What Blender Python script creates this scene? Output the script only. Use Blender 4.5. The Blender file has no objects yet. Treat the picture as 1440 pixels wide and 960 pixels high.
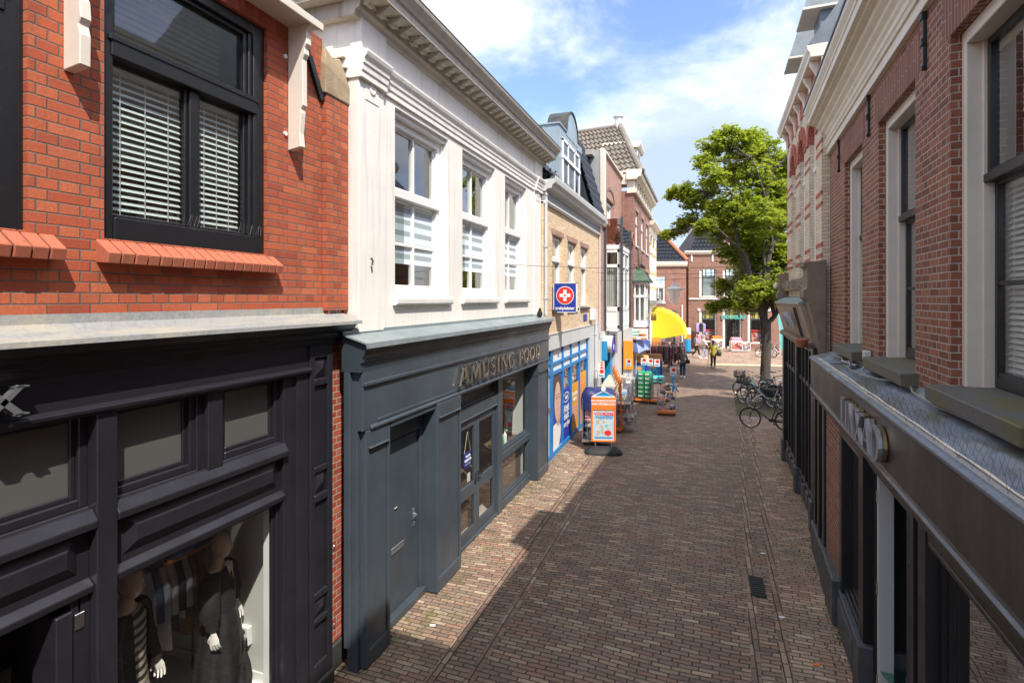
import bpy, bmesh, math, random
from mathutils import Vector, Matrix, noise
PI=math.pi; R_=math.radians
sc=bpy.context.scene; COL=sc.collection
rnd=random.Random(7)

# ---------------------------------------------------------------- tagging
def tag(o,label=None,cat=None,group=None,kind=None):
    if label: o['label']=label
    if cat: o['category']=cat
    if group: o['group']=group
    if kind: o['kind']=kind
    return o
def empty(name,loc=(0,0,0),rz=0,label=None,cat=None,group=None):
    o=bpy.data.objects.new(name,None); COL.objects.link(o)
    o.location=loc; o.rotation_euler=(0,0,rz); o.empty_display_size=.2
    return tag(o,label,cat,group)
KIDS={}
def copy_tree(o,parent=None):
    c=o.copy(); COL.objects.link(c); c.parent=parent
    for ch in list(KIDS.get(o.name,[])):
        copy_tree(ch,c)
    return c
# ---------------------------------------------------------------- mesh builder
class MB:
    def __init__(s,fr=None):
        s.v=[];s.f=[];s.fr=fr
    def P(s,p):
        return s.fr.T(p) if s.fr else tuple(p)
    def add(s,vs,fs):
        n=len(s.v); s.v+= [s.P(p) for p in vs]; s.f+=[tuple(n+i for i in f) for f in fs]; return s
    def box(s,x0,x1,y0,y1,z0,z1):
        return s.add([(x0,y0,z0),(x1,y0,z0),(x1,y1,z0),(x0,y1,z0),(x0,y0,z1),(x1,y0,z1),(x1,y1,z1),(x0,y1,z1)],
          [(0,3,2,1),(4,5,6,7),(0,1,5,4),(1,2,6,5),(2,3,7,6),(3,0,4,7)])
    def obox(s,c,ax,ay,az):   # oriented box: centre + three half-axis vectors
        c=Vector(c);ax=Vector(ax);ay=Vector(ay);az=Vector(az);vs=[]
        for k in(-1,1):
            for (i,j) in((-1,-1),(1,-1),(1,1),(-1,1)): vs.append(tuple(c+ax*i+ay*j+az*k))
        return s.add(vs,[(0,3,2,1),(4,5,6,7),(0,1,5,4),(1,2,6,5),(2,3,7,6),(3,0,4,7)])
    def quad(s,a,b,c,d): return s.add([a,b,c,d],[(0,1,2,3)])
    def prof(s,pts,y0,y1):  # closed (x,z) outline swept along y
        n=len(pts); vs=[(x,y0,z) for x,z in pts]+[(x,y1,z) for x,z in pts]
        return s.add(vs,[tuple(range(n))[::-1],tuple(range(n,2*n))]+[(i,(i+1)%n,n+(i+1)%n,n+i) for i in range(n)])
    def profx(s,pts,x0,x1): # closed (y,z) outline swept along x
        n=len(pts); vs=[(x0,y,z) for y,z in pts]+[(x1,y,z) for y,z in pts]
        return s.add(vs,[tuple(range(n)),tuple(range(n,2*n))[::-1]]+[(i,n+i,n+(i+1)%n,(i+1)%n) for i in range(n)])
    def prism(s,base,off): # closed polygon (3d pts) extruded by vector
        n=len(base); o=Vector(off); vs=[tuple(p) for p in base]+[tuple(Vector(p)+o) for p in base]
        return s.add(vs,[tuple(range(n))[::-1],tuple(range(n,2*n))]+[(i,(i+1)%n,n+(i+1)%n,n+i) for i in range(n)])
    def loft(s,rings,cap=True):
        n=len(rings[0]); vs=[p for r in rings for p in r]; fs=[]
        for k in range(len(rings)-1):
            for i in range(n):
                j=(i+1)%n; fs.append((k*n+i,k*n+j,(k+1)*n+j,(k+1)*n+i))
        if cap: fs.append(tuple(range(n))[::-1]); fs.append(tuple((len(rings)-1)*n+i for i in range(n)))
        return s.add(vs,fs)
    def tube(s,pts,r,n=8,cap=True):
        pts=[Vector(p) for p in pts]; rr=r if isinstance(r,(list,tuple)) else [r]*len(pts); rings=[]
        d0=(pts[1]-pts[0]).normalized(); up=Vector((0,0,1)) if abs(d0.z)<.9 else Vector((1,0,0))
        for i,p in enumerate(pts):
            d=(pts[min(i+1,len(pts)-1)]-pts[max(i-1,0)]).normalized()
            a=up-d*up.dot(d); a.normalize(); b=d.cross(a)
            rings.append([tuple(p+(a*math.cos(2*PI*k/n)+b*math.sin(2*PI*k/n))*rr[i]) for k in range(n)]); up=a
        return s.loft(rings,cap)
    def lathe(s,prof,c=(0,0,0),n=16,cap=True,sx=1,sy=1,axis='z'):
        rings=[]
        for r,z in prof:
            ring=[]
            for k in range(n):
                a=2*PI*k/n; p=(r*sx*math.cos(a),r*sy*math.sin(a),z)
                if axis=='y': p=(p[0],z,p[1])
                if axis=='x': p=(z,p[0],p[1])
                ring.append((c[0]+p[0],c[1]+p[1],c[2]+p[2]))
            rings.append(ring)
        return s.loft(rings,cap)
    def ring(s,c,R,r,axis='y',n=28,m=6):  # torus
        vs=[];fs=[]
        for i in range(n):
            a=2*PI*i/n
            for j in range(m):
                b=2*PI*j/m; q=R+r*math.cos(b); h=r*math.sin(b)
                p=(q*math.cos(a),h,q*math.sin(a)) if axis=='y' else ((h,q*math.cos(a),q*math.sin(a)) if axis=='x' else (q*math.cos(a),q*math.sin(a),h))
                vs.append((c[0]+p[0],c[1]+p[1],c[2]+p[2]))
        for i in range(n):
            for j in range(m):
                fs.append((i*m+j,((i+1)%n)*m+j,((i+1)%n)*m+(j+1)%m,i*m+(j+1)%m))
        return s.add(vs,fs)
    def wall(s,y0,y1,z0,z1,x=0,t=.28,ops=()):  # wall slab, front face at x, openings (ya,yb,za,zb)
        ys=sorted({y0,y1,*[o[0] for o in ops],*[o[1] for o in ops]}); zs=sorted({z0,z1,*[o[2] for o in ops],*[o[3] for o in ops]})
        ys=[a for a in ys if y0<=a<=y1]; zs=[a for a in zs if z0<=a<=z1]
        for i in range(len(ys)-1):
            for j in range(len(zs)-1):
                cy=(ys[i]+ys[i+1])/2; cz=(zs[j]+zs[j+1])/2
                if any(o[0]<cy<o[1] and o[2]<cz<o[3] for o in ops): continue
                for xx in (x,x-t):
                    s.quad((xx,ys[i],zs[j]),(xx,ys[i+1],zs[j]),(xx,ys[i+1],zs[j+1]),(xx,ys[i],zs[j+1]))
        for (a,b,c,d) in list(ops)+[(y0,y1,z0,z1)]:
            a=max(a,y0);b=min(b,y1);c=max(c,z0);d=min(d,z1)
            s.quad((x,a,c),(x-t,a,c),(x-t,a,d),(x,a,d)); s.quad((x,b,c),(x-t,b,c),(x-t,b,d),(x,b,d))
            s.quad((x,a,c),(x-t,a,c),(x-t,b,c),(x,b,c)); s.quad((x,a,d),(x-t,a,d),(x-t,b,d),(x,b,d))
        return s
    def build(s,name,mat,parent=None,bevel=0,smooth=False,label=None,seg=1,angle=35,solid=True):
        me=bpy.data.meshes.new(name); me.from_pydata(s.v,[],s.f)
        bm=bmesh.new(); bm.from_mesh(me)
        if solid: bmesh.ops.recalc_face_normals(bm,faces=bm.faces[:])
        bm.to_mesh(me); bm.free()
        if smooth:
            for p in me.polygons: p.use_smooth=True
            try: me.set_sharp_from_angle(angle=R_(angle))
            except Exception: pass
        o=bpy.data.objects.new(name,me); COL.objects.link(o)
        if mat: me.materials.append(mat)
        if parent: o.parent=parent; KIDS.setdefault(parent.name,[]).append(o)
        if bevel:
            b=o.modifiers.new('bevel','BEVEL'); b.width=bevel; b.segments=seg; b.limit_method='ANGLE'; b.angle_limit=R_(40); b.harden_normals=False
        if label: o['label']=label
        return o
class Fr:   # facade frame. x = out from the wall, y = along the street (world Y), z up
    def __init__(s,name,o,yb,k=0,side=-1,label=None,cat='building',group=None):
        s.ph=math.atan(k); s.yb=yb; s.sg=1 if side<0 else -1; s.ky=1/math.cos(s.ph); s.o=o; s.k=k
        s.root=empty(name,(o+k*yb,yb,0),-s.ph,label,cat,group)
    def T(s,p): return (s.sg*p[0],(p[1]-s.yb)*s.ky,p[2])
    def mb(s): return MB(s)
    def world(s,x,y,z):
        c,sn=math.cos(s.ph),math.sin(s.ph); lx,ly,lz=s.T((x,y,z))
        return (s.o+s.k*s.yb+lx*c+ly*sn, s.yb-lx*sn+ly*c, lz)
# ---------------------------------------------------------------- text (flat lettering turned into mesh)
def text_mesh(txt,size=1,ext=.01,bold=0,align='CENTER',spacing=1.0):
    cu=bpy.data.curves.new('t','FONT'); cu.body=txt; cu.size=size; cu.extrude=ext; cu.offset=bold; cu.align_x=align; cu.align_y='CENTER'
    cu.resolution_u=3; cu.space_character=spacing
    o=bpy.data.objects.new('t',cu); COL.objects.link(o)
    dg=bpy.context.evaluated_depsgraph_get(); dg.update()
    me=bpy.data.meshes.new_from_object(o.evaluated_get(dg))
    bpy.data.objects.remove(o); bpy.data.curves.remove(cu); return me
def text_obj(name,txt,mat,parent,origin,ux,uy,size=1,ext=.004,bold=0,sx=1,align='CENTER'):
    me=text_mesh(txt,size,ext,bold,align); me.name=name
    ux=Vector(ux).normalized(); uy=Vector(uy).normalized(); uz=ux.cross(uy); o=Vector(origin)
    for v in me.vertices: v.co=o+ux*v.co.x*sx+uy*v.co.y+uz*v.co.z
    me.materials.clear(); me.materials.append(mat)
    ob=bpy.data.objects.new(name,me); COL.objects.link(ob); ob.parent=parent; KIDS.setdefault(parent.name,[]).append(ob)
    return ob
# stroke letters with serifs: list of polylines of (x,y,half width)
def arcp(cx,cy,rx,ry,a0,a1,n,w0,w1):
    out=[]
    for i in range(n+1):
        a=R_(a0+(a1-a0)*i/n); w=w0+(w1-w0)*abs(math.cos(a)); out.append((cx+rx*math.cos(a),cy+ry*math.sin(a),w))
    return out
TH,TK=.032,.085
def srf(x,y,w=.13): return [(x-w,y,.022),(x+w,y,.022)]
GL={
'A':(.95,[[(.1,0,TH),(.48,1,TH)],[(.46,1,TK),(.82,0,TK)],[(.22,.34,TH),(.7,.34,TH)],srf(.1,.02),srf(.82,.02,.15)]),
'M':(1.1,[[(.14,0,TH),(.18,1,TH)],[(.2,1,TK),(.55,.05,TK*.8)],[(.55,.05,TH),(.88,1,TH)],[(.9,1,TK),(.95,0,TK)],srf(.14,.02),srf(.95,.02,.15),srf(.14,.98,.1),srf(.92,.98,.1)]),
'U':(.9,[[(.18,1,TK),(.18,.35,TK)],arcp(.45,.32,.27,.3,180,360,10,TH*1.2,TK*.7),[(.72,.32,TH),(.72,1,TH)],srf(.18,.98),srf(.72,.98)]),
'S':(.7,[arcp(.35,.75,.23,.23,30,250,9,TK*.7,TH),[(.26,.54,TK),(.45,.46,TK)],arcp(.35,.25,.24,.23,70,-150,9,TK*.7,TH),[(.56,.78,.02),(.56,.98,.02)],[(.12,.22,.02),(.12,.02,.02)]]),
'I':(.42,[[(.21,0,TK),(.21,1,TK)],srf(.21,.02),srf(.21,.98)]),
'N':(.95,[[(.16,0,TH),(.16,1,TH)],[(.18,1,TK),(.78,.02,TK)],[(.8,0,TH),(.8,1,TH)],srf(.16,.02),srf(.14,.98),srf(.8,.98)]),
'G':(.9,[arcp(.46,.5,.34,.47,50,310,16,TH,TK),[(.74,.12,TK),(.74,.42,TK)],srf(.74,.43,.14),[(.72,.75,.02),(.72,.96,.02)]]),
'F':(.75,[[(.22,0,TK),(.22,1,TK)],[(.1,.97,TH),(.66,.97,TH)],[(.22,.52,TH),(.52,.52,TH)],srf(.22,.02),[(.65,.97,.022),(.65,.76,.022)],[(.52,.62,.02),(.52,.42,.02)]]),
'O':(.95,[arcp(.47,.5,.36,.47,0,360,22,TH,TK)]),
'D':(.95,[[(.2,0,TK),(.2,1,TK)],arcp(.35,.5,.46,.47,-90,90,14,TH,TK),[(.1,.03,TH),(.4,.03,TH)],[(.1,.97,TH),(.4,.97,TH)]]),
'L':(.7,[[(.2,0,TK),(.2,1,TK)],[(.1,.03,TH),(.62,.03,TH)],srf(.2,.98),[(.62,.03,.02),(.62,.22,.02)]]),
'X':(.95,[[(.14,1,TK),(.8,0,TK)],[(.8,1,TK*.8),(.14,0,TK*.8)],srf(.14,.97,.16),srf(.8,.97,.16),srf(.14,.03,.16),srf(.8,.03,.16)]),
'K':(.9,[[(.2,0,TK),(.2,1,TK)],[(.75,1,TH),(.25,.42,TH)],[(.36,.55,TK),(.8,0,TK)],srf(.2,.02),srf(.2,.98)]),
}
def stroke_letter(mb,ch,f,depth):   # f(x,y,d)->3d point
    for pl in GL[ch][1]:
        L=[];Rr=[]
        for i,(x,y,w) in enumerate(pl):
            a=pl[max(i-1,0)];b=pl[min(i+1,len(pl)-1)]
            dx,dy=b[0]-a[0],b[1]-a[1]; l=math.hypot(dx,dy) or 1; nx,ny=-dy/l,dx/l
            if abs(pl[0][0]-pl[-1][0])<1e-6 and abs(pl[0][1]-pl[-1][1])<1e-6 and i in(0,len(pl)-1):
                a=pl[-2];b=pl[1];dx,dy=b[0]-a[0],b[1]-a[1]; l=math.hypot(dx,dy); nx,ny=-dy/l,dx/l
            L.append((x+nx*w,y+ny*w));Rr.append((x-nx*w,y-ny*w))
        for i in range(len(pl)-1):
            q=[L[i],L[i+1],Rr[i+1],Rr[i]]
            vs=[f(x,y,0) for x,y in q]+[f(x,y,depth) for x,y in q]
            mb.add(vs,[(0,1,2,3),(7,6,5,4),(0,4,5,1),(1,5,6,2),(2,6,7,3),(3,7,4,0)])
def word_width(w,gap=.08): return sum((.45 if c==' ' else GL[c][0])+gap for c in w)
# ---------------------------------------------------------------- materials
def lin(h):
    h=h.lstrip('#'); c=[int(h[i:i+2],16)/255 for i in(0,2,4)]
    return tuple((x/12.92 if x<=.04045 else ((x+.055)/1.055)**2.4) for x in c)+(1,)
class NT:
    def __init__(s,t): s.t=t
    def n(s,typ,ins=None,**kw):
        nd=s.t.nodes.new(typ)
        for k,v in kw.items(): setattr(nd,k,v)
        for k,v in (ins or {}).items():
            sock=nd.inputs[k]
            if isinstance(v,bpy.types.NodeSocket): s.t.links.new(v,sock)
            else: sock.default_value=v
        return nd
    def m(s,op,a,b=None,c=None,clamp=False):
        nd=s.t.nodes.new('ShaderNodeMath'); nd.operation=op; nd.use_clamp=clamp
        for i,v in enumerate((a,b,c)):
            if v is None: continue
            if isinstance(v,bpy.types.NodeSocket): s.t.links.new(v,nd.inputs[i])
            else: nd.inputs[i].default_value=v
        return nd.outputs[0]
    def mix(s,f,a,b,blend='MIX'):
        nd=s.t.nodes.new('ShaderNodeMix'); nd.data_type='RGBA'; nd.blend_type=blend
        for i,v in ((0,f),(6,a),(7,b)):
            if isinstance(v,bpy.types.NodeSocket): s.t.links.new(v,nd.inputs[i])
            else: nd.inputs[i].default_value=v
        return nd.outputs[2]
    def ramp(s,f,stops,interp='LINEAR'):
        nd=s.t.nodes.new('ShaderNodeValToRGB'); cr=nd.color_ramp; cr.interpolation=interp
        while len(cr.elements)<len(stops): cr.elements.new(.5)
        for e,(p,c) in zip(cr.elements,stops): e.position=p; e.color=c if len(c)==4 else tuple(c)+(1,)
        s.t.links.new(f,nd.inputs[0]); return nd.outputs[0]
    def maprange(s,v,a,b,c,d,sm=False):
        nd=s.t.nodes.new('ShaderNodeMapRange'); nd.clamp=True
        if sm: nd.interpolation_type='SMOOTHSTEP'
        s.t.links.new(v,nd.inputs[0])
        for i,x in zip((1,2,3,4),(a,b,c,d)): nd.inputs[i].default_value=x
        return nd.outputs[0]
    def noise(s,vec,scale,detail=3,rough=.5,dist=0):
        nd=s.n('ShaderNodeTexNoise',{'Scale':scale,'Detail':detail,'Roughness':rough,'Distortion':dist}); s.t.links.new(vec,nd.inputs['Vector']); return nd
    def link(s,a,b): s.t.links.new(a,b)
def newmat(name):
    m=bpy.data.materials.new(name); m.use_nodes=True; t=m.node_tree; t.nodes.clear(); q=NT(t)
    out=q.n('ShaderNodeOutputMaterial'); bs=q.n('ShaderNodeBsdfPrincipled'); q.link(bs.outputs[0],out.inputs[0])
    return m,q,bs,out
def wallco(q):   # surface coordinates on axis-aligned faces, object space
    tc=q.n('ShaderNodeTexCoord'); ob=tc.outputs['Object']
    sp=q.n('ShaderNodeSeparateXYZ',{0:ob}); g=q.n('ShaderNodeNewGeometry'); 
    vt=q.n('ShaderNodeVectorTransform',{0:g.outputs['True Normal']},vector_type='NORMAL',convert_from='WORLD',convert_to='OBJECT')
    sn=q.n('ShaderNodeSeparateXYZ',{0:vt.outputs[0]})
    isx=q.m('GREATER_THAN',q.m('ABSOLUTE',sn.outputs[0]),.6); isz=q.m('GREATER_THAN',q.m('ABSOLUTE',sn.outputs[2]),.75)
    u=q.m('ADD',q.m('MULTIPLY',isx,sp.outputs[1]),q.m('MULTIPLY',q.m('SUBTRACT',1,isx),sp.outputs[0]))
    v=q.m('ADD',q.m('MULTIPLY',isz,sp.outputs[1]),q.m('MULTIPLY',q.m('SUBTRACT',1,isz),sp.outputs[2]))
    cb=q.n('ShaderNodeCombineXYZ',{0:u,1:v,2:0.0}); return cb.outputs[0],ob,sp
def brickpat(q,vec,W,H,M,jit=0.0,hdr=False,wob=.004,wobs=9,soft=.004):
    nz=q.noise(vec,wobs,2); off=q.n('ShaderNodeVectorMath',{0:nz.outputs['Color'],1:(.5,.5,.5)},operation='SUBTRACT')
    off2=q.n('ShaderNodeVectorMath',{0:off.outputs[0],3:wob*2},operation='SCALE')
    v2=q.n('ShaderNodeVectorMath',{0:vec,1:off2.outputs[0]},operation='ADD'); sp=q.n('ShaderNodeSeparateXYZ',{0:v2.outputs[0]})
    vv=q.m('DIVIDE',sp.outputs[1],H); row=q.m('FLOOR',vv); fv=q.m('FRACT',vv)
    odd=q.m('FLOORED_MODULO',row,2.0)
    if hdr: Wr=q.m('MULTIPLY',W,q.m('SUBTRACT',1,q.m('MULTIPLY',odd,.5))); sh=q.m('MULTIPLY',odd,.5)
    else: Wr=W; sh=q.m('MULTIPLY',odd,.5)
    wn=q.n('ShaderNodeTexWhiteNoise',{'W':row},noise_dimensions='1D')
    uu=q.m('ADD',q.m('ADD',q.m('DIVIDE',sp.outputs[0],Wr),sh),q.m('MULTIPLY',wn.outputs[0],jit))
    col=q.m('FLOOR',uu); fu=q.m('FRACT',uu)
    du=q.m('MULTIPLY',q.m('MINIMUM',fu,q.m('SUBTRACT',1,fu)),Wr); dv=q.m('MULTIPLY',q.m('MINIMUM',fv,q.m('SUBTRACT',1,fv)),H)
    d=q.m('MINIMUM',du,dv); mask=q.maprange(d,M/2-soft/2,M/2+soft/2,0,1,True)
    cv=q.n('ShaderNodeCombineXYZ',{0:col,1:row,2:0.0}); rn=q.n('ShaderNodeTexWhiteNoise',{'Vector':cv.outputs[0]},noise_dimensions='3D')
    return mask,rn.outputs[0],rn.outputs['Color'],d
def brick(name,cols,mortar,W=.26,H=.0748,M=.011,hdr=False,jit=0,rough=.82,bump=.5,wob=.0015,stain=.25,moss=None,horiz=False,var=.25,dirt=(.05,.045,.04,1),stops=None):
    m,q,bs,out=newmat(name); vec,ob,sp=wallco(q)
    if horiz:
        cb=q.n('ShaderNodeCombineXYZ',{0:sp.outputs[2],1:q.m('ADD',sp.outputs[1],sp.outputs[0])}); vec=cb.outputs[0]
    mask,r,rc,d=brickpat(q,vec,W,H,M,jit,hdr,wob)
    st=stops or [i/(len(cols)-1) if len(cols)>1 else 0 for i in range(len(cols))]
    c=q.ramp(r,[(p,x) for p,x in zip(st,cols)])
    n1=q.noise(ob,2.2,5,.6); n2=q.noise(ob,55,3,.6); n3=q.noise(ob,.6,4,.6)
    c=q.mix(q.maprange(n2.outputs[0],.35,.7,0,var),c,tuple(x*.55 for x in cols[0][:3])+(1,))
    c=q.mix(q.maprange(n1.outputs[0],.5,.75,0,stain),c,dirt)
    mps=q.n('ShaderNodeMapping',{'Vector':ob,'Scale':(4.5,4.5,.45)}); ns=q.noise(mps.outputs[0],1.7,5,.65); c=q.mix(q.maprange(ns.outputs[0],.54,.74,0,min(.5,stain*1.6)),c,dirt)
    mo=q.mix(q.maprange(n1.outputs[0],.4,.7,0,.6),mortar,tuple(x*.5 for x in mortar[:3])+(1,))
    c=q.mix(mask,mo,c)
    if moss: c=q.mix(q.maprange(n3.outputs[0],moss[0],moss[0]+.1,0,moss[1]),c,(.06,.075,.02,1))
    q.link(c,bs.inputs['Base Color']); bs.inputs['Roughness'].default_value=rough
    h=q.m('ADD',q.m('MULTIPLY',mask,1.0),q.m('MULTIPLY',n2.outputs[0],.35)); h=q.m('ADD',h,q.m('MULTIPLY',r,.15))
    b=q.n('ShaderNodeBump',{'Strength':bump,'Distance':.008,'Height':h}); q.link(b.outputs[0],bs.inputs['Normal'])
    return m
def paint(name,col,rough=.45,var=.12,scale=3,bump=.04,dirt=.15,metal=0,spec=.5,streak=False,coat=0):
    m,q,bs,out=newmat(name); tc=q.n('ShaderNodeTexCoord'); ob=tc.outputs['Object']
    n1=q.noise(ob,scale,5,.6); n2=q.noise(ob,40,3,.6)
    d=tuple(x*(1-var*2) for x in col[:3])+(1,); c=q.mix(q.maprange(n1.outputs[0],.3,.7,0,1),col,d)
    if streak:
        mp=q.n('ShaderNodeMapping',{'Vector':ob,'Scale':(7,7,.5)}); n3=q.noise(mp.outputs[0],1.5,4,.6)
        c=q.mix(q.maprange(n3.outputs[0],.52,.75,0,dirt*1.6),c,(.10,.09,.07,1))
    c=q.mix(q.maprange(n2.outputs[0],.58,.8,0,dirt),c,(.12,.11,.09,1) if sum(col[:3])>.3 else (.16,.15,.14,1))
    q.link(c,bs.inputs['Base Color']); q.link(q.maprange(n1.outputs[0],.3,.7,rough-.08,rough+.1),bs.inputs['Roughness'])
    bs.inputs['Metallic'].default_value=metal
    if coat: bs.inputs['Coat Weight'].default_value=coat
    if bump:
        b=q.n('ShaderNodeBump',{'Strength':bump,'Distance':.01,'Height':q.m('ADD',n2.outputs[0],q.m('MULTIPLY',n1.outputs[0],2))}); q.link(b.outputs[0],bs.inputs['Normal'])
    return m
def plain(name,col,rough=.6,metal=0,spec=.5):
    return paint(name,col,rough,.05,6,.0,.05,metal)
def glass(name,tint=(.86,.9,.88,1),gloss=1.0,rough=.0,frost=0,col=(.5,.5,.48,1)):
    m,q,bs,out=newmat(name); q.t.nodes.remove(bs)
    tr=q.n('ShaderNodeBsdfTransparent',{0:tint}); gl=q.n('ShaderNodeBsdfGlossy',{'Color':(1,1,1,1),'Roughness':rough})
    tc=q.n('ShaderNodeTexCoord'); nz=q.noise(tc.outputs['Object'],1.3,2); bp=q.n('ShaderNodeBump',{'Strength':.04,'Distance':.05,'Height':nz.outputs[0]}); q.link(bp.outputs[0],gl.inputs['Normal'])
    ge=q.n('ShaderNodeNewGeometry'); dt=q.n('ShaderNodeVectorMath',{0:ge.outputs['Incoming'],1:ge.outputs['Normal']},operation='DOT_PRODUCT')
    cs=q.m('SUBTRACT',1,q.m('ABSOLUTE',dt.outputs['Value'])); f=q.m('MULTIPLY',q.m('ADD',q.m('MULTIPLY',q.m('POWER',cs,4.2),.92),.05),gloss*1.5,clamp=True)
    base=tr.outputs[0]
    if frost:
        df=q.n('ShaderNodeBsdfDiffuse',{0:col}); tl=q.n('ShaderNodeBsdfTranslucent',{0:tuple(min(.75,x*3) for x in col[:3])+(1,)}); a=q.n('ShaderNodeAddShader'); q.link(df.outputs[0],a.inputs[0]); q.link(tl.outputs[0],a.inputs[1])
        mm=q.n('ShaderNodeMixShader',{0:frost}); q.link(tr.outputs[0],mm.inputs[1]); q.link(a.outputs[0],mm.inputs[2]); base=mm.outputs[0]
    mx=q.n('ShaderNodeMixShader'); q.link(f,mx.inputs[0]); q.link(base,mx.inputs[1]); q.link(gl.outputs[0],mx.inputs[2]); q.link(mx.outputs[0],out.inputs[0])
    return m
def stripes(name,c1,c2,period,duty=.5,axis=2,rough=.7):
    m,q,bs,out=newmat(name); tc=q.n('ShaderNodeTexCoord'); sp=q.n('ShaderNodeSeparateXYZ',{0:tc.outputs['Object']})
    f=q.m('FRACT',q.m('DIVIDE',sp.outputs[axis],period)); k=q.m('LESS_THAN',f,duty)
    q.link(q.mix(k,c2,c1),bs.inputs['Base Color']); bs.inputs['Roughness'].default_value=rough; return m
def patches(name,cols,scale,rough=.7,seed=0,stretch=(1,1,1)):  # random coloured cells (packaging, textiles)
    m,q,bs,out=newmat(name); tc=q.n('ShaderNodeTexCoord'); mp=q.n('ShaderNodeMapping',{'Vector':tc.outputs['Object'],'Scale':stretch,'Location':(seed,seed*.37,0)})
    v=q.n('ShaderNodeTexVoronoi',{'Scale':scale}); q.link(mp.outputs[0],v.inputs['Vector'])
    s=q.n('ShaderNodeSeparateColor',{0:v.outputs['Color']}); q.link(q.ramp(s.outputs[0],[(i/len(cols),c) for i,c in enumerate(cols)],'CONSTANT'),bs.inputs['Base Color']); bs.inputs['Roughness'].default_value=rough; return m
W_=lambda *a:tuple(a)+(1,)
M={}
M['red_brick']=brick('red_brick',[W_(.43,.088,.038),W_(.53,.125,.05),W_(.35,.066,.032),W_(.57,.155,.065),W_(.46,.10,.042)],W_(.17,.13,.105),W=.26,H=.0748,M=.010,hdr=True,bump=.75,var=.40,stain=.18,wob=.0028)
M['red_sill']=brick('red_sill_brick',[W_(.46,.13,.07),W_(.50,.16,.085),W_(.38,.09,.05)],W_(.12,.06,.04),W=.9,H=.9,M=.0,bump=.3,var=.35)
M['old_brick']=brick('strip_brick',[W_(.50,.10,.05),W_(.36,.06,.035),W_(.60,.15,.08)],W_(.42,.38,.33),W=.24,H=.0748,M=.013,hdr=True,bump=.6)
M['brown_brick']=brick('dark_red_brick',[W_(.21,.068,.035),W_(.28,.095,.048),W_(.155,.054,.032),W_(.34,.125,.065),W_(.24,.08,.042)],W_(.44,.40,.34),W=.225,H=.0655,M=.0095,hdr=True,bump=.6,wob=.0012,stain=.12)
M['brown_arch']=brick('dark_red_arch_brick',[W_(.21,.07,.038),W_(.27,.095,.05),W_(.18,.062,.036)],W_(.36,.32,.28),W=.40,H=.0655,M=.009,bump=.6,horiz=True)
M['tan_brick']=brick('tan_brick',[W_(.70,.50,.30),W_(.78,.58,.37),W_(.63,.43,.25),W_(.82,.64,.43)],W_(.62,.54,.42),W=.22,H=.065,M=.009,bump=.35,var=.12,stain=.08)
M['pink_brick']=brick('pink_brown_brick',[W_(.40,.20,.145),W_(.48,.26,.19),W_(.34,.165,.12)],W_(.50,.40,.34),W=.22,H=.065,M=.010,bump=.4,stain=.15)
M['dark_brick']=brick('brown_brick',[W_(.27,.115,.085),W_(.34,.16,.12),W_(.22,.095,.07)],W_(.34,.27,.23),W=.22,H=.065,M=.010,bump=.4)
M['end_brick']=brick('square_brick',[W_(.28,.115,.07),W_(.34,.15,.095),W_(.23,.092,.056)],W_(.40,.30,.25),W=.22,H=.07,M=.010,bump=.4)
M['doug_brick']=brick('square_facade_brick',[W_(.25,.115,.075),W_(.31,.155,.105),W_(.21,.095,.062)],W_(.28,.22,.17),W=.22,H=.07,M=.010,bump=.4)
M['cream_brick']=brick('cream_glazed_brick',[W_(.74,.60,.43),W_(.80,.67,.50),W_(.66,.52,.36)],W_(.42,.35,.27),W=.22,H=.065,M=.010,bump=.4)
M['band_red']=brick('red_band_brick',[W_(.46,.085,.045),W_(.52,.11,.06)],W_(.35,.28,.24),W=.22,H=.065,M=.009,bump=.4)
M['white']=paint('white_render',W_(.87,.84,.78),.75,.06,1.2,.30,.16,streak=True)
M['cornice_stone']=paint('beige_cornice_paint',W_(.56,.51,.43),.7,.10,2,.15,.25,streak=True)
M['white_paint']=paint('white_window_paint',W_(.84,.84,.82),.4,.03,4,.03,.05)
M['cream_paint']=paint('cream_paint',W_(.80,.72,.58),.5,.06,2,.05,.12,streak=True)
M['frame_cream']=paint('cream_window_paint',W_(.76,.69,.59),.55,.05,3,.05,.12)
M['black_paint']=paint('blue_black_paint',W_(.024,.022,.030),.38,.2,3,.08,.12)
M['black_frame']=paint('black_frame_paint',W_(.016,.017,.02),.35,.2,4,.05,.10)
M['grey_paint']=paint('slate_blue_paint',W_(.064,.084,.106),.38,.16,1.6,.10,.20,streak=True)
M['grey_dark']=paint('dark_slate_paint',W_(.045,.06,.072),.4,.12,2,.05,.10)
M['zinc']=paint('zinc_sheet',W_(.30,.36,.37),.45,.12,2.5,.1,.2,metal=.25,streak=True)
M['zinc_light']=paint('pale_zinc',W_(.50,.50,.46),.6,.15,3,.15,.45,metal=.1)
M['dormer_zinc']=paint('blue_zinc',W_(.34,.42,.45),.45,.1,2,.08,.12,metal=.2,streak=True)
M['lt_grey']=paint('light_grey_panel',W_(.60,.61,.60),.5,.05,1.2,.03,.08)
M['mid_grey']=paint('frieze_grey',W_(.34,.35,.35),.55,.06,2,.04,.1)
M['brown_fascia']=paint('brown_black_fascia',W_(.042,.033,.028),.42,.25,1.2,.08,.25,streak=True)
M['plinth']=paint('blue_stone_plinth',W_(.075,.082,.095),.5,.2,5,.1,.2)
M['plinth_dark']=paint('dark_stone',W_(.06,.062,.058),.7,.3,5,.2,.3)
M['sandstone']=paint('weathered_sandstone',W_(.44,.34,.22),.9,.2,5,.5,.5)
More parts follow.
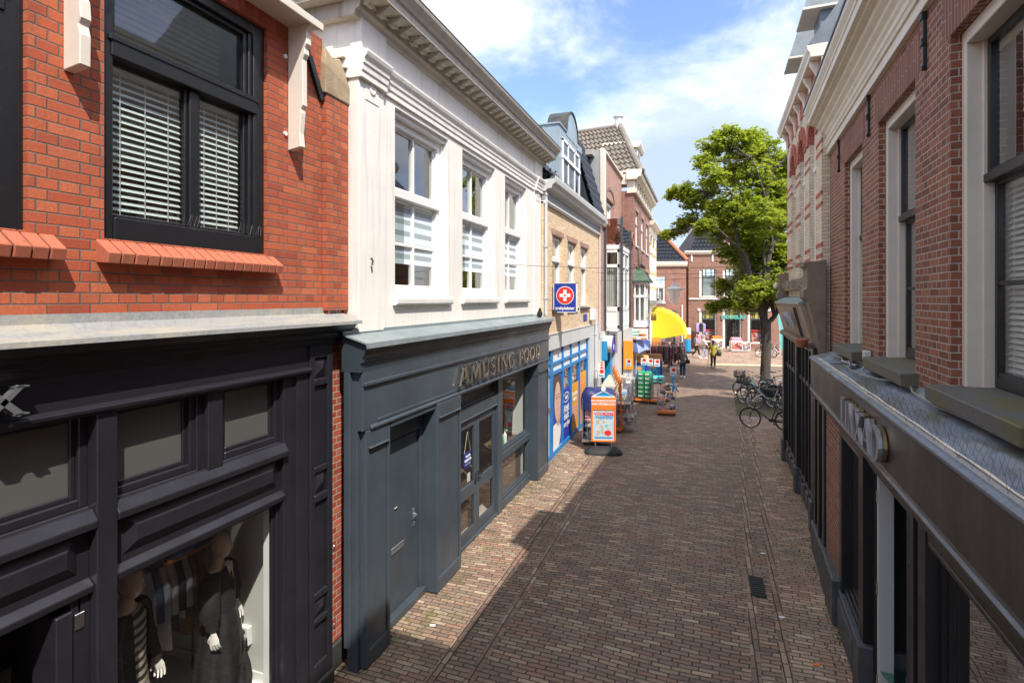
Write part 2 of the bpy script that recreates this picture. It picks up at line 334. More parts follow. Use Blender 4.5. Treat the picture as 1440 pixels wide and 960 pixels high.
M['brown_stone']=paint('brown_console_paint',W_(.25,.19,.135),.7,.15,3,.1,.2)
M['sign_brown']=paint('brown_sign_board',W_(.38,.29,.21),.6,.1,3,.05,.1)
M['chrome']=paint('brushed_steel',W_(.62,.63,.64),.25,.05,5,.0,.05,metal=1)
M['silver']=paint('silver_letter_metal',W_(.45,.47,.5),.35,.05,5,.0,.05,metal=.8)
M['bronze']=paint('brass_letter_side',W_(.42,.33,.17),.3,.05,5,.0,.05,metal=.9)
M['dark_metal']=paint('dark_letter_metal',W_(.42,.38,.30),.28,.05,5,.0,.05,metal=.9)
M['iron']=paint('black_iron',W_(.02,.02,.022),.5,.1,6,.1,.1)
M['glass']=glass('clear_glass')
M['glass_up']=glass('window_glass',(.86,.9,.89,1),1.25)
M['glass_dark']=glass('shop_glass',(.95,.96,.95,1),.6)
M['glass_soft']=glass('soft_shop_glass',(.95,.96,.95,1),.3)
M['shop_refl']=glass('reflecting_shop_glass',(.85,.87,.86,1),1.5)
M['frost']=glass('frosted_glass',(.6,.6,.6,1),.9,0,.8,(.125,.127,.118,1))
M['glass_brown']=glass('smoked_glass',(.55,.38,.30,1),1.2)
M['slat']=paint('blind_slat',W_(.74,.78,.76),.5,.03,4,0,.02)
M['daynight']=stripes('striped_roller_blind',W_(.72,.80,.86),W_(.36,.43,.45),.165,.55)
M['curtain']=paint('net_curtain',W_(.55,.55,.52),.9,.08,4,.0,.05)
M['interior']=paint('interior_wall',W_(.42,.39,.34),.9,.1,1,0,.05)
M['interior_brown']=paint('interior_brown',W_(.13,.085,.055),.8,.1,1,0,.05)
M['interior_light']=paint('display_wall',W_(.56,.58,.54),.8,.03,1,0,.03)
M['tile_dark']=paint('dark_glazed_tile',W_(.035,.04,.05),.22,.2,3,.05,.1)
M['tile_brown']=paint('grey_brown_tile',W_(.25,.21,.17),.75,.2,2.5,.15,.4)
M['tile_orange']=paint('orange_ridge_tile',W_(.48,.17,.08),.7,.15,4,.1,.2)
M['slate_roof']=paint('slate_roof',W_(.16,.19,.22),.5,.15,4,.1,.2)
M['flat_roof']=paint('roof_felt',W_(.06,.06,.065),.9,.1,2,.1,.2)
M['green_roof']=paint('green_copper',W_(.09,.17,.11),.7,.2,5,.1,.3)
M['orange']=paint('orange_plastic',W_(.85,.22,.03),.4,.05,4,0,.05)
M['orange_board']=paint('orange_board',W_(.80,.33,.03),.5,.05,4,0,.05)
M['blue']=paint('bright_blue_paint',W_(.015,.20,.50),.4,.05,4,0,.05)
M['deep_blue']=paint('royal_blue',W_(.02,.035,.30),.45,.08,4,0,.05)
M['sky_blue']=paint('sky_blue_panel',W_(.02,.28,.55),.4,.05,4,0,.05)
M['blue_tarp']=paint('blue_tarpaulin',W_(.02,.035,.17),.4,.2,5,.4,.1)
M['umbrella']=paint('blue_umbrella_cloth',W_(.05,.09,.30),.7,.15,3,.1,.1)
M['print_white']=paint('white_sign_face',W_(.80,.80,.78),.5,.02,4,0,.02)
M['print_red']=paint('red_sign_print',W_(.75,.03,.025),.5,.02,4,0,.02)
M['print_pink']=paint('pink_print',W_(.75,.35,.45),.6,.1,6,0,.02)
M['yellow']=paint('yellow_awning_cloth',W_(.90,.66,.02),.7,.05,2,.05,.03)
M['yellow_paint']=paint('yellow_paint',W_(.78,.56,.08),.6,.05,2,.05,.05)
M['green_plastic']=paint('green_packs',W_(.02,.42,.16),.4,.1,8,0,.05)
M['teal']=paint('teal_packs',W_(.03,.52,.52),.4,.1,8,0,.05)
M['rubber']=paint('black_rubber',W_(.022,.022,.025),.7,.1,6,.05,.15)
M['mannequin']=paint('mannequin_shell',W_(.84,.68,.53),.22,.04,2,0,.02)
M['hand_white']=paint('mannequin_hand',W_(.80,.77,.72),.25,.03,2,0,.02)
M['black_cloth']=paint('black_cloth',W_(.016,.014,.014),.85,.2,8,.2,.05)
M['bag']=paint('black_nylon_bag',W_(.03,.03,.034),.45,.3,9,.6,.1)
M['stripe_cloth']=stripes('striped_knit',W_(.42,.36,.29),W_(.03,.025,.022),.075,.5)
M['denim']=paint('denim',W_(.03,.06,.13),.9,.2,9,.2,.2)
M['wood']=paint('orange_wood',W_(.42,.17,.05),.45,.15,5,.05,.1)
M['skin']=paint('skin',W_(.52,.30,.21),.6,.03,6,0,.02)
M['hair_dark']=paint('dark_hair',W_(.03,.02,.015),.7,.1,9,.1,.02)
M['hair_grey']=paint('grey_hair',W_(.35,.33,.30),.7,.1,9,.1,.02)
M['hair_blond']=paint('fair_hair',W_(.42,.27,.12),.7,.1,9,.1,.02)

def mossy(name,base,moss=(.10,.11,.035,1),thr=(.48,.62),rough=.6,sc_=2.2,extra=None):
    m,q,bs,out=newmat(name); tc=q.n('ShaderNodeTexCoord'); ob=tc.outputs['Object']; mp=q.n('ShaderNodeMapping',{'Vector':ob,'Scale':(3.5,.8,1)})
    n1=q.noise(mp.outputs[0],sc_,5,.65); n2=q.noise(ob,30,4,.6); n3=q.noise(mp.outputs[0],1.1,4,.6)
    c=q.mix(q.maprange(n2.outputs[0],.35,.7,0,.5),base,tuple(x*.45 for x in base[:3])+(1,)); c=q.mix(q.maprange(n1.outputs[0],thr[0],thr[1],0,.85),c,moss)
    if extra: c=q.mix(q.maprange(n3.outputs[0],.52,.6,0,.7),c,extra)
    q.link(c,bs.inputs['Base Color']); bs.inputs['Roughness'].default_value=rough
    b=q.n('ShaderNodeBump',{'Strength':.4,'Distance':.01,'Height':n2.outputs[0]}); q.link(b.outputs[0],bs.inputs['Normal']); return m
M['sill_stone']=mossy('mossy_sill_stone',W_(.115,.115,.11),(.115,.105,.035,1),(.46,.60))
M['ledge_lead']=mossy('mossy_lead_ledge',W_(.20,.23,.28),(.10,.105,.05,1),(.50,.62),.45,1.6,W_(.30,.34,.40))
M['zinc_light']=mossy('lichen_stained_ledge',W_(.33,.335,.33),(.40,.37,.30,1),(.45,.62),.6,2.6,W_(.30,.30,.30))
M['cardboard']=paint('cardboard',W_(.46,.36,.26),.9,.1,4,.1,.1)
M['cream_cloth']=paint('cream_fabric',W_(.50,.47,.38),.9,.1,4,.1,.05)

M['poster_skin']=paint('poster_skin_print',W_(.72,.46,.34),.5,.05,5); M['poster_skin2']=paint('poster_skin_shade_print',W_(.58,.35,.25),.5,.05,5)
M['poster_hair']=paint('poster_hair_print',W_(.12,.065,.04),.5,.3,9); M['poster_blue']=paint('poster_blue',W_(.035,.045,.38),.45,.05,3)
M['sign_blue']=paint('sign_blue',W_(.012,.04,.36),.4,.03,3,0,.02)
M['goods']=patches('mixed_goods',[W_(.5,.45,.4),W_(.15,.08,.06),W_(.55,.1,.08),W_(.1,.12,.25),W_(.6,.55,.3),W_(.08,.07,.06),W_(.3,.3,.32)],9)
M['red_goods']=patches('red_goods',[W_(.45,.05,.04),W_(.2,.06,.04),W_(.5,.2,.1),W_(.12,.06,.05),W_(.5,.4,.35)],7)
M['plant_dark']=paint('dark_leaves',W_(.03,.04,.03),.6,.3,9); M['plant_green']=paint('green_leaves',W_(.09,.16,.03),.6,.3,9)
M['doug_curtain']=paint('teal_grey_curtain',W_(.28,.38,.38),.9,.3,2); M['doug_yellow']=paint('yellow_shop_lining',W_(.62,.50,.12),.7,.1,2)
M['green_sign']=paint('turquoise_letters',W_(.06,.42,.34),.4,.05,2)
for n_,c_ in dict(cl_red=(.55,.04,.03),cl_teal=(.02,.28,.30),cl_dark=(.03,.028,.035),cl_rust=(.45,.14,.05),cl_mag=(.42,.08,.18),cl_maroon=(.16,.03,.05),cl_blue=(.03,.09,.25),cl_grey=(.17,.17,.15),cl_yellow=(.42,.36,.03),cl_olive=(.07,.07,.04),cl_bluegrey=(.30,.36,.42),cl_jean2=(.35,.45,.58),cl_lilac=(.45,.35,.60),bk_black=(.018,.018,.02),bk_dark=(.03,.035,.04),bk_silver=(.45,.47,.48),bk_teal=(.03,.33,.32),bk_brown=(.16,.06,.04),bk_green=(.10,.13,.11),bk_white=(.7,.7,.7),pannier_black=(.02,.022,.024),saddle_brown=(.22,.10,.04),flag_teal=(.10,.52,.48),lid_orange=(.85,.50,.16),lid_rust=(.42,.20,.08),umbrella2=(.30,.38,.62),pack_white=(.6,.62,.64),tan_print=(.62,.45,.28),wire=(.05,.05,.05),poster_paper=(.55,.66,.72)).items():
    M[n_]=paint(n_+'_mat',W_(*c_),.35 if n_.startswith('bk') else .75,.15,8,.02,.04)
M["cl_pat"]=patches('patterned_cloth',[W_(.35,.05,.10),W_(.5,.3,.35),W_(.08,.04,.08),W_(.4,.15,.2),W_(.55,.5,.5)],14)
M['goods2']=patches('mixed_goods_pale',[W_(.55,.52,.5),W_(.4,.42,.45),W_(.5,.25,.3),W_(.15,.25,.4),W_(.6,.55,.4),W_(.12,.12,.13)],11)
M['lamp_glass']=glass('lamp_glass',(.9,.9,.87,1),1.0,.05,.35,(.75,.73,.66,1))
# ---------------------------------------------------------------- camera, light, sky
cam=bpy.data.objects.new('camera',bpy.data.cameras.new('camera')); COL.objects.link(cam); sc.camera=cam
cam.location=(0,0,4.3); cam.rotation_euler=(R_(90),0,math.atan(269/750)); cam.data.sensor_width=36; cam.data.lens=18.75
cam.data.shift_y=-60/1440; cam.data.clip_start=.05; cam.data.clip_end=2000
SUN=Vector((.165,-.165,.305)).normalized()
sl=bpy.data.lights.new('sun','SUN'); sl.energy=2.6; sl.angle=R_(.55); sl.color=(1,.94,.85)
so=bpy.data.objects.new('sun',sl); COL.objects.link(so); so.rotation_euler=SUN.to_track_quat('Z','Y').to_euler(); so.location=(20,-20,40)
w=bpy.data.worlds.new('World'); sc.world=w; w.use_nodes=True; w.node_tree.nodes.clear(); q=NT(w.node_tree)
sky=q.n('ShaderNodeTexSky',sky_type='NISHITA',sun_disc=False,sun_elevation=math.asin(SUN.z),sun_rotation=R_(135),air_density=1.0,dust_density=.6,ozone_density=1.6,altitude=0)
tc=q.n('ShaderNodeTexCoord'); dv=tc.outputs['Generated']; sp=q.n('ShaderNodeSeparateXYZ',{0:dv})
az=q.m('ARCTAN2',sp.outputs[0],sp.outputs[1]); hy=q.m('SQRT',q.m('ADD',q.m('MULTIPLY',sp.outputs[0],sp.outputs[0]),q.m('MULTIPLY',sp.outputs[1],sp.outputs[1]))); el=q.m('DIVIDE',sp.outputs[2],q.m('ADD',hy,.15))
wn_=q.noise(dv,3.2,4,.6); az=q.m('ADD',az,q.m('MULTIPLY',q.m('SUBTRACT',wn_.outputs[0],.5),.16)); wn2=q.noise(dv,4.1,4,.6); elw=q.m('ADD',el,q.m('MULTIPLY',q.m('SUBTRACT',wn2.outputs[0],.5),.14))
def blob_(a,e,sa,se,k):
    x=q.m('DIVIDE',q.m('SUBTRACT',az,a),sa); y=q.m('DIVIDE',q.m('SUBTRACT',elw,e),se); return q.m('MULTIPLY',q.m('EXPONENT',q.m('MULTIPLY',q.m('ADD',q.m('MULTIPLY',x,x),q.m('MULTIPLY',y,y)),-1.0)),k)
mp=q.n('ShaderNodeMapping',{'Vector':dv,'Scale':(1,1,1.9)})
n1=q.noise(mp.outputs[0],3.1,9,.58,.25); dens=n1.outputs[0]
for bl in ((-.03,.255,.13,.075,.20),(-.10,.17,.15,.06,.22),(.02,.14,.12,.06,.22),(-.47,.44,.20,.07,.20),(.13,.36,.09,.12,.17),(-.03,.06,.5,.06,.22),(-.30,.34,.13,.08,-.13),(-.14,.44,.14,.08,-.10),(-.06,.20,.30,.13,.18),(.8,.4,.4,.3,.08),(2.6,.5,.9,.4,.08),(-1.9,.4,.8,.4,.10)): dens=q.m('ADD',dens,blob_(*bl))  # blobs outside the frame are unseen clouds added for neutral fill
dens=q.m('ADD',dens,q.maprange(sp.outputs[2],.62,.85,0,.22))  # unseen cloud cover added overhead to lift the fill light
mask=q.maprange(dens,.40,.68,0,1,True)
n3=q.noise(mp.outputs[0],6.5,7,.6,.2)
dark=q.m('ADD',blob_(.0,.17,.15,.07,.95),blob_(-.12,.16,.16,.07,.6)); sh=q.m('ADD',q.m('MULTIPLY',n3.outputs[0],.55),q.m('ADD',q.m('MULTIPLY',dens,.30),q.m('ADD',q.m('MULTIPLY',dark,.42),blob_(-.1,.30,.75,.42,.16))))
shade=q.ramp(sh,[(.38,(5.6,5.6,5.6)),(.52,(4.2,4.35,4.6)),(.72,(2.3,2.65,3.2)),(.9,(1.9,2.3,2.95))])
fr_=blob_(-.1,.30,.75,.42,1.0); skm=q.mix(fr_,(1.05,1.0,1.12,1),(.76,.77,.84,1)); skb=q.n('ShaderNodeVectorMath',{0:sky.outputs[0],1:skm},operation='MULTIPLY')  # sky dimmed towards the view only, kept brighter out of frame for fill
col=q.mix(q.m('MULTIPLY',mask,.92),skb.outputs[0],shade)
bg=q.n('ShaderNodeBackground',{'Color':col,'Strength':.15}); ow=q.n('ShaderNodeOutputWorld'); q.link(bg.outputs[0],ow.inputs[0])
sc.view_settings.view_transform='Standard'; sc.view_settings.look='None'; sc.view_settings.exposure=1.25; sc.view_settings.gamma=1
sc.render.engine='CYCLES'; cy=sc.cycles; cy.max_bounces=7; cy.diffuse_bounces=4; cy.glossy_bounces=3; cy.transparent_max_bounces=10; cy.caustics_reflective=False; cy.caustics_refractive=False
cy.sample_clamp_indirect=6

# ---------------------------------------------------------------- ground
def paving(name,cols,mortar,W,H,Mo,swap=False,moss=0,jit=.3,edge=None,bump=.7,tint=None):
    m,q,bs,out=newmat(name); tc=q.n('ShaderNodeTexCoord'); ob=tc.outputs['Object']; sp=q.n('ShaderNodeSeparateXYZ',{0:ob})
    # long slow waviness of the hand-laid rows
    nw=q.noise(ob,.28,2); y2=q.m('ADD',sp.outputs[1],q.m('MULTIPLY',q.m('SUBTRACT',nw.outputs[0],.5),.5))
    cb=q.n('ShaderNodeCombineXYZ',{0:y2 if swap else sp.outputs[0],1:sp.outputs[0] if swap else y2,2:0.0})
    mask,r,rc,d=brickpat(q,cb.outputs[0],W,H,Mo,jit,False,.007,9,.007)
    c=q.ramp(r,[(i/(len(cols)-1),x) for i,x in enumerate(cols)])
    n1=q.noise(ob,.55,5,.6); n2=q.noise(ob,38,3,.65); n3=q.noise(ob,2.5,5,.6)
    c=q.mix(q.maprange(n2.outputs[0],.35,.7,0,.5),c,(.07,.055,.045,1))
    c=q.mix(q.maprange(n1.outputs[0],.42,.68,0,.35),c,(.15,.12,.095,1))
    c=q.mix(q.maprange(n3.outputs[0],.55,.8,0,.35),c,(.05,.042,.036,1))
    mo=mortar
    vr=q.n('ShaderNodeTexVoronoi',{'Vector':ob,'Scale':2.3}); gum=q.m('LESS_THAN',vr.outputs['Distance'],q.m('MULTIPLY',q.noise(ob,1.9,1).outputs[0],.11)); 
    npz=q.noise(ob,.9,2); c=q.mix(q.maprange(npz.outputs[0],.60,.66,0,.30),c,(.30,.24,.17,1))
    c=q.mix(q.m('MULTIPLY',gum,.45),c,(.10,.09,.08,1))
    c=q.mix(mask,mo,c)
    if moss:
        nm=q.noise(ob,5,5,.7); near=q.m('MAXIMUM',q.maprange(sp.outputs[0],-3.75,-2.9,1,0),q.maprange(q.m('SUBTRACT',sp.outputs[0],q.m('MULTIPLY',sp.outputs[1],.0477)),.75,1.35,0,.9))
        g=q.m('MULTIPLY',q.maprange(q.m('ADD',nm.outputs[0],q.m('MULTIPLY',n1.outputs[0],.7)),.86,1.05,0,1),near)
        g=q.m('MULTIPLY',g,moss); c=q.mix(g,c,(.11,.12,.03,1))
        g2=q.m('MULTIPLY',q.m('SUBTRACT',1,mask),q.m('MULTIPLY',q.maprange(n3.outputs[0],.45,.65,0,.7),near)); c=q.mix(g2,c,(.07,.085,.02,1))
    q.link(c,bs.inputs['Base Color']); q.link(q.maprange(r,0,1,.55,.85),bs.inputs['Roughness'])
    h=q.m('ADD',q.m('MULTIPLY',mask,1.0),q.m('ADD',q.m('MULTIPLY',n2.outputs[0],.35),q.m('MULTIPLY',r,.45)))
    b=q.n('ShaderNodeBump',{'Strength':bump,'Distance':.012,'Height':h}); b2=q.n('ShaderNodeBump',{'Strength':.35,'Distance':.12,'Height':q.noise(ob,1.3,3).outputs[0]})
    q.link(b.outputs[0],b2.inputs['Normal']); q.link(b2.outputs[0],bs.inputs['Normal']); return m
PC=[W_(.26,.15,.10),W_(.35,.215,.145),W_(.16,.105,.08),W_(.44,.30,.20),W_(.27,.195,.15),W_(.34,.175,.12),W_(.20,.145,.115),W_(.53,.40,.27),W_(.24,.135,.09),W_(.31,.235,.18)]
PL=[tuple(min(1,x*1.28) for x in c[:3])+(1,) for c in PC]
M['street']=paving('street_clinker',PC,W_(.045,.038,.03),.225,.073,.013,moss=0,bump=.9)
M['walk']=paving('footway_clinker',PL,W_(.05,.042,.032),.225,.073,.012,moss=.8)
M['gutter']=paving('gutter_clinker',PC,W_(.03,.027,.022),.225,.073,.013,swap=True,moss=.3,jit=.5)
M['square']=paving('square_clinker',[tuple(min(1,x*1.5) for x in c[:3])+(1,) for c in PC],W_(.10,.08,.06),.23,.09,.012,moss=0,bump=.4)
M['kerb']=paint('kerb_stone',W_(.50,.44,.30),.8,.1,2,.1,.2)
M['earth']=paint('trodden_earth',W_(.13,.115,.06),.95,.3,4,.5,.4)
M['far_ground']=paint('far_ground',W_(.16,.14,.12),.9,.2,.3,.1,.1)
def sheet(name,pts,z,mat):
    o=MB().add([(x,y,z) for x,y in pts],[tuple(range(len(pts)))]).build(name,M[mat]); return tag(o,kind='structure')
sheet('ground',[(-400,-300),(400,-300),(400,600),(-400,600)],-.004,'far_ground')
sheet('street',[(-5.5,-12),(7,-12),(7,38.5),(-5.5,38.5)],0,'street')
sheet('left_footway',[(-4.6,-12),(-2.95,-12),(-2.95,36),(-4.6,36)],.004,'walk')
sheet('right_footway',[(1.0-.57-.16,-12),(2.6-.57,-12),(3.6,16.4),(1.0+.62,31.5),(.46+.0477*16.4+.02,16.4)],.004,'walk')
for i,(a,b,k) in enumerate([(-2.95,-2.84,0),(-2.53,-2.42,0),(.20,.31,.0477),(.53,.64,.0477)]):
    sheet('gutter_row',[(a-12*k,-12),(b-12*k,-12),(b+k*30,30),(a+k*30,30)],.008,'gutter')
sheet('square_pavement',[(-40,37.5),(60,37.5),(60,70),(-40,70)],.006,'square')
kb=MB().prism([(.5,36.4,0.0),(9,38.0,0.0),(9,38.5,0.0),(.4,37.0,0.0)],(0,0,.10)); tag(kb.build('kerb',M['kerb'],bevel=.02),kind='structure')
sheet('tree_pit',[(1.15,21.3),(3.6,21.6),(3.4,26.2),(1.3,26)],.012,'earth')
# drain grate in the right gutter
d=MB(); 
for i in range(9): d.box(.665,.845,8.48+i*.06,8.48+i*.06+.035,.0,.022)
d.box(.65,.665,8.44,9.02,0,.024); d.box(.845,.86,8.44,9.02,0,.024); d.box(.65,.86,8.44,8.46,0,.024); d.box(.65,.86,9.0,9.02,0,.024)
tag(d.build('drain_grate',M['iron']),'dark rectangular iron drain grate set in the street beside the right gutter line','drain')
# litter and leaves scattered on the clinkers
# ---------------------------------------------------------------- building helpers
def sash(fr,root,y0,y1,z0,z1,x,fw=.07,dep=.09,mat='white_paint',trans=None,tw=.1,low=(),high=(),hbar=(),bw=.03,glassm='glass_up',name='window',open_side=None):
    """window frame with its panes; trans = z of transom, low/high = mullion y's below/above, hbar = z of glazing bars"""
    m=fr.mb(); a=x-dep
    m.box(a,x,y0,y0+fw,z0,z1); m.box(a,x,y1-fw,y1,z0,z1); m.box(a,x,y0+fw,y1-fw,z1-fw,z1); m.box(a,x,y0+fw,y1-fw,z0,z0+fw*1.1)
    zt=trans if trans else z1-fw
    if trans: m.box(a,x+.035,y0+fw*.5,y1-fw*.5,trans-tw/2,trans+tw/2)
    b=x-dep*.35
    for y in low: m.box(a,b,y-bw/2,y+bw/2,z0+fw,zt-tw/2 if trans else zt)
    for y in high: m.box(a,b,y-bw/2,y+bw/2,zt+tw/2,z1-fw)
    for z in hbar: m.box(a,b-.004,y0+fw,y1-fw,z-bw/2,z+bw/2)
    # inner sash rims
    def rim(ya,yb,za,zb,s=.035):
        c=x-dep*.45
        m.box(a,c,ya,ya+s,za,zb); m.box(a,c,yb-s,yb,za,zb); m.box(a,c,ya+s,yb-s,za,za+s); m.box(a,c,ya+s,yb-s,zb-s,zb)
    if trans: rim(y0+fw,y1-fw,z0+fw*1.1,trans-tw/2); rim(y0+fw,y1-fw,trans+tw/2,z1-fw)
    else: rim(y0+fw,y1-fw,z0+fw*1.1,z1-fw)
    w=m.build(name,M[mat],root,bevel=.006)
    g=fr.mb(); gx=x-dep*.7; g.quad((gx,y0+fw*.6,z0+fw*.6),(gx,y1-fw*.6,z0+fw*.6),(gx,y1-fw*.6,z1-fw*.6),(gx,y0+fw*.6,z1-fw*.6)); g.build('pane',M[glassm],w)
    return w
def venetian(fr,w,y0,y1,z0,z1,x,pitch=.045,mat='slat',name='blind'):
    m=fr.mb(); z=z0
    while z<z1:
        m.add([(x-.010,y0,z+.030),(x+.014,y0,z),(x+.014,y1,z),(x-.010,y1,z+.030)],[(0,1,2,3)]); z+=pitch
    for yy in (y0+.12,(y0+y1)/2,y1-.12): m.box(x+.016,x+.018,yy,yy+.006,z0,z1)
    m.box(x-.02,x+.025,y0,y1,z1,z1+.04)
    return m.build(name,M[mat],w,solid=False)
def cloth_quad(fr,w,y0,y1,z0,z1,x,mat,name='curtain',folds=0,amp=.02):
    m=fr.mb(); n=max(1,folds*6)
    for i in range(n):
        a=y0+(y1-y0)*i/n;b=y0+(y1-y0)*(i+1)/n
        xa=x+amp*math.sin(i*PI/3);xb=x+amp*math.sin((i+1)*PI/3)
        m.quad((xa,a,z0),(xb,b,z0),(xb,b,z1),(xa,a,z1))
    return m.build(name,M[mat],w,solid=False,smooth=folds>0)
def tiles(fr,root,A,B,C,D_,nx,ny,mat,name='roof',h=.05,step=.04,sub=5):
    """tiled slope, corners A(lower left) B(lower right) C(upper right) D(upper left); s-shaped tiles in overlapping courses"""
    A,B,C,D_=[Vector(p) for p in(A,B,C,D_)]; N=(B-A).cross(D_-A).normalized()
    if N.z<0: N=-N
    m=fr.mb() if fr else MB(); cols=nx*sub
    for j in range(ny):
        rows=[]
        for (t,off) in((j/ny,step),((j+1.0)/ny,0.0)):
            L=A.lerp(D_,t);R=B.lerp(C,t); row=[]
            for i in range(cols+1):
                s=i/cols; ph=(i%sub)/sub
                row.append(tuple(L.lerp(R,s)+N*(off+h*(.5+.5*math.cos(2*PI*ph))**1.5)))
            rows.append(row)
        n=cols+1; base=[tuple(A.lerp(D_,j/ny).lerp(B.lerp(C,j/ny),i/cols)-N*.01) for i in range(n)]
        m.add(base+rows[0]+rows[1],[(i,i+1,n+i+1,n+i) for i in range(cols)]+[(n+i,n+i+1,2*n+i+1,2*n+i) for i in range(cols)])
    return m.build(name,M[mat],root,solid=False,smooth=True,angle=30)
def shell(fr,root,y0,y1,z1,depth=7,xf=-.3,mat='interior',floors=(),name='inner_walls',side_mat=None):
    """the closed body of a building behind its facade: party walls, back, ceiling, floors"""
    m=fr.mb(); b=xf-depth
    m.box(b,xf,y0+.01,y0+.16,.0,z1-.012); m.box(b,xf,y1-.16,y1-.01,.0,z1-.012); m.box(b-.2,b,y0+.01,y1-.01,.0,z1-.012)
    m.box(b,xf,y0+.16,y1-.16,z1-.2,z1-.014)
    for z in floors: m.box(b,xf,y0+.16,y1-.16,z-.2,z)
    return m.build(name,M[mat],root)
def downpipe(fr,root,x,y,z0,z1,r=.045,mat='zinc',name='drainpipe'):
    m=fr.mb(); m.tube([(x,y,z0),(x,y,z1)],r,10)
    z=z0+.4
    while z<z1: m.box(x-r*1.6,x+r*1.25,y-r*1.25,y+r*1.25,z,z+.03); z+=1.3
    return m.build(name,M[mat],root,smooth=True)
def panel(m,y0,y1,z0,z1,x,d=.03,bev=.07):   # raised bevelled panel
    a=[(x,y0,z0),(x,y1,z0),(x,y1,z1),(x,y0,z1)]; b=[(x+d,y0+bev,z0+bev),(x+d,y1-bev,z0+bev),(x+d,y1-bev,z1-bev),(x+d,y0+bev,z1-bev)]
    m.add(a+b,[(0,1,5,4),(1,2,6,5),(2,3,7,6),(3,0,4,7),(4,5,6,7)])
def spikes(m,fr_pts,h=.11,lean=.05,n=3,rr=.0016):
    for p in fr_pts:
        for k in range(n):
            a=(k-(n-1)/2)*lean; q=(p[0]+a*.9+rnd.uniform(-.01,.01),p[1]+rnd.uniform(-.03,.03),p[2]+h+rnd.uniform(-.01,.01))
            m.tube([p,q],rr,3,False)
M['red_arch']=brick('red_arch_brick',[W_(.42,.08,.04),W_(.52,.12,.055),W_(.34,.06,.035)],W_(.16,.10,.08),W=.5,H=.075,M=.010,bump=.6,horiz=True)
# ================================================================ RED BRICK BUILDING (nearest, left)
F=Fr('red_brick_building',-4.04,2.0,label='nearest building on the left, bright orange red brick over a black painted shopfront',cat='building'); R=F.root
m=F.mb().wall(-6,4.93,3.9,7.22,0,.3,ops=[(.6,2.15,4.73,6.95),(2.61,4.13,4.73,6.95),(-2.6,-1.0,4.73,6.95)])
m.build('wall',M['red_brick'],R)
m=F.mb().box(-.3,.06,4.93,5.32,4.17,6.60)
for i in range(9): y=4.94+i*.042; m.box(-.1,rnd.uniform(.0,.055),y,y+.03,4.09+rnd.uniform(-.02,.02),4.172)
m.build('pier',M['red_brick'],R,label='brick pier with a ragged broken foot')
cap=F.mb(); y0,y1=4.90,5.34
cap.add([(.075,y0,6.60),(.075,y1,6.60),(-.3,y1,6.60),(-.3,y0,6.60),(.075,y0,6.92),(.075,y1,6.80),(-.3,y1,7.05),(-.3,y0,7.2),(.02,y0+.05,7.16),(.02,y0+.17,7.06),(.02,y1-.1,7.12),(-.3,y1-.1,7.2)],
 [(0,3,2,1),(0,1,5,4),(4,5,10,9,8),(1,2,6,5),(5,6,11,10),(0,4,8,7,3),(8,9,10,11,7),(2,3,7,11,6)])
cap.build('stone_cap',M['sandstone'],R,bevel=.012)
# eaves board, soffit and roof
m=F.mb(); m.box(-.3,.20,-6,4.12,7.22,7.28); m.box(.18,.215,-6,4.12,7.18,7.32); m.box(-.3,.30,3.75,4.56,7.10,7.145); m.box(.28,.31,3.73,4.58,7.085,7.165); m.build('eaves_board',M['frame_cream'],R,bevel=.006)
m=F.mb(); m.add([(.2,-6,7.30),(.2,4.6,7.22),(-4.2,4.6,11.2),(-4.2,-6,11.2),(.2,-6,7.29),(.2,4.6,7.17),(-8,4.6,7.16),(-8,-6,7.16),(-8,4.6,7.3),(-8,-6,7.3)],[(0,1,2,3),(1,5,6,8,2),(0,3,9,7,4),(2,8,9,3),(0,4,5,1)]); m.build('roof',M['tile_brown'],R,solid=False)
for yb in (2.385,4.44,.45):
    m=F.mb(); pr=[(0,5.83),(.165,5.85),(.17,6.05),(.15,6.12),(.175,6.16),(.165,6.28),(.14,6.32),(.17,6.38),(.165,6.78),(.22,6.85),(.21,6.93),(.30,7.0),(.33,7.10),(0,7.10)]
    if yb>4: pr=[(0,5.83),(.165,5.855),(.15,6.0),(.17,6.2),(.165,6.24),(.19,6.28),(.185,6.75),(.215,6.8),(.21,6.86),(.24,6.9),(.235,7.02),(.3,7.10),(0,7.10)]
    m.prof(pr,yb-.035,yb+.035); m.build('eaves_bracket',M['frame_cream'],R,bevel=.006)
for z in(5.99,6.78): F.mb().lathe([(.022,0),(.022,.02)],(0.0,4.36,z),10,axis='x').build('fixing_cap',M['white_paint'],R)
# raking dark lead strip running down to the pier
m=F.mb(); m.obox((.02,4.80,6.72),(.02,0,0),(0,.10,-.20),(0,.03,.015)); m.build('lead_strip',M['black_frame'],R)
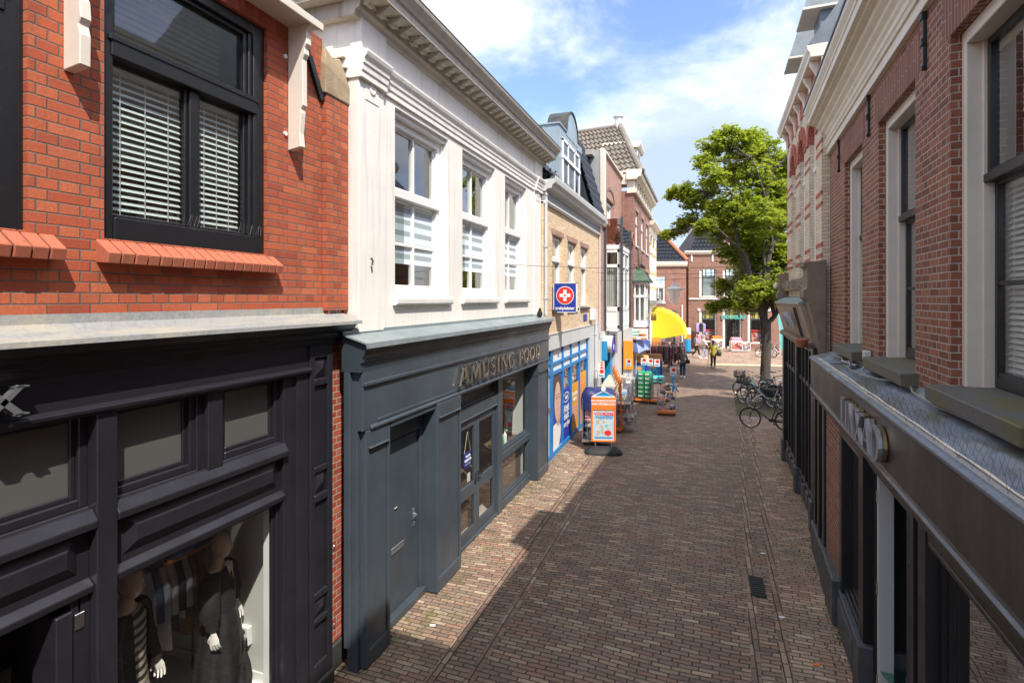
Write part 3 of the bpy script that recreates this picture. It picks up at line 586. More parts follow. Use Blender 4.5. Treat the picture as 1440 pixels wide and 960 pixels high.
# windows
for k,(a,b) in enumerate([(2.61,4.13),(.6,2.15),(-2.6,-1.0)]):
    m=F.mb(); X=-.06
    m.box(X-.1,X+.02,a,a+.09,4.73,6.95); m.box(X-.1,X+.02,b-.13,b,4.73,6.95); m.box(X-.1,X+.02,a+.09,b-.13,6.85,6.95); m.box(X-.1,X+.03,a+.09,b-.13,4.73,4.90)
    m.box(X-.1,X+.0,b-.17,b-.13,4.9,6.85); m.box(X-.09,X+.035,a+.07,b-.10,6.08,6.23); m.box(X-.09,X+.045,a+.05,b-.08,6.19,6.235)
    mid=a+.09+(b-a-.26)*.5+.06
    m.box(X-.09,X-.01,mid-.045,mid+.045,4.9,6.08)
    for (u,v) in((a+.09,mid-.045),(mid+.045,b-.17)):
        m.box(X-.08,X-.035,u,u+.03,4.9,6.08); m.box(X-.08,X-.035,v-.03,v,4.9,6.08); m.box(X-.08,X-.035,u,v,4.9,4.93)
    m.box(X-.08,X-.02,a+.09,a+.13,6.23,6.85); m.box(X-.08,X-.02,b-.21,b-.17,6.23,6.85); m.box(X-.08,X-.02,a+.13,b-.2,6.81,6.85); m.box(X-.08,X-.02,a+.13,b-.2,6.23,6.27)
    wdw=m.build('window',M['black_frame'],R,bevel=.007,label='wide black framed window with slatted blinds behind the lower panes' if k==0 else None)
    g=F.mb(); gx=X-.07; g.quad((gx,a+.05,4.8),(gx,b-.08,4.8),(gx,b-.08,6.9),(gx,a+.05,6.9)); g.build('pane',M['glass_up'],wdw)
    if k<2:
        venetian(F,wdw,a+.1,mid-.05,4.92,6.02,X-.125,.052); venetian(F,wdw,mid+.05,b-.19,4.92,6.02,X-.125,.052)
    # blind of the upper light
    s=F.mb(); z=6.24
    while z<6.9: s.add([(X-.36,a+.1,z),(X-.33,a+.1,z+.018),(X-.33,b-.2,z+.018),(X-.36,b-.2,z)],[(0,1,2,3)]); z+=.055
    s.build('upper_blind',M['slat'],wdw,solid=False)
    # brick sill: a row of slanting bricks set on edge
    s=F.mb(); n=int((b-a+.24)/.098); y=a-.06
    for i in range(n):
        yy=y+i*.098; j=rnd.uniform(-.004,.004)
        s.prof([(-.06,4.56),(.115+j,4.55),(.135+j,4.625),(-.02,4.735),(-.06,4.735)],yy+.005,yy+.093)
    s.build('sill',M['red_sill'],R,bevel=.005)
    f=F.mb().prof([(-.06,4.57),(.11,4.56),(.12,4.62),(-.03,4.725),(-.06,4.73)],y+.01,y+n*.098-.01); f.build('sill_bed',M['plinth_dark'],R)
    f=F.mb().wall(a-.10,b+.12,6.952,7.095,.003,.05); f.build('brick_lintel',M['red_arch'],R)
# bird wires on the sill rail
m=F.mb()
for i in range(44): y=2.66+i*.033; m.tube([(-.035,y,4.91),(-.01+rnd.uniform(-.02,.02),y+rnd.uniform(-.025,.025),5.0)],.0006,3,False)
tag(m.build('bird_wires',M['chrome'],R),kind='stuff')
# ---------------- black shopfront
K=M['black_paint']
m=F.mb(); m.box(-.1,.09,-6,4.61,3.54,3.90); m.prof([(0,3.50),(.10,3.50),(.135,3.53),(.14,3.555),(.11,3.575),(0,3.58)],-6,4.61)
m.build('fascia',K,R,bevel=.005)
m=F.mb(); m.prof([(-.05,3.80),(.10,3.80),(.115,3.86),(.15,3.87),(.155,3.92),(.20,3.95),(.24,4.0),(.27,4.01),(.27,4.03),(-.05,4.10)],-6,5.24); m.build('cornice',K,R,bevel=.004)
m=F.mb(); m.prof([(.004,4.10),(.285,4.036),(.29,4.012),(.295,4.012),(.292,4.046),(.012,4.135),(.010,4.20),(.004,4.20)],-6,5.27); m.build('flashing',M['zinc_light'],R)
m=F.mb(); spikes(m,[(.12+.1*((i%3)-1),1.2+i*.055,4.10) for i in range(72)],.08,.05,2,.0006); tag(m.build('bird_spikes',M['chrome'],R),kind='stuff')
m=F.mb()
m.box(-.12,.10,2.50,2.64,0,3.54); m.box(-.12,.02,3.335,3.40,2.84,3.54); m.box(-.12,.075,3.40,3.55,2.84,3.54); m.box(-.12,.04,3.55,3.58,2.84,3.54); m.box(-.12,.06,4.28,4.61,0,3.54); m.box(-.12,.09,4.44,4.61,0,3.54)
m.box(-.08,.02,2.64,4.28,2.30,2.86); m.box(-.08,.02,.9,2.50,2.34,2.86); m.box(-.12,.10,.55,.9,0,3.54)
m.prof([(-.05,2.72),(.11,2.72),(.115,2.77),(.06,2.85),(-.05,2.85)],2.64,4.30); m.prof([(-.05,2.72),(.11,2.72),(.115,2.77),(.06,2.85),(-.05,2.85)],.9,2.5)
m.prof([(-.05,2.27),(.065,2.27),(.075,2.32),(.02,2.37),(-.05,2.37)],2.64,4.30); m.prof([(-.05,2.27),(.065,2.27),(.075,2.32),(.02,2.37),(-.05,2.37)],.9,2.5)
panel(m,2.72,4.22,2.42,2.70,.021,.045,.085); panel(m,.98,2.42,2.42,2.70,.021,.045,.085)
m.box(-.12,.05,2.64,4.28,0,.36)
m.build('shopfront_frame',K,R,bevel=.006)
for (a,b) in((2.64,3.34),(3.58,4.28),(.9,2.5)):
    wd=sash(F,R,a,b,2.86,3.54,.0,.055,.08,'black_paint',glassm='frost',name='transom_window')
wd=sash(F,R,2.64,4.30,.36,2.29,.0,.045,.07,'black_paint',glassm='glass_dark',name='display_window')
# pilaster with bevelled panels and diamonds
m=F.mb(); a,b=4.61,4.97
m.box(-.12,.075,a,b,0,3.80)
for (y0,y1) in((a,a+.07),(b-.08,b)): m.box(.075,.115,y0,y1,.0,3.80)
for (z0,z1) in((0,.35),(1.05,1.12),(.78,.84),(2.10,2.18),(2.42,2.48),(3.36,3.43),(3.66,3.80)): m.box(.075,.112,a+.07,b-.08,z0,z1)
def diamond(m,y0,y1,z0,z1,x,d):
    c=(x+d,(y0+y1)/2,(z0+z1)/2); m.add([(x,y0,z0),(x,y1,z0),(x,y1,z1),(x,y0,z1),c],[(0,1,4),(1,2,4),(2,3,4),(3,0,4)])
diamond(m,a+.08,b-.09,3.44,3.65,.076,.05); diamond(m,a+.08,b-.09,2.19,2.41,.076,.05); diamond(m,a+.08,b-.09,.85,1.04,.076,.05)
m.add([(.076,a+.08,3.35),(.076,b-.09,3.35),(.076,(a+b)/2,3.22)],[(0,1,2)])
m.build('pilaster',K,R,bevel=.006)
m=F.mb().box(-.3,.0,4.97,5.34,.32,3.84); m.build('wall_strip',M['old_brick'],R)
m=F.mb().box(-.3,.03,4.975,5.345,0,.30); m.box(-.1,.14,4.55,4.975,0,.16); m.build('plinth',M['plinth_dark'],R,bevel=.01)
for z in (.55,1.45): F.mb().ring((.035,5.10,z),.014,.004,'x',12,5).build('hook_eye',M['chrome'],R)
# doorway left of the post
m=F.mb(); m.box(-.62,-.56,.95,2.2,0,2.25); m.build('shop_door',M['interior_brown'],R)
m=F.mb(); m.box(-.62,.03,2.38,2.50,0,2.29); m.box(-.2,.05,2.28,2.381,0,2.2); m.build('door_jamb',K,R,bevel=.006); F.mb().box(-.62,.0,.9,.97,0,2.29).build('door_jamb',K,R,bevel=.006)
m=F.mb(); m.box(.0,.04,2.40,2.46,2.05,2.16); m.box(.01,.03,2.42,2.44,2.16,2.26); m.build('door_closer',M['chrome'],R,bevel=.004)
# letter X of the shop name
m=F.mb(); stroke_letter(m,'X',lambda x,y,d:(.15+d,1.815+x*.25,3.605+y*.175),.05); m.build('sign_letter',M['silver'],R,label='grey capital letter X standing off the black fascia')
m=F.mb().box(.09,.16,1.93,1.94,3.68,3.70); m.build('letter_pin',M['iron'],R)
# inside of the building
m=F.mb(); m.box(-8.2,-8,-6,5.3,0,7.1); m.box(-8,-.3,-6,-5.8,0,7.1); m.box(-8,-.3,5.15,5.31,0,7.1); m.box(-8,-.3,-5.8,5.15,7.0,7.09)
m.build('inner_walls',M['interior'],R)
F.mb().box(-8,-.3,-5.8,5.15,3.66,4.0).build('shop_ceiling',M['print_white'],R)
m=F.mb(); m.box(-3.2,-.12,4.45,4.60,.2,3.3); m.build('display_partition',M['interior_light'],R)
m=F.mb(); m.box(-.20,-.12,4.28,4.45,.2,3.3); m.box(-.62,-.6,4.38,4.45,.2,.30); m.box(-2.5,-.2,4.435,4.45,.2,.32); m.build('display_reveal',M['white_paint'],R)
m=F.mb(); m.box(-3.2,-.12,2.5,4.45,0.02,.22); m.build('display_floor',M['print_white'],R)
m=F.mb(); m.box(-3.3,-3.2,.5,4.6,0,3.6); m.box(-3.2,-.62,.80,.88,0,3.6); m.build('back_partition',M['interior_brown'],R)
m=F.mb(); m.box(-.64,-.52,4.39,4.45,.60,.80); 
so_=m.build('wall_socket',M['white_paint'],R,bevel=.008); m=F.mb()
for z in(.65,.75): m.lathe([(.025,-.003),(.025,.002)],(-.58,4.387,z),10,axis='y')
m.build('socket_hole',M['iron'],so_)
# ---------------------------------------------------------------- mannequins
def ell(c,rx,ry,n=20,rot=0,ph=0):
    out=[]
    for k in range(n):
        a=2*PI*k/n+ph; x=rx*math.cos(a); y=ry*math.sin(a); out.append((c[0]+x*math.cos(rot)-y*math.sin(rot),c[1]+x*math.sin(rot)+y*math.cos(rot),c[2]))
    return out
def hand(name,mat,parent,wr,dn,side,sc_=1,thumb=1,curl=.35):
    """hand hanging along dn, palm facing side; five separate bent fingers"""
    wr=Vector(wr);dn=Vector(dn).normalized();side=Vector(side).normalized();ac=dn.cross(side).normalized()
    m=MB(); L=.085*sc_
    rings=[]
    for t,wd,th in((0,.024,.018),(.25,.03,.016),(.6,.040,.015),(1,.040,.012)):
        c=wr+dn*L*t; ring=[]
        for k in range(10):
            a=2*PI*k/10; ring.append(tuple(c+ac*math.cos(a)*wd*sc_+side*math.sin(a)*th*sc_))
        rings.append(ring)
    m.loft(rings)
    for i,(off,ln) in enumerate(((-.030,.062),(-.010,.074),(.011,.070),(.031,.054))):
        b=wr+dn*L*.95+ac*off*sc_; c1=curl*(1+.25*i); d1=(dn+side*c1*.5+ac*off*3).normalized(); d2=(dn+side*c1*1.4).normalized(); d3=(dn+side*c1*2.4).normalized()
        p1=b+d1*ln*.45*sc_; p2=p1+d2*ln*.32*sc_; p3=p2+d3*ln*.25*sc_
        m.tube([b-dn*.02*sc_,b,p1,p2,p3],[.009*sc_,.0095*sc_,.0085*sc_,.0075*sc_,.005*sc_],7)
    b=wr+dn*L*.3+ac*(-.026*thumb)*sc_; d1=(dn*.75-ac*thumb*.7+side*.25).normalized(); d2=(dn-ac*thumb*.2+side*.4).normalized()
    m.tube([wr+dn*L*.15,b,b+d1*.036*sc_,b+d1*.036*sc_+d2*.03*sc_],[.012*sc_,.0125*sc_,.010*sc_,.006*sc_],7)
    return m.build(name,M[mat],parent,smooth=True)
def egg_head(m,c,s=1,yaw=0,lean=0):
    rings=[]
    for t in range(13):
        a=PI*t/12; z=math.cos(a)*.135; r=math.sin(a)
        wx=.075*r*(1-.18*max(0,-math.cos(a))); wy=.10*r*(1-.22*max(0,-math.cos(a))); 
        fy=.012*max(0,-math.cos(a)*r)*2
        rings.append([(c[0]+s*((wx*math.cos(b))*math.cos(yaw)-(wy*math.sin(b)+fy)*math.sin(yaw)),c[1]+s*((wx*math.cos(b))*math.sin(yaw)+(wy*math.sin(b)+fy)*math.cos(yaw)),c[2]-s*z*-1) for b in [2*PI*k/20 for k in range(20)]])
    m.loft(rings[::-1])
def mannequin(loc,label,dress,top_h,facing):
    root=empty('mannequin',loc,facing,label,'mannequin'); s=top_h/1.78
    m=MB(); zc=1.645*s
    egg_head(m,(0,.02*s,zc),s*1.02)
    # nose ridge, ears
    m.tube([(0,.105*s,zc+.02*s),(0,.128*s,zc-.02*s),(0,.115*s,zc-.035*s)],[.008*s,.012*s,.010*s],6)
    for sx in(-1,1): m.lathe([(.001,-.01*s),(.020*s,0),(.001,.01*s)],(sx*.076*s,.01*s,zc-.01*s),8,sy=1.5,axis='x')
    m.loft([ell((0,.0,1.56*s),.052*s,.056*s),ell((0,-.01*s,1.50*s),.055*s,.055*s),ell((0,-.015*s,1.45*s),.09*s,.062*s),ell((0,-.02*s,1.42*s),.16*s,.075*s),ell((0,-.01*s,1.25*s),.15*s,.095*s),ell((0,0,1.05*s),.12*s,.085*s),ell((0,0,.9*s),.16*s,.10*s),ell((0,0,.8*s),.16*s,.10*s)])
    for sx in(-1,1): m.loft([ell((sx*.08*s,0,.82*s),.078*s,.085*s),ell((sx*.085*s,.01*s,.48*s),.05*s,.055*s),ell((sx*.09*s,-.01*s,.3*s),.048*s,.05*s),ell((sx*.09*s,-.01*s,.08*s),.028*s,.032*s),ell((sx*.09*s,.03*s,.02*s),.035*s,.09*s)])
    body=m.build('body',M['mannequin'],root,smooth=True)
    m=MB().lathe([(.17,0),(.17,.012),(.02,.02)],(0,0,0),24); m.build('base_plate',M['chrome'],root)
    return root,s
# the right one: black V-neck wide-sleeved top over a long pleated dark skirt
def garment(rings_spec,n=36,fold=None):
    rings=[]
    for (cx,cy,z,rx,ry,am) in rings_spec:
        ring=[]
        for k in range(n):
            a=2*PI*k/n; f=1+am*(.5*math.sin(7*a+z*3)+.5*math.sin(11*a-z*2))
            ring.append((cx+rx*f*math.cos(a),cy+ry*f*math.sin(a),z))
        rings.append(ring)
    return rings
root,s=mannequin((-4.60,4.07,.22),'mannequin in a black V-neck top and long charcoal skirt, right of the two','a',1.72,R_(-62))
m=MB(); m.loft(garment([(0,-.01,1.375,.165,.085,0),(0,-.0,1.33,.195,.115,.01),(0,.01,1.18,.19,.135,.03),(0,.01,1.02,.18,.135,.05),(0,.01,.98,.185,.14,.05)]),cap=True)
for sx in(-1,1):
    m.loft([ell((sx*.15,-.01,1.38),.06,.07),ell((sx*.20,-.01,1.33),.085,.095),ell((sx*.25,.0,1.18),.09,.10),ell((sx*.28,.02,1.02),.085,.09),ell((sx*.285,.04,.96),.055,.06),ell((sx*.287,.045,.91),.05,.055)])
m.build('top',M['black_cloth'],root,smooth=True,angle=60)
m=MB(); vv=[(0,.118,1.18),(-.07,.085,1.405),(.07,.085,1.405),(0,.126,1.24)]
m.add([(0,.140,1.20),(-.072,.10,1.40),(-.035,.062,1.425),(.035,.062,1.425),(.072,.10,1.40)],[(0,1,2,3,4)]); m.build('neckline',M['mannequin'],root,solid=False)
m=MB(); m.loft(garment([(0,.01,1.0,.175,.13,.02),(0,.01,.85,.22,.165,.04),(0,.01,.6,.26,.20,.06),(0,.01,.25,.31,.25,.08),(0,.01,.2,.315,.255,.08)],n=72)); m.build('skirt',M['bag'],root,smooth=True,angle=70)
hand('hand','hand_white',root,(.30,.06,.88),(.12,.15,-1),(-1,.1,0),1.15,1)
hand('hand','hand_white',root,(-.295,.06,.86),(-.05,.2,-1),(1,.1,0),1.15,-1)
m=MB(); m.tube([(.29,.045,.93),(.30,.06,.87)],[.028,.024],10); m.tube([(-.29,.045,.93),(-.295,.06,.86)],[.028,.024],10); m.build('wrist',M['hand_white'],root,smooth=True)
m=MB().ring((-.296,.062,.872),.029,.003,'z',18,5); m.build('bracelet',M['print_red'],root)
# the left one: striped knit under an open black cardigan
root2,s2=mannequin((-4.60,3.16,.22),'mannequin in a striped knit and open black jacket, left of the two','b',1.80,R_(-62))
m=MB(); m.loft(garment([(0,-.01,1.44,.15,.085,0),(0,0,1.36,.185,.115,.0),(0,.0,1.2,.175,.12,.02),(0,.0,1.0,.17,.12,.03),(0,.0,.82,.19,.14,.04)])); m.build('knit_top',M['stripe_cloth'],root2,smooth=True,angle=60)
m=MB()
for sx in(-1,1):
    m.loft([ell((sx*.16,-.01,1.45),.07,.075),ell((sx*.21,-.01,1.38),.08,.09),ell((sx*.25,.0,1.2),.075,.08),ell((sx*.27,.04,1.0),.065,.07),ell((sx*.275,.08,.85),.06,.062)])
n=24; rr=[]
for (z,rx,ry,o) in((1.46,.15,.095,0),(1.38,.215,.135,0),(1.2,.205,.14,.0),(1.0,.205,.145,.01),(.78,.235,.17,.02)):
    rr.append([((rx+o)*math.cos(a),(ry+o)*math.sin(a),z) for a in [R_(125)+R_(290)*k/n for k in range(n+1)]])
for i in range(len(rr)-1):
    vs=rr[i]+rr[i+1]; m.add(vs,[(k,k+1,n+1+k+1,n+1+k) for k in range(n)])
m.build('cardigan',M['black_cloth'],root2,smooth=True,angle=60)
m=MB(); m.loft(garment([(0,0,.86,.18,.13,.02),(0,0,.6,.21,.17,.05),(0,0,.25,.23,.19,.06)],n=60)); m.build('skirt',M['interior'],root2,smooth=True,angle=70)
hand('hand','hand_white',root2,(.28,.10,.84),(.1,.15,-1),(-1,.1,0),1.15,1)
hand('hand','hand_white',root2,(-.28,.10,.84),(-.1,.15,-1),(1,.1,0),1.15,-1)
# handbag hanging from the mannequin's hand
bg_=empty('handbag',(-4.30,4.09,.42),R_(-50),'crinkled black nylon handbag hanging from the hand of the right mannequin','handbag')
m=MB(); m.loft([[(x*f+.01*math.sin(9*x+z*20),y*g*(1+.25*math.sin(x*31+z*17)),z) for x,y in [(.14*math.cos(a),.055*math.sin(a)) for a in [2*PI*k/28 for k in range(28)]]] for z,f,g in((0,.8,.8),(.03,1,1.1),(.12,1.1,1.2),(.22,1.0,.9),(.30,.85,.6),(.34,.75,.35))]); m.build('bag_body',M['bag'],bg_,smooth=True,angle=50)
m=MB()
for dx in(-.02,.02): m.tube([(-.10,dx,.32),(-.06,dx,.44),(-.01,dx,.50),(.05,dx,.45),(.10,dx,.32)],.008,6)
m.build('strap',M['black_cloth'],bg_)
# clothes rail behind the mannequins
rk=empty('clothes_rail',(-5.30,3.85,.10),0,'black clothes rail of shirts and jackets on orange hangers behind the mannequins','clothes rail')
m=MB(); m.tube([(0,-.95,0),(0,-.95,1.72)],.014,8); m.tube([(0,.5,0),(0,.5,1.72)],.014,8); m.tube([(0,-.97,1.70),(0,.52,1.70)],.014,8)
for y in(-.95,.5): m.box(-.25,.25,y-.015,y+.015,0,.02)
m.build('rail_frame',M['iron'],rk,smooth=True)
gm=[paint('garment_cloth',c,.85,.15,9,.25,.03) for c in (W_(.45,.50,.60),W_(.05,.10,.20),W_(.62,.52,.56),W_(.04,.05,.09),W_(.30,.33,.38),W_(.16,.09,.05),W_(.20,.12,.06),W_(.11,.07,.045))]
for i in range(17):
    y=-.88+i*.079; mm=MB(); mt=gm[(5,6,3,1,7,0,3,4,2,0,1,0,2,3,0,5,6)[i]]; L=rnd.uniform(.62,.95); x0=.0
    mm.loft([[(p[0]*w_,y+p[1]+.012*math.sin(p[0]*40+z*9+i),z) for p in [(math.cos(a),.026*math.sin(a)) for a in [2*PI*k/18 for k in range(18)]]] for z,w_ in((1.60,.05),(1.57,.12),(1.52,.215),(1.40,.235),(1.1,.22),(1.57-L,.235))])
    for sx in(-1,1): mm.tube([(sx*.19,y,1.52),(sx*.26,y+.01,1.30),(sx*.28,y+.01,1.02)],[.045,.04,.032],8)
    mm.build('garment',mt,rk,smooth=True,angle=60)
    h=MB(); h.tube([(0,y,1.61),(0,y,1.66),(.018,y,1.70),(0,y,1.725),(-.015,y,1.71)],.003,5); h.tube([(-.2,y,1.53),(-.03,y,1.60),(.03,y,1.60),(.2,y,1.53)],.011,6); h.build('hanger',M['wood'],rk)
sh=MB(); sh.box(-5.15,-4.82,3.70,4.27,1.745,1.78); tag(sh.build('shelf',M['wood'],bevel=.004),'orange wooden shelf above the clothes rail in the shop window','shelf')
jn=empty('folded_jeans',(-4.98,3.99,1.782),0,'folded pair of blue jeans lying on the orange wooden shelf','jeans'); m=MB()
for k in range(2): m.box(-.20,.18,-.26+.01*k,.27,k*.035,k*.035+.03)
m.build('denim',M['denim'],jn,bevel=.012,seg=2); m=MB(); m.obox((.05,.20,.068),(.07,.01,0),(-.01,.05,0),(0,0,.012)); m.build('label_patch',gm[0],jn)
# bust seen dimly through the frosted transom
bs_=empty('head_bust',(-4.42,2.06,2.62),0,'pale bald display head behind the frosted glass over the shop door','bust'); m=MB(); egg_head(m,(0,0,.27),.62); m.tube([(0,0,.0),(0,0,.22)],[.05,.032],12); m.build('head',M['mannequin'],bs_,smooth=True)
# ================================================================ WHITE BUILDING with the slate-blue shopfront
F=Fr('white_building',-3.86,5.32,label='white rendered building with three tall windows over a slate blue shopfront lettered AMUSING FOOD',cat='building'); R=F.root
WIN=[(6.15,7.72),(8.26,9.78),(10.34,11.76)]
m=F.mb().wall(5.345,12.84,3.85,7.98,0,.3,ops=[(a,b,4.30,6.85) for a,b in WIN]); m.build('wall',M['white'],R)
for a,b in((5.33,5.86),(12.30,12.85)):
    m=F.mb(); m.box(-.25,.022,a,b,3.9,6.93); m.box(-.2,.03,a+.12,b-.12,6.70,6.93); m.lathe([(.07,.02),(.07,.04),(.05,.045),(.02,.04)],(0,(a+b)/2,6.86),16,axis='x')
    m.build('pilaster',M['white'],R,bevel=.008)
def entab(dx,a,b):
    m.prof([(-.1,6.92),(.03+dx,6.92),(.03+dx,6.99),(.045+dx,7.0),(.05+dx,7.07),(.065+dx,7.08),(.07+dx,7.13),(.10+dx,7.17),(.115+dx,7.21),(.115+dx,7.235),(-.1,7.25)],a,b)
m=F.mb(); entab(0,5.87,12.29); entab(.045,5.31,5.86); entab(.045,12.30,12.87); m.build('architrave',M['white'],R,bevel=.004)
m=F.mb(); m.box(-6,-.302,5.342,5.36,0,8.0); m.build('side_wall',M['white'],R)
m=F.mb(); m.box(-2.5,-.1,5.29,5.342,6.92,7.02); m.box(-2.5,-.1,5.25,5.342,7.02,7.13); m.box(-2.5,-.1,5.21,5.342,7.13,7.235); m.build('architrave_return',M['white'],R,bevel=.006)
m=F.mb(); m.box(-2.5,-.1,5.24,5.342,7.62,7.80); m.box(-2.5,-.1,5.10,5.342,7.80,7.92); m.box(-2.5,-.1,5.04,5.342,7.92,8.06); m.build('cornice_return',M['cornice_stone'],R,bevel=.006)
m=F.mb(); m.box(-.1,.02,5.87,12.3,7.2,7.62); m.box(-.1,.06,5.33,5.86,7.2,7.62); m.box(-.1,.06,12.30,12.85,7.2,7.62); m.build('frieze',M['white'],R)
m=F.mb(); pr=[(-.1,7.60),(.05,7.60),(.07,7.66),(.12,7.68),(.14,7.76),(.17,7.77),(.17,7.80)]
m.prof(pr+[(-.1,7.80)],5.2,12.98); m.prof([(-.1,7.80),(.36,7.80),(.36,7.90),(.39,7.92),(.41,7.955),(.47,8.02),(.48,8.05),(.48,8.075),(-.1,8.12)],5.08,13.1)
m.build('cornice',M['cornice_stone'],R,bevel=.004)
n=31
for i in range(n):
    m=F.mb(); y=5.30+i*(12.9-5.3)/(n-1)-.055
    m.prof([(.14,7.80),(.14,7.72),(.20,7.70),(.24,7.735),(.30,7.745),(.34,7.77),(.34,7.80)],y,y+.11)
    m.build('modillion',M['cornice_stone'],R,bevel=.006)
m=F.mb(); m.prof([(.482,8.06),(.486,8.085),(-.1,8.14),(-.1,8.13),(.47,8.08)],5.05,13.12); m.build('gutter_edge',M['plinth_dark'],R)
m=F.mb(); m.add([(.2,5.32,8.1),(.2,12.86,8.1),(-8,12.86,8.1),(-8,5.32,8.1),(-4,6.5,10.0),(-4,11.6,10.0)],[(0,1,5,4),(1,2,5),(2,3,4,5),(3,0,4)]); m.build('roof',M['slate_roof'],R,solid=False)
for i,(a,b) in enumerate(WIN):
    m=F.mb(); m.prof([(-.2,4.21),(.05,4.21),(.075,4.23),(.08,4.30),(.06,4.325),(-.2,4.34)],a-.06,b+.06); m.box(-.1,.018,a-.0,b+.0,4.17,4.21); m.build('sill',M['white'],R,bevel=.008)
    w=sash(F,R,a+.03,b-.03,4.34,6.78,-.13,.11,.12,'white_paint',trans=5.76,tw=.13,low=((a+b)/2,),high=((a+b)/2,),hbar=(5.07,),bw=.045)
    m=F.mb(); m.box(-.22,-.05,a+.0,b-.0,6.78,6.87); m.box(-.24,-.10,a,a+.03,4.34,6.8); m.box(-.24,-.10,b-.03,b,4.34,6.8); m.build('window_casing',M['white_paint'],R,bevel=.004)
    cloth_quad(F,w,a+.12,b-.12,4.80,5.72,-.22,'daynight','striped_blind')
    m=F.mb(); m.box(-1.7,-.45,a-.2,b+.2,4.2,4.26); m.box(-.7,-.55,b-.35,b-.2,4.26,4.62); m.build('window_board',M['wood'],w)
# house interior
m=F.mb(); m.box(-6.2,-6,5.33,12.84,0,8.0); m.box(-6,-.3,5.35,5.5,0,8); m.box(-6,-.3,12.66,12.84,0,8); m.box(-6,-.3,5.5,12.66,3.4,3.9); m.box(-6,-.3,5.5,12.66,7.3,7.6); m.build('inner_walls',M['interior'],R)
# wall marks: anchor curl and cable
m=F.mb(); m.tube([(.01,5.56,4.78),(.03,5.58,4.80),(.04,5.60,4.76),(.02,5.59,4.72)],.008,6); m.tube([(.01,5.59,4.68),(.03,5.57,4.70),(.03,5.59,4.64),(.01,5.60,4.6)],.008,6); m.build('iron_hook',M['iron'],R)
# ---------------- slate-blue shopfront
G_=M['grey_paint']
m=F.mb()
m.box(-.06,.20,5.16,12.95,2.78,3.50); m.box(.20,.235,5.16,12.95,3.30,3.34)
m.prof([(.20,2.775),(.222,2.775),(.228,2.80),(.21,2.83),(.20,2.83)],5.3,12.93)
m.box(.2,.212,5.45,12.9,2.84,2.88)
m.build('fascia',G_,R,bevel=.005)
m=F.mb(); m.prof([(-.05,3.46),(.20,3.46),(.205,3.56),(.225,3.57),(.23,3.62),(.255,3.66),(.275,3.72),(.30,3.735),(.30,3.765),(-.05,3.86)],5.10,12.99); m.build('cornice',M['grey_dark'],R,bevel=.004)
m=F.mb(); m.prof([(-.02,3.92),(.0,3.92),(0,3.875),(.31,3.785),(.32,3.74),(.327,3.74),(.322,3.80),(.01,3.89),(.01,3.93),(-.02,3.93)],5.06,13.02); m.build('flashing',M['zinc'],R)
m=F.mb()
# corner return, pilasters with raised borders
m.box(-.02,.12,5.16,5.22,0,2.78); m.box(-.02,.06,5.10,5.16,0.3,3.46)
def pil(a,b,x1,z1=2.77):
    m.box(-.3 if a>5.5 else -.06,x1-.018,a,b,0.02,z1)
    m.box(x1-.018,x1,a,a+.055,.02,z1); m.box(x1-.018,x1,b-.055,b,.02,z1); m.box(x1-.018,x1,a+.055,b-.055,.02,.2); m.box(x1-.018,x1,a+.055,b-.055,z1-.2,z1)
    m.prof([(x1-.018,.2),(x1+.004,.2),(x1-.018,.235)],a+.055,b-.055); m.box(x1-.018,x1+.03,a+.05,b-.05,z1-.215,z1-.195)
m.box(-.3,-.05,5.36,12.95,2.79,3.49); m.box(-.3,-.12,7.74,7.98,0,2.78); m.box(-.3,-.02,7.98,12.02,2.70,2.78); m.box(-.3,-.0,7.74,8.0,0,2.78)
m.build('shopfront_frame',G_,R,bevel=.006)
for a_,b_,x_ in((5.225,5.73,.20),(6.93,7.735,.225),(12.025,12.93,.20)):
    m=F.mb(); pil(a_,b_,x_); m.build('pilaster',G_,R,bevel=.006)
m=F.mb(); m.box(-.3,.20,5.75,6.93,2.70,2.775); m.box(-.16,-.02,5.73,5.80,0,2.7); m.box(-.16,-.02,6.86,6.93,0,2.7); m.box(-.16,-.02,5.8,6.86,2.42,2.7); m.box(-.16,.04,5.735,6.925,0,.10); m.build('door_frame',G_,R,bevel=.006)
m=F.mb(); m.box(-.13,-.06,5.82,6.84,.10,2.40); dr=m.build('front_door',G_,R,bevel=.01,label='plain slate blue house door with a steel letter slot')
m=F.mb(); m.box(-.06,-.045,6.15,6.46,.88,.96); m.box(-.05,-.035,6.16,6.45,.95,.975); dl=m.build('letter_slot',M['silver'],dr,bevel=.003)
m=F.mb(); m.box(-.06,-.045,6.70,6.75,1.05,1.30); m.tube([(-.045,6.725,1.22),(.0,6.725,1.22),(.005,6.64,1.22)],.012,8); m.lathe([(.022,-.05),(.022,-.035)],(0,6.725,1.10),10,axis='x'); m.build('handle',M['silver'],dr,bevel=.002)
text_obj('house_number','44',M['chrome'],dr,F.T((-.055,6.27,1.46)),(0,1,0),(0,0,1),.07)
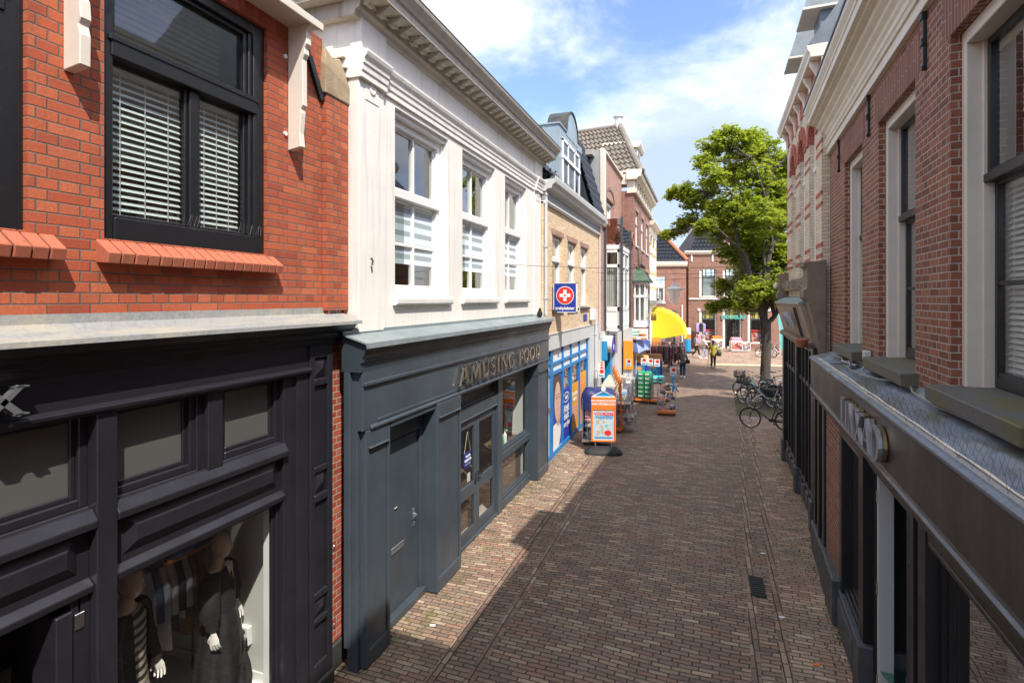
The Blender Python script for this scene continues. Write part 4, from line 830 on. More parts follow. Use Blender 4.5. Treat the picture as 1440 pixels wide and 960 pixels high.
# transom, double doors, window
tr_=sash(F,R,8.0,9.88,2.42,2.70,-.03,.04,.08,'grey_paint',glassm='glass_dark',name='transom_window')
m=F.mb(); m.box(-.12,.015,8.0,9.88,2.22,2.42); m.prof([(.0,2.20),(.03,2.20),(.03,2.215),(0,2.24)],8.0,9.88); m.box(-.12,.03,9.88,10.12,0,2.78); m.box(-.12,.0,7.96,8.02,0,2.42); m.build('door_head',G_,R,bevel=.005)
for i,(a,b) in enumerate(((8.02,8.94),(8.95,9.87))):
    m=F.mb(); x=-.03; m.box(x-.05,x,a,a+.11,.06,2.2); m.box(x-.05,x,b-.11,b,.06,2.2); m.box(x-.05,x,a+.11,b-.11,.06,.24); m.box(x-.05,x,a+.11,b-.11,.80,1.02); m.box(x-.05,x,a+.11,b-.11,2.03,2.2)
    d_=m.build('glazed_door',G_,R,bevel=.006); g=F.mb(); g.quad((x-.03,a+.1,.2),(x-.03,b-.1,.2),(x-.03,b-.1,2.1),(x-.03,a+.1,2.1)); g.build('pane',M['glass_dark'],d_)
    h=F.mb(); yy=b-.06 if i==0 else a+.06; h.box(x,x+.01,yy-.02,yy+.02,.95,1.15); h.tube([(x+.01,yy,1.08),(x+.045,yy,1.08),(x+.045,yy+(-.1 if i==0 else .1),1.08)],.010,8); h.build('handle',M['iron'],d_)
w=sash(F,R,10.12,12.02,1.14,2.70,-.03,.055,.08,'grey_paint',glassm='glass_soft',name='shop_window')
w=sash(F,R,10.12,12.02,.16,1.0,-.03,.055,.08,'grey_paint',glassm='glass_dark',name='shop_window')
m=F.mb(); m.box(-.12,.01,10.12,12.02,1.0,1.14); m.box(-.12,.01,10.12,12.02,.0,.16); m.box(-.12,.01,8.0,9.88,0,.06); m.build('rail',G_,R,bevel=.005)
# shop name in raised metal letters
word='AMUSING FOOD'; tot=word_width(word); yy=7.60; k=(12.02-7.60)/tot
for ch in word:
    if ch==' ': yy+=.53*k; continue
    m=F.mb(); stroke_letter(m,ch,lambda x,y,d:(.24+d,yy+x*k,2.92+y*.315),.028); m.build('sign_letter',M['dark_metal'],R)
    yy+=(GL[ch][0]+.08)*k
m=F.mb()
for i in range(46): m.tube([(.2,7.65+i*.095,2.96+.24*(i%2)),(.245,7.65+i*.095,2.96+.24*(i%2))],.008,6)
m.build('letter_pins',M['chrome'],R)
# inside: lit right-hand side wall, counter
m=F.mb(); m.box(-3,-.14,12.0,12.1,.1,2.75); m.build('side_wall',M['interior_light'],R)
m=F.mb(); m.box(-4,-.14,5.6,12.0,.0,.09); m.build('shop_floor',paint('pale_floor',W_(.45,.42,.36),.5,.1,2),R)
m=F.mb(); m.box(-4.2,-4,5.6,12.0,0,3.4); m.box(-4,-.34,7.75,7.85,0,3.4); m.build('shop_back',M['interior_brown'],R)
ct=MB(); ct.box(-4.75,-4.05,10.3,11.9,.09,1.1); tag(ct.build('shop_counter',M['interior_brown'],bevel=.01),'dark counter behind the right-hand shop window of the slate blue shop','counter')
def bottle(x,y,z,mat,lab,cap='white_paint',s=1):
    r=empty('bottle',(x,y,z),0,lab,'bottle','bottles on the shop counter'); MB().lathe([(.0,0),(.032*s,.0),(.034*s,.12*s),(.03*s,.15*s),(.012*s,.18*s),(.012*s,.21*s)],n=14).build('glass_body',M[mat],r,smooth=True)
    MB().lathe([(.014*s,.205*s),(.014*s,.235*s)],n=10).build('cap',M[cap],r)
bottle(-4.15,11.1,1.1,'print_white','white bottle on the dark counter, nearest the chalkboard','green_plastic',1.3)
bottle(-4.13,10.9,1.1,'green_plastic','green bottle standing left of the white bottle on the counter')
bottle(-4.2,11.35,1.1,'rubber','black bottle on the counter to the right of the white one')
bottle(-4.35,8.9,1.1,'print_white','white bottle behind the right leaf of the glazed doors','green_plastic',1.3)
cb_=MB().box(-4.8,-4.1,8.5,9.5,.09,1.08); tag(cb_.build('display_table',M['interior_brown'],bevel=.01),'dark table behind the glazed double doors','table')
fr_=empty('fruit_bowl',(-4.22,10.55,1.1),0,'bowl of yellow lemons on the dark counter','fruit bowl'); MB().lathe([(.05,0),(.12,.05),(.125,.05),(.06,.005)],n=18).build('bowl',M['white_paint'],fr_,smooth=True)
for i in range(6): MB().lathe([(.001,-.04),(.03,-.02),(.036,0),(.03,.02),(.001,.04)],(.06*math.cos(i*1.1),.06*math.sin(i*1.1),.07),10).build('lemon',M['yellow_paint'],fr_,smooth=True)
def leafy(name,loc,h,r,n,lab,cat,mat,group=None,pot=True,lw=.05):
    rt=empty(name,loc,0,lab,cat,group)
    if pot: MB().lathe([(.0,0),(.06,0),(.08,.12),(.07,.12),(.07,.10)],n=14).build('pot',M['rubber'],rt,smooth=True)
    m=MB()
    for i in range(n):
        a=rnd.uniform(0,2*PI); e=rnd.uniform(.3,1.4); l=rnd.uniform(.4,1)*r; c=Vector((math.cos(a)*math.cos(e)*l,math.sin(a)*math.cos(e)*l,.1+h*math.sin(e)*rnd.uniform(.4,1)))
        d=Vector((math.cos(a),math.sin(a),rnd.uniform(-.5,.5))).normalized()*lw; s_=Vector((-math.sin(a),math.cos(a),0))*lw*.4
        m.add([tuple(c-d),tuple(c+s_),tuple(c+d),tuple(c-s_)],[(0,1,2,3)])
    m.build('foliage',M[mat],rt,solid=False); return rt
leafy('potted_herb',(-4.3,8.65,1.08),.18,.14,70,'small green potted herb behind the glazed doors','plant','green_plastic')
leafy('potted_plant',(-4.35,10.35,1.75),.3,.16,80,'small green plant hanging high inside the right-hand shop window','plant','green_plastic')
cbd=empty('chalkboard',(-4.5,11.75,1.10),0,'black menu board with a red edge leaning by the pale side wall in the shop','menu board'); MB().obox((0,0,.42),(.30,.0,0),(0,.012,0),(0,.06,.42)).build('board',M['black_frame'],cbd)
MB().obox((-.28,-.02,.42),(.012,0,0),(0,.008,0),(0,.06,.42)).build('red_edge',M['print_red'],cbd)
# hanging GESLOTEN sign behind the left glazed door
sg=empty('closed_sign',(-3.93,8.62,1.33),0,'small dark blue sign hanging by a cord inside the left glazed door','door sign'); MB().box(-.006,.006,-.15,.15,0,.26).build('board',M['deep_blue'],sg)
MB().tube([(0,-.13,.26),(0,0,.62),(0,.13,.26)],.004,5).build('cord',M['frame_cream'],sg)
text_obj('lettering','WIJ ZIJN',M['print_white'],sg,(.010,0,.19),(0,1,0),(0,0,1),.05); text_obj('lettering','GESLOTEN',M['print_white'],sg,(.010,0,.12),(0,1,0),(0,0,1),.055,bold=.001); MB().box(.006,.009,-.12,.12,.05,.058).build('rule',M['print_white'],sg)
MB_=MB(); MB_.box(-3.935,-3.93,8.62,8.74,1.05,1.2); tag(MB_.build('door_sticker',M['print_white']),'small pale notice stuck low on the left glazed door','notice')
# pigeons
def pigeon(loc,rz,lab,s=1,group=None):
    rt=empty('pigeon',loc,rz,lab,'pigeon',group); m=MB()
    m.loft([ell((0,y,z),w_*s,h*s,12) and [(w_*s*math.cos(a),y*s,(z+h*math.sin(a))*s) for a in [2*PI*k/12 for k in range(12)]] for y,z,w_,h in((-.17,.07,.01,.008),(-.10,.085,.035,.025),(-.03,.10,.06,.055),(.04,.125,.062,.062),(.085,.16,.045,.045),(.10,.20,.028,.03),(.105,.235,.027,.026),(.125,.245,.02,.018),(.15,.24,.005,.005))])
    m.build('body',M['pigeon'],rt,smooth=True)
    MB().tube([(.02*s,0,.05*s),(.02*s,.0,0)],.004*s,5).tube([(-.02*s,0,.05*s),(-.02*s,.0,0)],.004*s,5).build('legs',M['print_red'],rt)
M['pigeon']=paint('pigeon_feathers',W_(.07,.075,.085),.6,.4,14,.1,.05)
pigeon((-3.72,12.35,3.80),R_(200),'dark pigeon perched on the far end of the slate blue shop ledge',1.1)
# ================================================================ RIGHT: dark red brick building over a brown-black shopfront
F=Fr('dark_brick_building',1.63,-1.0,k=.0477,side=1,label='nearest building on the right, dark red brick over a brown black shopfront',cat='building'); R=F.root
WN=[(1.66,2.95),(3.86,5.26),(6.15,7.56),(8.42,9.66)]
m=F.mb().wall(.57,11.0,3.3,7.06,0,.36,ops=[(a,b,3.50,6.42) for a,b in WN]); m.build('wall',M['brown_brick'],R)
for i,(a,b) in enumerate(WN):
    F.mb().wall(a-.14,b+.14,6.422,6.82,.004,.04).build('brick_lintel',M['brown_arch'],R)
    m=F.mb(); m.prof([(-.26,3.46),(.14,3.46),(.145,3.585),(-.26,3.615)],a-.10,b+.10); m.build('sill',M['sill_stone'],R,bevel=.008)
    # cream casing (outer frame) then dark sash
    m=F.mb(); x0,x1=-.26,-.075; w_=.085
    m.box(x0,x1,a,a+w_,3.60,6.42); m.box(x0,x1,b-w_,b,3.60,6.42); m.box(x0,x1,a+w_,b-w_,6.42-.11,6.42)
    m.box(x0,x1-.10,a+w_,a+w_+.02,3.6,6.31); m.box(x0,x1-.10,b-w_-.02,b-w_,3.6,6.31); m.box(x0-.02,x0,a,b,6.2,6.42)
    m.build('window_casing',M['frame_cream'],R,bevel=.006,label='cream casing round the window')
    w=F.mb(); A,B=a+w_+.02,b-w_-.02; xs=-.20; zt=5.22
    for (z0,z1,x,sr) in((3.62,zt,xs-.045,.05),(zt-.0,6.31,xs,.05)):
        w.box(x-.045,x,A,A+sr,z0,z1); w.box(x-.045,x,B-sr,B,z0,z1); w.box(x-.045,x,A+sr,B-sr,z0,z0+.075); w.box(x-.045,x,A+sr,B-sr,z1-.05,z1)
    w.box(xs-.05,xs+.025,A,B,zt-.02,zt+.045); w.box(xs-.085,xs-.05,A+.05,B-.05,4.40,4.435); w.box(xs-.09,xs-.05,A+.05,B-.05,3.6,3.74)
    mid=(A+B)/2; w.box(xs-.04,xs-.005,mid-.018,mid+.018,zt+.04,6.28)
    wd=w.build('window',M['black_frame'],R,bevel=.005)
    g=F.mb(); g.quad((xs-.07,A+.02,3.7),(xs-.07,B-.02,3.7),(xs-.07,B-.02,zt),(xs-.07,A+.02,zt)); g.quad((xs-.03,A+.02,zt),(xs-.03,B-.02,zt),(xs-.03,B-.02,6.28),(xs-.03,A+.02,6.28)); g.build('pane',M['glass_up'],wd)
    if i<2: venetian(F,wd,A+.02,B-.02,3.7,5.15,xs-.13,.045)
    if i==2:
        g=F.mb(); g.box(xs-.14,xs-.12,A+.05,B-.35,3.7,4.42); g.build('board_inside',M['cardboard'],wd); venetian(F,wd,A+.02,B-.02,4.5,5.15,xs-.2,.045)
    if i==3: cloth_quad(F,wd,A,B,3.7,6.3,xs-.2,'curtain','net_curtain',5)
    g=F.mb(); g.box(xs-.2,xs-.195,A+.02,A+.10,3.65,6.3); g.build('blind_side',M['curtain'],wd)
# cornice: gutter box, soffit and frieze boards
C_=M['cream_paint']
m=F.mb(); m.box(-.2,.055,0.57,11.02,6.90,7.06); m.prof([(.0,7.02),(.075,7.02),(.085,7.06),(.10,7.08),(.105,7.12),(.0,7.16)],0.57,11.06); m.build('frieze_board',C_,R,bevel=.004)
m=F.mb(); m.prof([(-.2,7.06),(.05,7.06),(.055,7.22),(.08,7.25),(.085,7.29),(.13,7.33),(.135,7.37),(.19,7.41),(.20,7.46),(.27,7.48),(.28,7.50),(.34,7.505),(.34,7.60),(.355,7.61),(.36,7.64),(.40,7.70),(.41,7.75),(-.2,7.80)],0.57,11.15); m.build('cornice',C_,R,bevel=.004)
m=F.mb(); m.box(-.2,.425,0.57,11.17,7.755,7.79); m.build('gutter_edge',M['slate_roof'],R)
m=F.mb(); m.add([(.3,.57,7.76),(.3,11.1,7.76),(-3.5,11.1,11.2),(-3.5,.57,11.2),(-8,.57,7.76),(-8,11.1,7.76)],[(0,1,2,3),(1,5,2),(0,3,4),(3,2,5,4)]); m.build('roof',M['tile_brown'],R,solid=False)
m=F.mb(); m.box(-2.2,-.25,3.75,5.15,7.9,9.5); m.box(-2.3,-.15,3.65,5.25,9.5,9.6); m.build('roof_dormer',M['slate_roof'],R)
for y in(5.83,7.98,10.05):
    m=F.mb(); m.box(.0,.03,y-.016,y+.016,6.42,6.86); m.box(.0,.045,y-.028,y+.028,6.84,6.9); m.box(.02,.045,y-.03,y+.03,6.60,6.66); m.lathe([(.03,0),(.03,.04)],(0,y,6.40),8,axis='x'); m.build('wall_anchor',M['iron'],R,bevel=.004)
# shell
m=F.mb(); m.box(-8,-7.8,.57,10.95,0,7.8); m.box(-7.8,-.37,10.8,10.97,0,7.75); m.box(-7.8,-.37,.57,.7,0,7.75); m.box(-7.8,-.37,1.6,10.8,3.0,3.25); m.box(-7.8,-.37,1.6,10.8,6.9,7.05); m.build('inner_walls',M['interior'],R)
# ledge over the shopfront
m=F.mb(); m.prof([(-.1,3.22),(.36,3.22),(.405,3.275),(.41,3.30),(.385,3.315),(.02,3.41),(.0,3.47),(-.1,3.47)],0.57,10.38); m.build('ledge',M['ledge_lead'],R,bevel=.004)
m=F.mb(); m.prof([(.335,3.322),(.345,3.335),(.36,3.33),(.37,3.322)],0.57,10.3); m.build('drip_edge',M['zinc_light'],R)
m=F.mb(); spikes(m,[(.30-.05*((i%4)-1.5),1.2+i*.052,3.34) for i in range(115)],.11,.07,2,.0008); tag(m.build('bird_spikes',M['wire'],R),kind='stuff')
m=F.mb().tube([(.335+rnd.uniform(-.005,.005),1.2+i*.3,3.343) for i in range(30)],[.012,.007]*15,5); m.build('spike_base',M['frame_cream'],R)
m=F.mb(); m.tube([(.05,1.0,3.52),(.06,3.6,3.46),(.10,5.2,3.43),(.09,5.9,3.44),(.02,6.25,3.50),(.10,6.5,3.45),(.18,6.9,3.42),(.25,7.7,3.40),(.22,8.4,3.40),(.16,8.9,3.44),(.2,9.5,3.42)],.0075,6); m.build('cable',M['zinc_light'],R,smooth=True)
m=F.mb(); m.box(.02,.09,7.82,7.96,3.52,3.64); m.box(.09,.10,7.88,7.9,3.53,3.63); m.tube([(.05,7.9,3.52),(.06,7.88,3.45),(.12,7.8,3.42)],.012,6); m.build('junction_box',M['lt_grey'],R,bevel=.006)
# fascia and its mouldings
B_=M['brown_fascia']
m=F.mb(); m.box(-.1,.385,0.57,10.34,2.80,3.262); m.box(-.1,.37,0.57,10.38,2.66,2.80); m.prof([(.3,2.70),(.385,2.70),(.40,2.725),(.40,2.745),(.375,2.80),(.3,2.80)],0.57,10.36)
m.prof([(.0,3.262),(.385,3.20),(.40,3.27),(.40,3.29),(.0,3.30)],10.34,10.40)
m.build('fascia',B_,R,bevel=.004)
m=F.mb(); m.prof([(.386,2.755),(.402,2.755),(.392,2.775),(.386,2.775)],0.57,10.34); m.build('fascia_trim',M['slate_roof'],R)
# shop name: outlined metal letters seen from the side
m=None; kk=.34; yy=7.15
for ch in 'LINXAD':
    mm=F.mb(); stroke_letter(mm,ch,lambda x,y,d:(.43+d,yy-x*kk,2.85+y*.31),.035); mm.build('sign_letter',M['silver'],R)
    mm=F.mb(); stroke_letter(mm,ch,lambda x,y,d:(.395+d,yy-x*kk,2.85+y*.31),.03); mm.build('letter_back',M['bronze'],R); yy-=(GL[ch][0]+.06)*kk
# ground floor
S_=M['black_frame']
m=F.mb()
m.box(-.2,.36,9.10,9.30,.55,2.68); m.box(-.2,.36,9.62,9.78,.5,2.68); m.box(-.2,.34,10.2,10.4,.5,2.68)
m.box(-.2,.34,6.62,6.84,0,2.68); m.box(-.2,.33,7.88,8.02,.5,2.68)
m.box(-.2,.34,4.62,4.80,0,2.68); m.box(-.2,.35,4.86,4.95,0,2.68); m.box(-.2,.34,1.3,1.5,0,2.68)
m.box(-.2,.33,6.84,7.88,2.56,2.68); m.box(-.2,.30,4.95,6.62,2.58,2.68); m.box(-.2,.33,1.5,4.62,2.56,2.68); m.box(-.2,.30,6.84,7.88,.52,.6)
m.prof([(.27,2.50),(.33,2.52),(.33,2.56),(.27,2.56)],1.5,4.62); m.prof([(.27,2.50),(.33,2.52),(.33,2.56),(.27,2.56)],6.84,7.88); m.prof([(.24,2.52),(.30,2.54),(.30,2.58),(.24,2.58)],4.95,6.62)
m.build('shopfront_frame',S_,R,bevel=.006)
m=F.mb().box(-.2,.33,8.03,9.10,.55,2.67); m.build('brick_pier',M['brown_brick'],R)
m=F.mb(); m.box(-.2,.42,8.0,8.62,0,.62); m.box(-.2,.40,8.62,9.2,0,.58); m.box(-.2,.38,9.2,10.4,0,.50); m.build('pier_plinth',M['plinth'],R,bevel=.02)
m=F.mb(); m.box(-.2,.36,1.5,4.62,0,.4); m.box(-.2,.39,4.6,4.9,0,.55); m.build('stall_riser',M['plinth'],R,bevel=.012)
m=F.mb(); m.box(-.2,.36,6.84,8.0,0,.52); panel(m,6.95,7.9,.08,.46,.361,.02,.04); m.box(-.2,.395,6.55,6.86,0,.62); m.build('stall_riser',M['plinth'],R,bevel=.012)
for (a,b,z0) in((6.84,7.88,.56),(1.5,4.62,.4)): sash(F,R,a,b,z0,2.56,.26,.06,.07,'black_frame',glassm='shop_refl',name='shop_window')
for a,b in((9.30,9.62),(9.78,10.2)): sash(F,R,a,b,.5,2.66,.24,.04,.07,'black_frame',glassm='shop_refl',name='shop_window')
# recessed doorway with an open grey leaf and a dark framed glass door
m=F.mb(); m.box(.10,.26,6.50,6.60,0,2.58); m.box(-.42,-.36,5.0,6.5,2.40,2.58); m.box(-.4,-.34,5.62,5.80,0,2.4); m.build('door_frame',M['black_frame'],R,bevel=.006)
m=F.mb(); m.box(.10,.24,6.44,6.49,.05,2.5); dl_=m.build('door_leaf',M['lt_grey'],R,bevel=.006,label='pale grey door edge standing open'); m=F.mb()
for z in(.3,1.25,2.2): m.tube([(.24,6.46,z),(.24,6.46,z+.12)],.015,8)
m.build('hinge',M['chrome'],dl_)
m=F.mb(); x=.15; m.box(x-.05,x,5.72,5.84,.03,2.56); m.box(x-.05,x,4.96,5.06,.03,2.56); m.box(x-.05,x,5.06,5.72,.03,.28); m.box(x-.05,x,5.06,5.72,.95,1.1); m.box(x-.05,x,5.06,5.72,2.42,2.56); dd=m.build('glazed_door',M['black_frame'],R,bevel=.006); g=F.mb(); g.quad((x-.03,5.0,.1),(x-.03,5.8,.1),(x-.03,5.8,2.5),(x-.03,5.0,2.5)); g.build('pane',M['glass_dark'],dd)
# interior of this shop
m=F.mb(); m.box(-4,-.15,1.6,10.8,-.02,.06); m.build('shop_floor',M['interior_light'],R)
m=F.mb(); m.box(-.6,-.0,1.4,4.5,.06,.42); m.build('display_floor',M['interior_light'],R)
# striped hanging curtain in the near window
m=F.mb()
for i in range(52): y=1.6+i*.056; m.box(-.25,-.235,y,y+.03,.45,2.55)
m.build('strip_curtain',M['slat'],R,solid=False)
m=F.mb(); m.box(-.14,-.1,4.42,4.56,.45,2.55); m.build('window_drape',M['interior_light'],R)
# glass table and clothed torso inside the doorway
px=F.world(-.22,6.95,.16)
rt=empty('torso_form',px,R_(90),'dress form in an olive brown jacket and pale jeans standing inside the right-hand shop doorway','dress form')
m=MB(); m.loft(garment([(0,0,1.62,.06,.06,0),(0,0,1.55,.16,.10,0),(0,0,1.35,.22,.14,.02),(0,0,1.0,.22,.15,.04),(0,0,.86,.24,.16,.05)]))
for sx in(-1,1): m.loft([ell((sx*.18,0,1.52),.07,.08),ell((sx*.25,0,1.3),.065,.07),ell((sx*.27,.05,1.0),.055,.055)])
m.build('jacket',paint('olive_jacket',W_(.16,.125,.075),.9,.2,7,.3,.05),rt,smooth=True,angle=60)
m=MB()
for sx in(-1,1): m.loft([ell((sx*.09,0,.95),.10,.11),ell((sx*.10,0,.5),.07,.075),ell((sx*.10,0,.22),.065,.07)])
m.build('jeans',paint('pale_jeans',W_(.30,.38,.45),.9,.15,7,.2,.05),rt,smooth=True); MB().lathe([(.0,0),(.24,0),(.24,.012),(.02,.03),(.02,.3),(.0,.3)],n=20).build('base_plate',M['chrome'],rt,smooth=True)
px=F.world(-.12,6.45,.06); rt=empty('glass_table',px,0,'round glass topped white display table just inside the right-hand shop door','table')
MB().lathe([(.34,.40),(.34,.415)],n=28).build('table_top',glass('green_glass',(.5,.8,.72,1),1.3),rt); MB().lathe([(.25,0),(.25,.02),(.12,.05),(.12,.38),(.0,.395)],n=24).build('pedestal',M['white_paint'],rt,smooth=True)
# debris on the ledge
cx=F.world(.18,8.2,3.39)
rt=empty('broken_fitting',cx,.4,'broken metal lamp fitting lying with its wires on the right-hand shop ledge','debris')
m=MB(); m.obox((0,0,.05),(.05,.02,0),(-.03,.10,.02),(0,-.01,.012)); m.obox((.03,.10,.06),(.06,0,.01),(0,.03,.0),(0,0,.01)); m.obox((-.06,-.08,.05),(.02,.01,0),(0,.02,.03),(.0,0,.02)); m.build('bracket',M['chrome'],rt,bevel=.003)
m=MB(); m.tube([(0,0,.03),(.06,-.12,.01),(.0,-.3,.03),(.1,-.42,.01)],.007,5); m.tube([(-.02,.1,.03),(-.1,.2,.02),(-.04,.35,.01)],.006,5); m.build('wire',M['rubber'],rt)
# ================================================================ taller neighbour behind the viewer on the right and a set-back house (cast the street shadow)
F0=Fr('gabled_brick_house',1.63,-9,k=.0477,side=1,label='tall brick house at the near end of the right-hand row, standing behind the viewpoint',cat='building')
F0.mb().wall(-9,.55,0,9.9,0,.3,ops=[(-4,-2.6,3.8,6.2),(-7,-5.6,3.8,6.2),(-4.4,-2.2,.4,2.6)]).build('wall',M['brown_brick'],F0.root)
m=F0.mb(); m.box(-8,-.31,-9,-8.8,0,9.9); m.box(-8,-.31,.34,.54,0,9.9); m.box(-8.2,-8,-9,.54,0,9.9); m.box(-8.2,.2,-9.05,.56,9.9,10.05); m.build('party_walls',M['brown_brick'],F0.root)
for a,b,c,d in((-4,-2.6,3.8,6.2),(-7,-5.6,3.8,6.2),(-4.4,-2.2,.4,2.6)): sash(F0,F0.root,a,b,c,d,-.1,.08,.09,'white_paint',trans=d-.6)
# ================================================================ BANDED BRICK BUILDING (right, second)
F=Fr('banded_brick_building',1.75,11.02,k=.025,side=1,label='cream brick building with red brick bands and arches, second on the right',cat='building'); R=F.root
BW=[(11.62,12.42),(13.05,13.85),(14.48,15.28)]
m=F.mb().wall(11.03,16.2,3.3,8.7,0,.3,ops=[(a,b,4.75,7.85) for a,b in BW]); m.build('wall',M['cream_brick'],R)
for z0 in(5.05,5.25,6.0,6.2,6.95,7.15):
    prev=11.03
    for a,b in BW+[(16.2,17)]:
        m=F.mb(); m.wall(prev,a,z0,z0+.075,.006,.03); m.build('red_band',M['band_red'],R); prev=b
for a,b in BW:
    c=(a+b)/2; m=F.mb(); n=12
    for i in range(n):
        t0=PI*i/n;t1=PI*(i+1)/n; r0,r1=(b-a)/2,(b-a)/2+.24; q=[(c+r*math.cos(t),7.45+.42*r/((b-a)/2)*math.sin(t)) for r,t in((r0,t0),(r1,t0),(r1,t1),(r0,t1))]
        m.profx(q,-.1,.03 if i%2 else .04)
    m.build('arch',M['band_red'],R)
    w=sash(F,R,a,b,4.75,7.85,-.09,.10,.10,'white_paint',trans=6.9,tw=.08,low=(c,),bw=.05); m=F.mb(); m.prof([(-.1,4.62),(.10,4.62),(.10,4.72),(-.1,4.76)],a-.1,b+.1); m.build('sill',M['brown_stone'],R,bevel=.01); cloth_quad(F,w,a,b,4.8,7.8,-.3,'curtain','net_curtain',4)
m=F.mb(); m.wall(11.1,16.2,8.32,8.7,.02,.03); m.build('frieze_band',M['band_red'],R)
for i in range(7):
    m=F.mb(); y=11.3+i*.78; m.prof([(0,8.2),(.04,8.22),(.06,8.5),(.15,8.66),(.16,8.72),(0,8.72)],y-.06,y+.06); m.build('eaves_bracket',M['cream_paint'],R,bevel=.008)
m=F.mb(); m.prof([(-.3,8.72),(.18,8.72),(.19,8.80),(.23,8.86),(.24,8.94),(-.3,8.98)],11.03,16.35); m.build('cornice',M['cream_paint'],R,bevel=.006)
m=F.mb(); m.add([(.22,11.03,8.95),(.22,16.3,8.95),(-2.6,16.3,13.0),(-2.6,11.03,13.0),(-8,11.03,8.95),(-8,16.3,8.95)],[(0,1,2,3),(1,5,2),(0,3,4),(3,2,5,4)]); m.build('roof',M['slate_roof'],R,solid=False)
for yc in(12.3,14.6):
    m=F.mb(); m.box(-1.2,-.12,yc-.36,yc+.36,8.9,10.0); dm=m.build('roof_dormer',M['slate_roof'],R); m=F.mb(); m.prism([(.20,yc-.48,9.98),(.20,yc+.48,9.98),(-1.3,yc+.48,9.98),(-1.3,yc-.48,9.98)],(0,0,.05)); m.build('dormer_eaves',M['cream_paint'],dm,bevel=.006)
    m=F.mb(); m.add([(.18,yc-.46,10.035),(.18,yc+.46,10.035),(-1.3,yc+.46,10.035),(-1.3,yc-.46,10.035),(-.4,yc,12.0)],[(0,1,4),(1,2,4),(2,3,4),(3,0,4)]); m.build('spire',M['slate_roof'],dm)
m=F.mb(); m.box(-8,-.3,11.04,11.2,0,8.9); m.box(-8,-.3,16.0,16.19,0,8.9); m.box(-8.2,-8,11.04,16.19,0,8.9); m.box(-8,-.3,11.2,16.0,3.9,4.2); m.build('inner_walls',M['end_brick'],R)
# sloping sign board under its own little lead roof
m=F.mb(); m.prof([(.0,4.36),(.12,4.33),(.34,4.22),(.345,4.19),(.0,4.16)],11.35,15.9); m.build('flashing',M['zinc'],R)
m=F.mb(); m.prof([(.0,3.45),(.10,3.48),(.14,3.56),(.30,4.14),(.33,4.20),(.0,4.20)],11.35,15.9); m.build('sign_board',M['sign_brown'],R,bevel=.006)
m=F.mb(); m.prof([(.0,3.36),(.20,3.36),(.22,3.42),(.18,3.47),(.0,3.5)],11.3,15.95); m.build('board_moulding',M['brown_stone'],R,bevel=.006)
for y in(12.0,12.25):
    m=F.mb(); m.obox((.245,y,3.83),(.012,0,0),(0,.02,0),(.075,-.0,.30)); m.build('wiper_bar',M['iron'],R)
for k,ch in enumerate('DAM'):
    m=F.mb(); stroke_letter(m,ch,lambda x,y,d:(.235+y*.10+d,13.7-k*.35-x*.3,3.68+y*.32),.05); m.build('sign_letter',M['silver'],R)
# consoles
for (a,b,x1) in((10.86,11.34,.26),(15.9,16.25,.22)):
    m=F.mb(); m.prof([(-.05,3.3),(.06,3.3),(.12,3.75),(x1-.02,4.25),(x1+.06,4.32),(x1+.06,4.45),(x1,4.5),(x1,4.85),(x1+.05,4.88),(x1+.05,4.96),(-.05,5.0)],a,b); m.build('console',M['brown_stone'],R,bevel=.012)
m=F.mb().lathe([(.001,.27),(.09,.27),(.10,.30),(.05,.35),(.001,.36)],(0,16.05,4.65),14,axis='x'); m.build('rosette',M['frame_cream'],R,smooth=True)
m=F.mb(); m.prof([(-.05,4.50),(.12,4.50),(.14,4.56),(-.05,4.66)],11.35,15.9)
m.build('string_course',M['sandstone'],R,bevel=.006)
for i in range(5): 
    m=F.mb(); y=11.75+i*.92; m.profx([(y,4.56),(y+.38,4.56),(y+.5,4.74),(y+.12,4.74)],-.02,.17); m.build('stone_block',M['brown_stone'],R,bevel=.008)
# shopfront of dark slim posts
m=F.mb()
for y,wd in((15.86,.30),(15.1,.07),(14.55,.07),(14.0,.07),(13.35,.22),(12.75,.07),(12.3,.07),(11.85,.07),(11.15,.26)): m.box(-.05,.10 if wd<.1 else .14,y-wd/2,y+wd/2,.3,3.4)
m.box(-.05,.09,11.1,16.0,2.55,2.64); m.box(-.05,.10,11.1,16.0,3.28,3.4); m.box(-.05,.10,11.1,16,.5,.58)
m.build('shopfront_frame',S_,R,bevel=.006)
for a,b in((11.28,13.24),(13.46,15.71)): sash(F,R,a,b,.55,3.3,.02,.04,.05,'black_frame',glassm='shop_refl',name='shop_window')
m=F.mb(); m.box(-.05,.07,11.1,16.05,0,.5); 
for i in range(8): y=11.45+i*.55; panel(m,y,y+.36,.08,.42,.071,.03,.03)
m.build('stall_riser',M['plinth'],R,bevel=.01)
for y0,y1 in((15.72,16.06),(13.2,13.5),(11.05,11.3)):
    F.mb().box(-.05,.18,y0,y1,0,.58).build('plinth_block',M['plinth'],R,bevel=.02)
m=F.mb(); m.box(-.8,-.7,11.3,15.9,.3,3.4); m.build('display_back',M['interior_light'],R)
pk=empty('flower_tub',F.world(.30,11.15,3.40),0,'small orange terracotta tub at the far end of the right-hand shop ledge','tub'); MB().lathe([(.0,0),(.075,0),(.085,.02),(.105,.12),(.11,.125),(.11,.155),(.095,.155),(.085,.14)],n=16).build('pot',M['tile_orange'],pk,smooth=True)
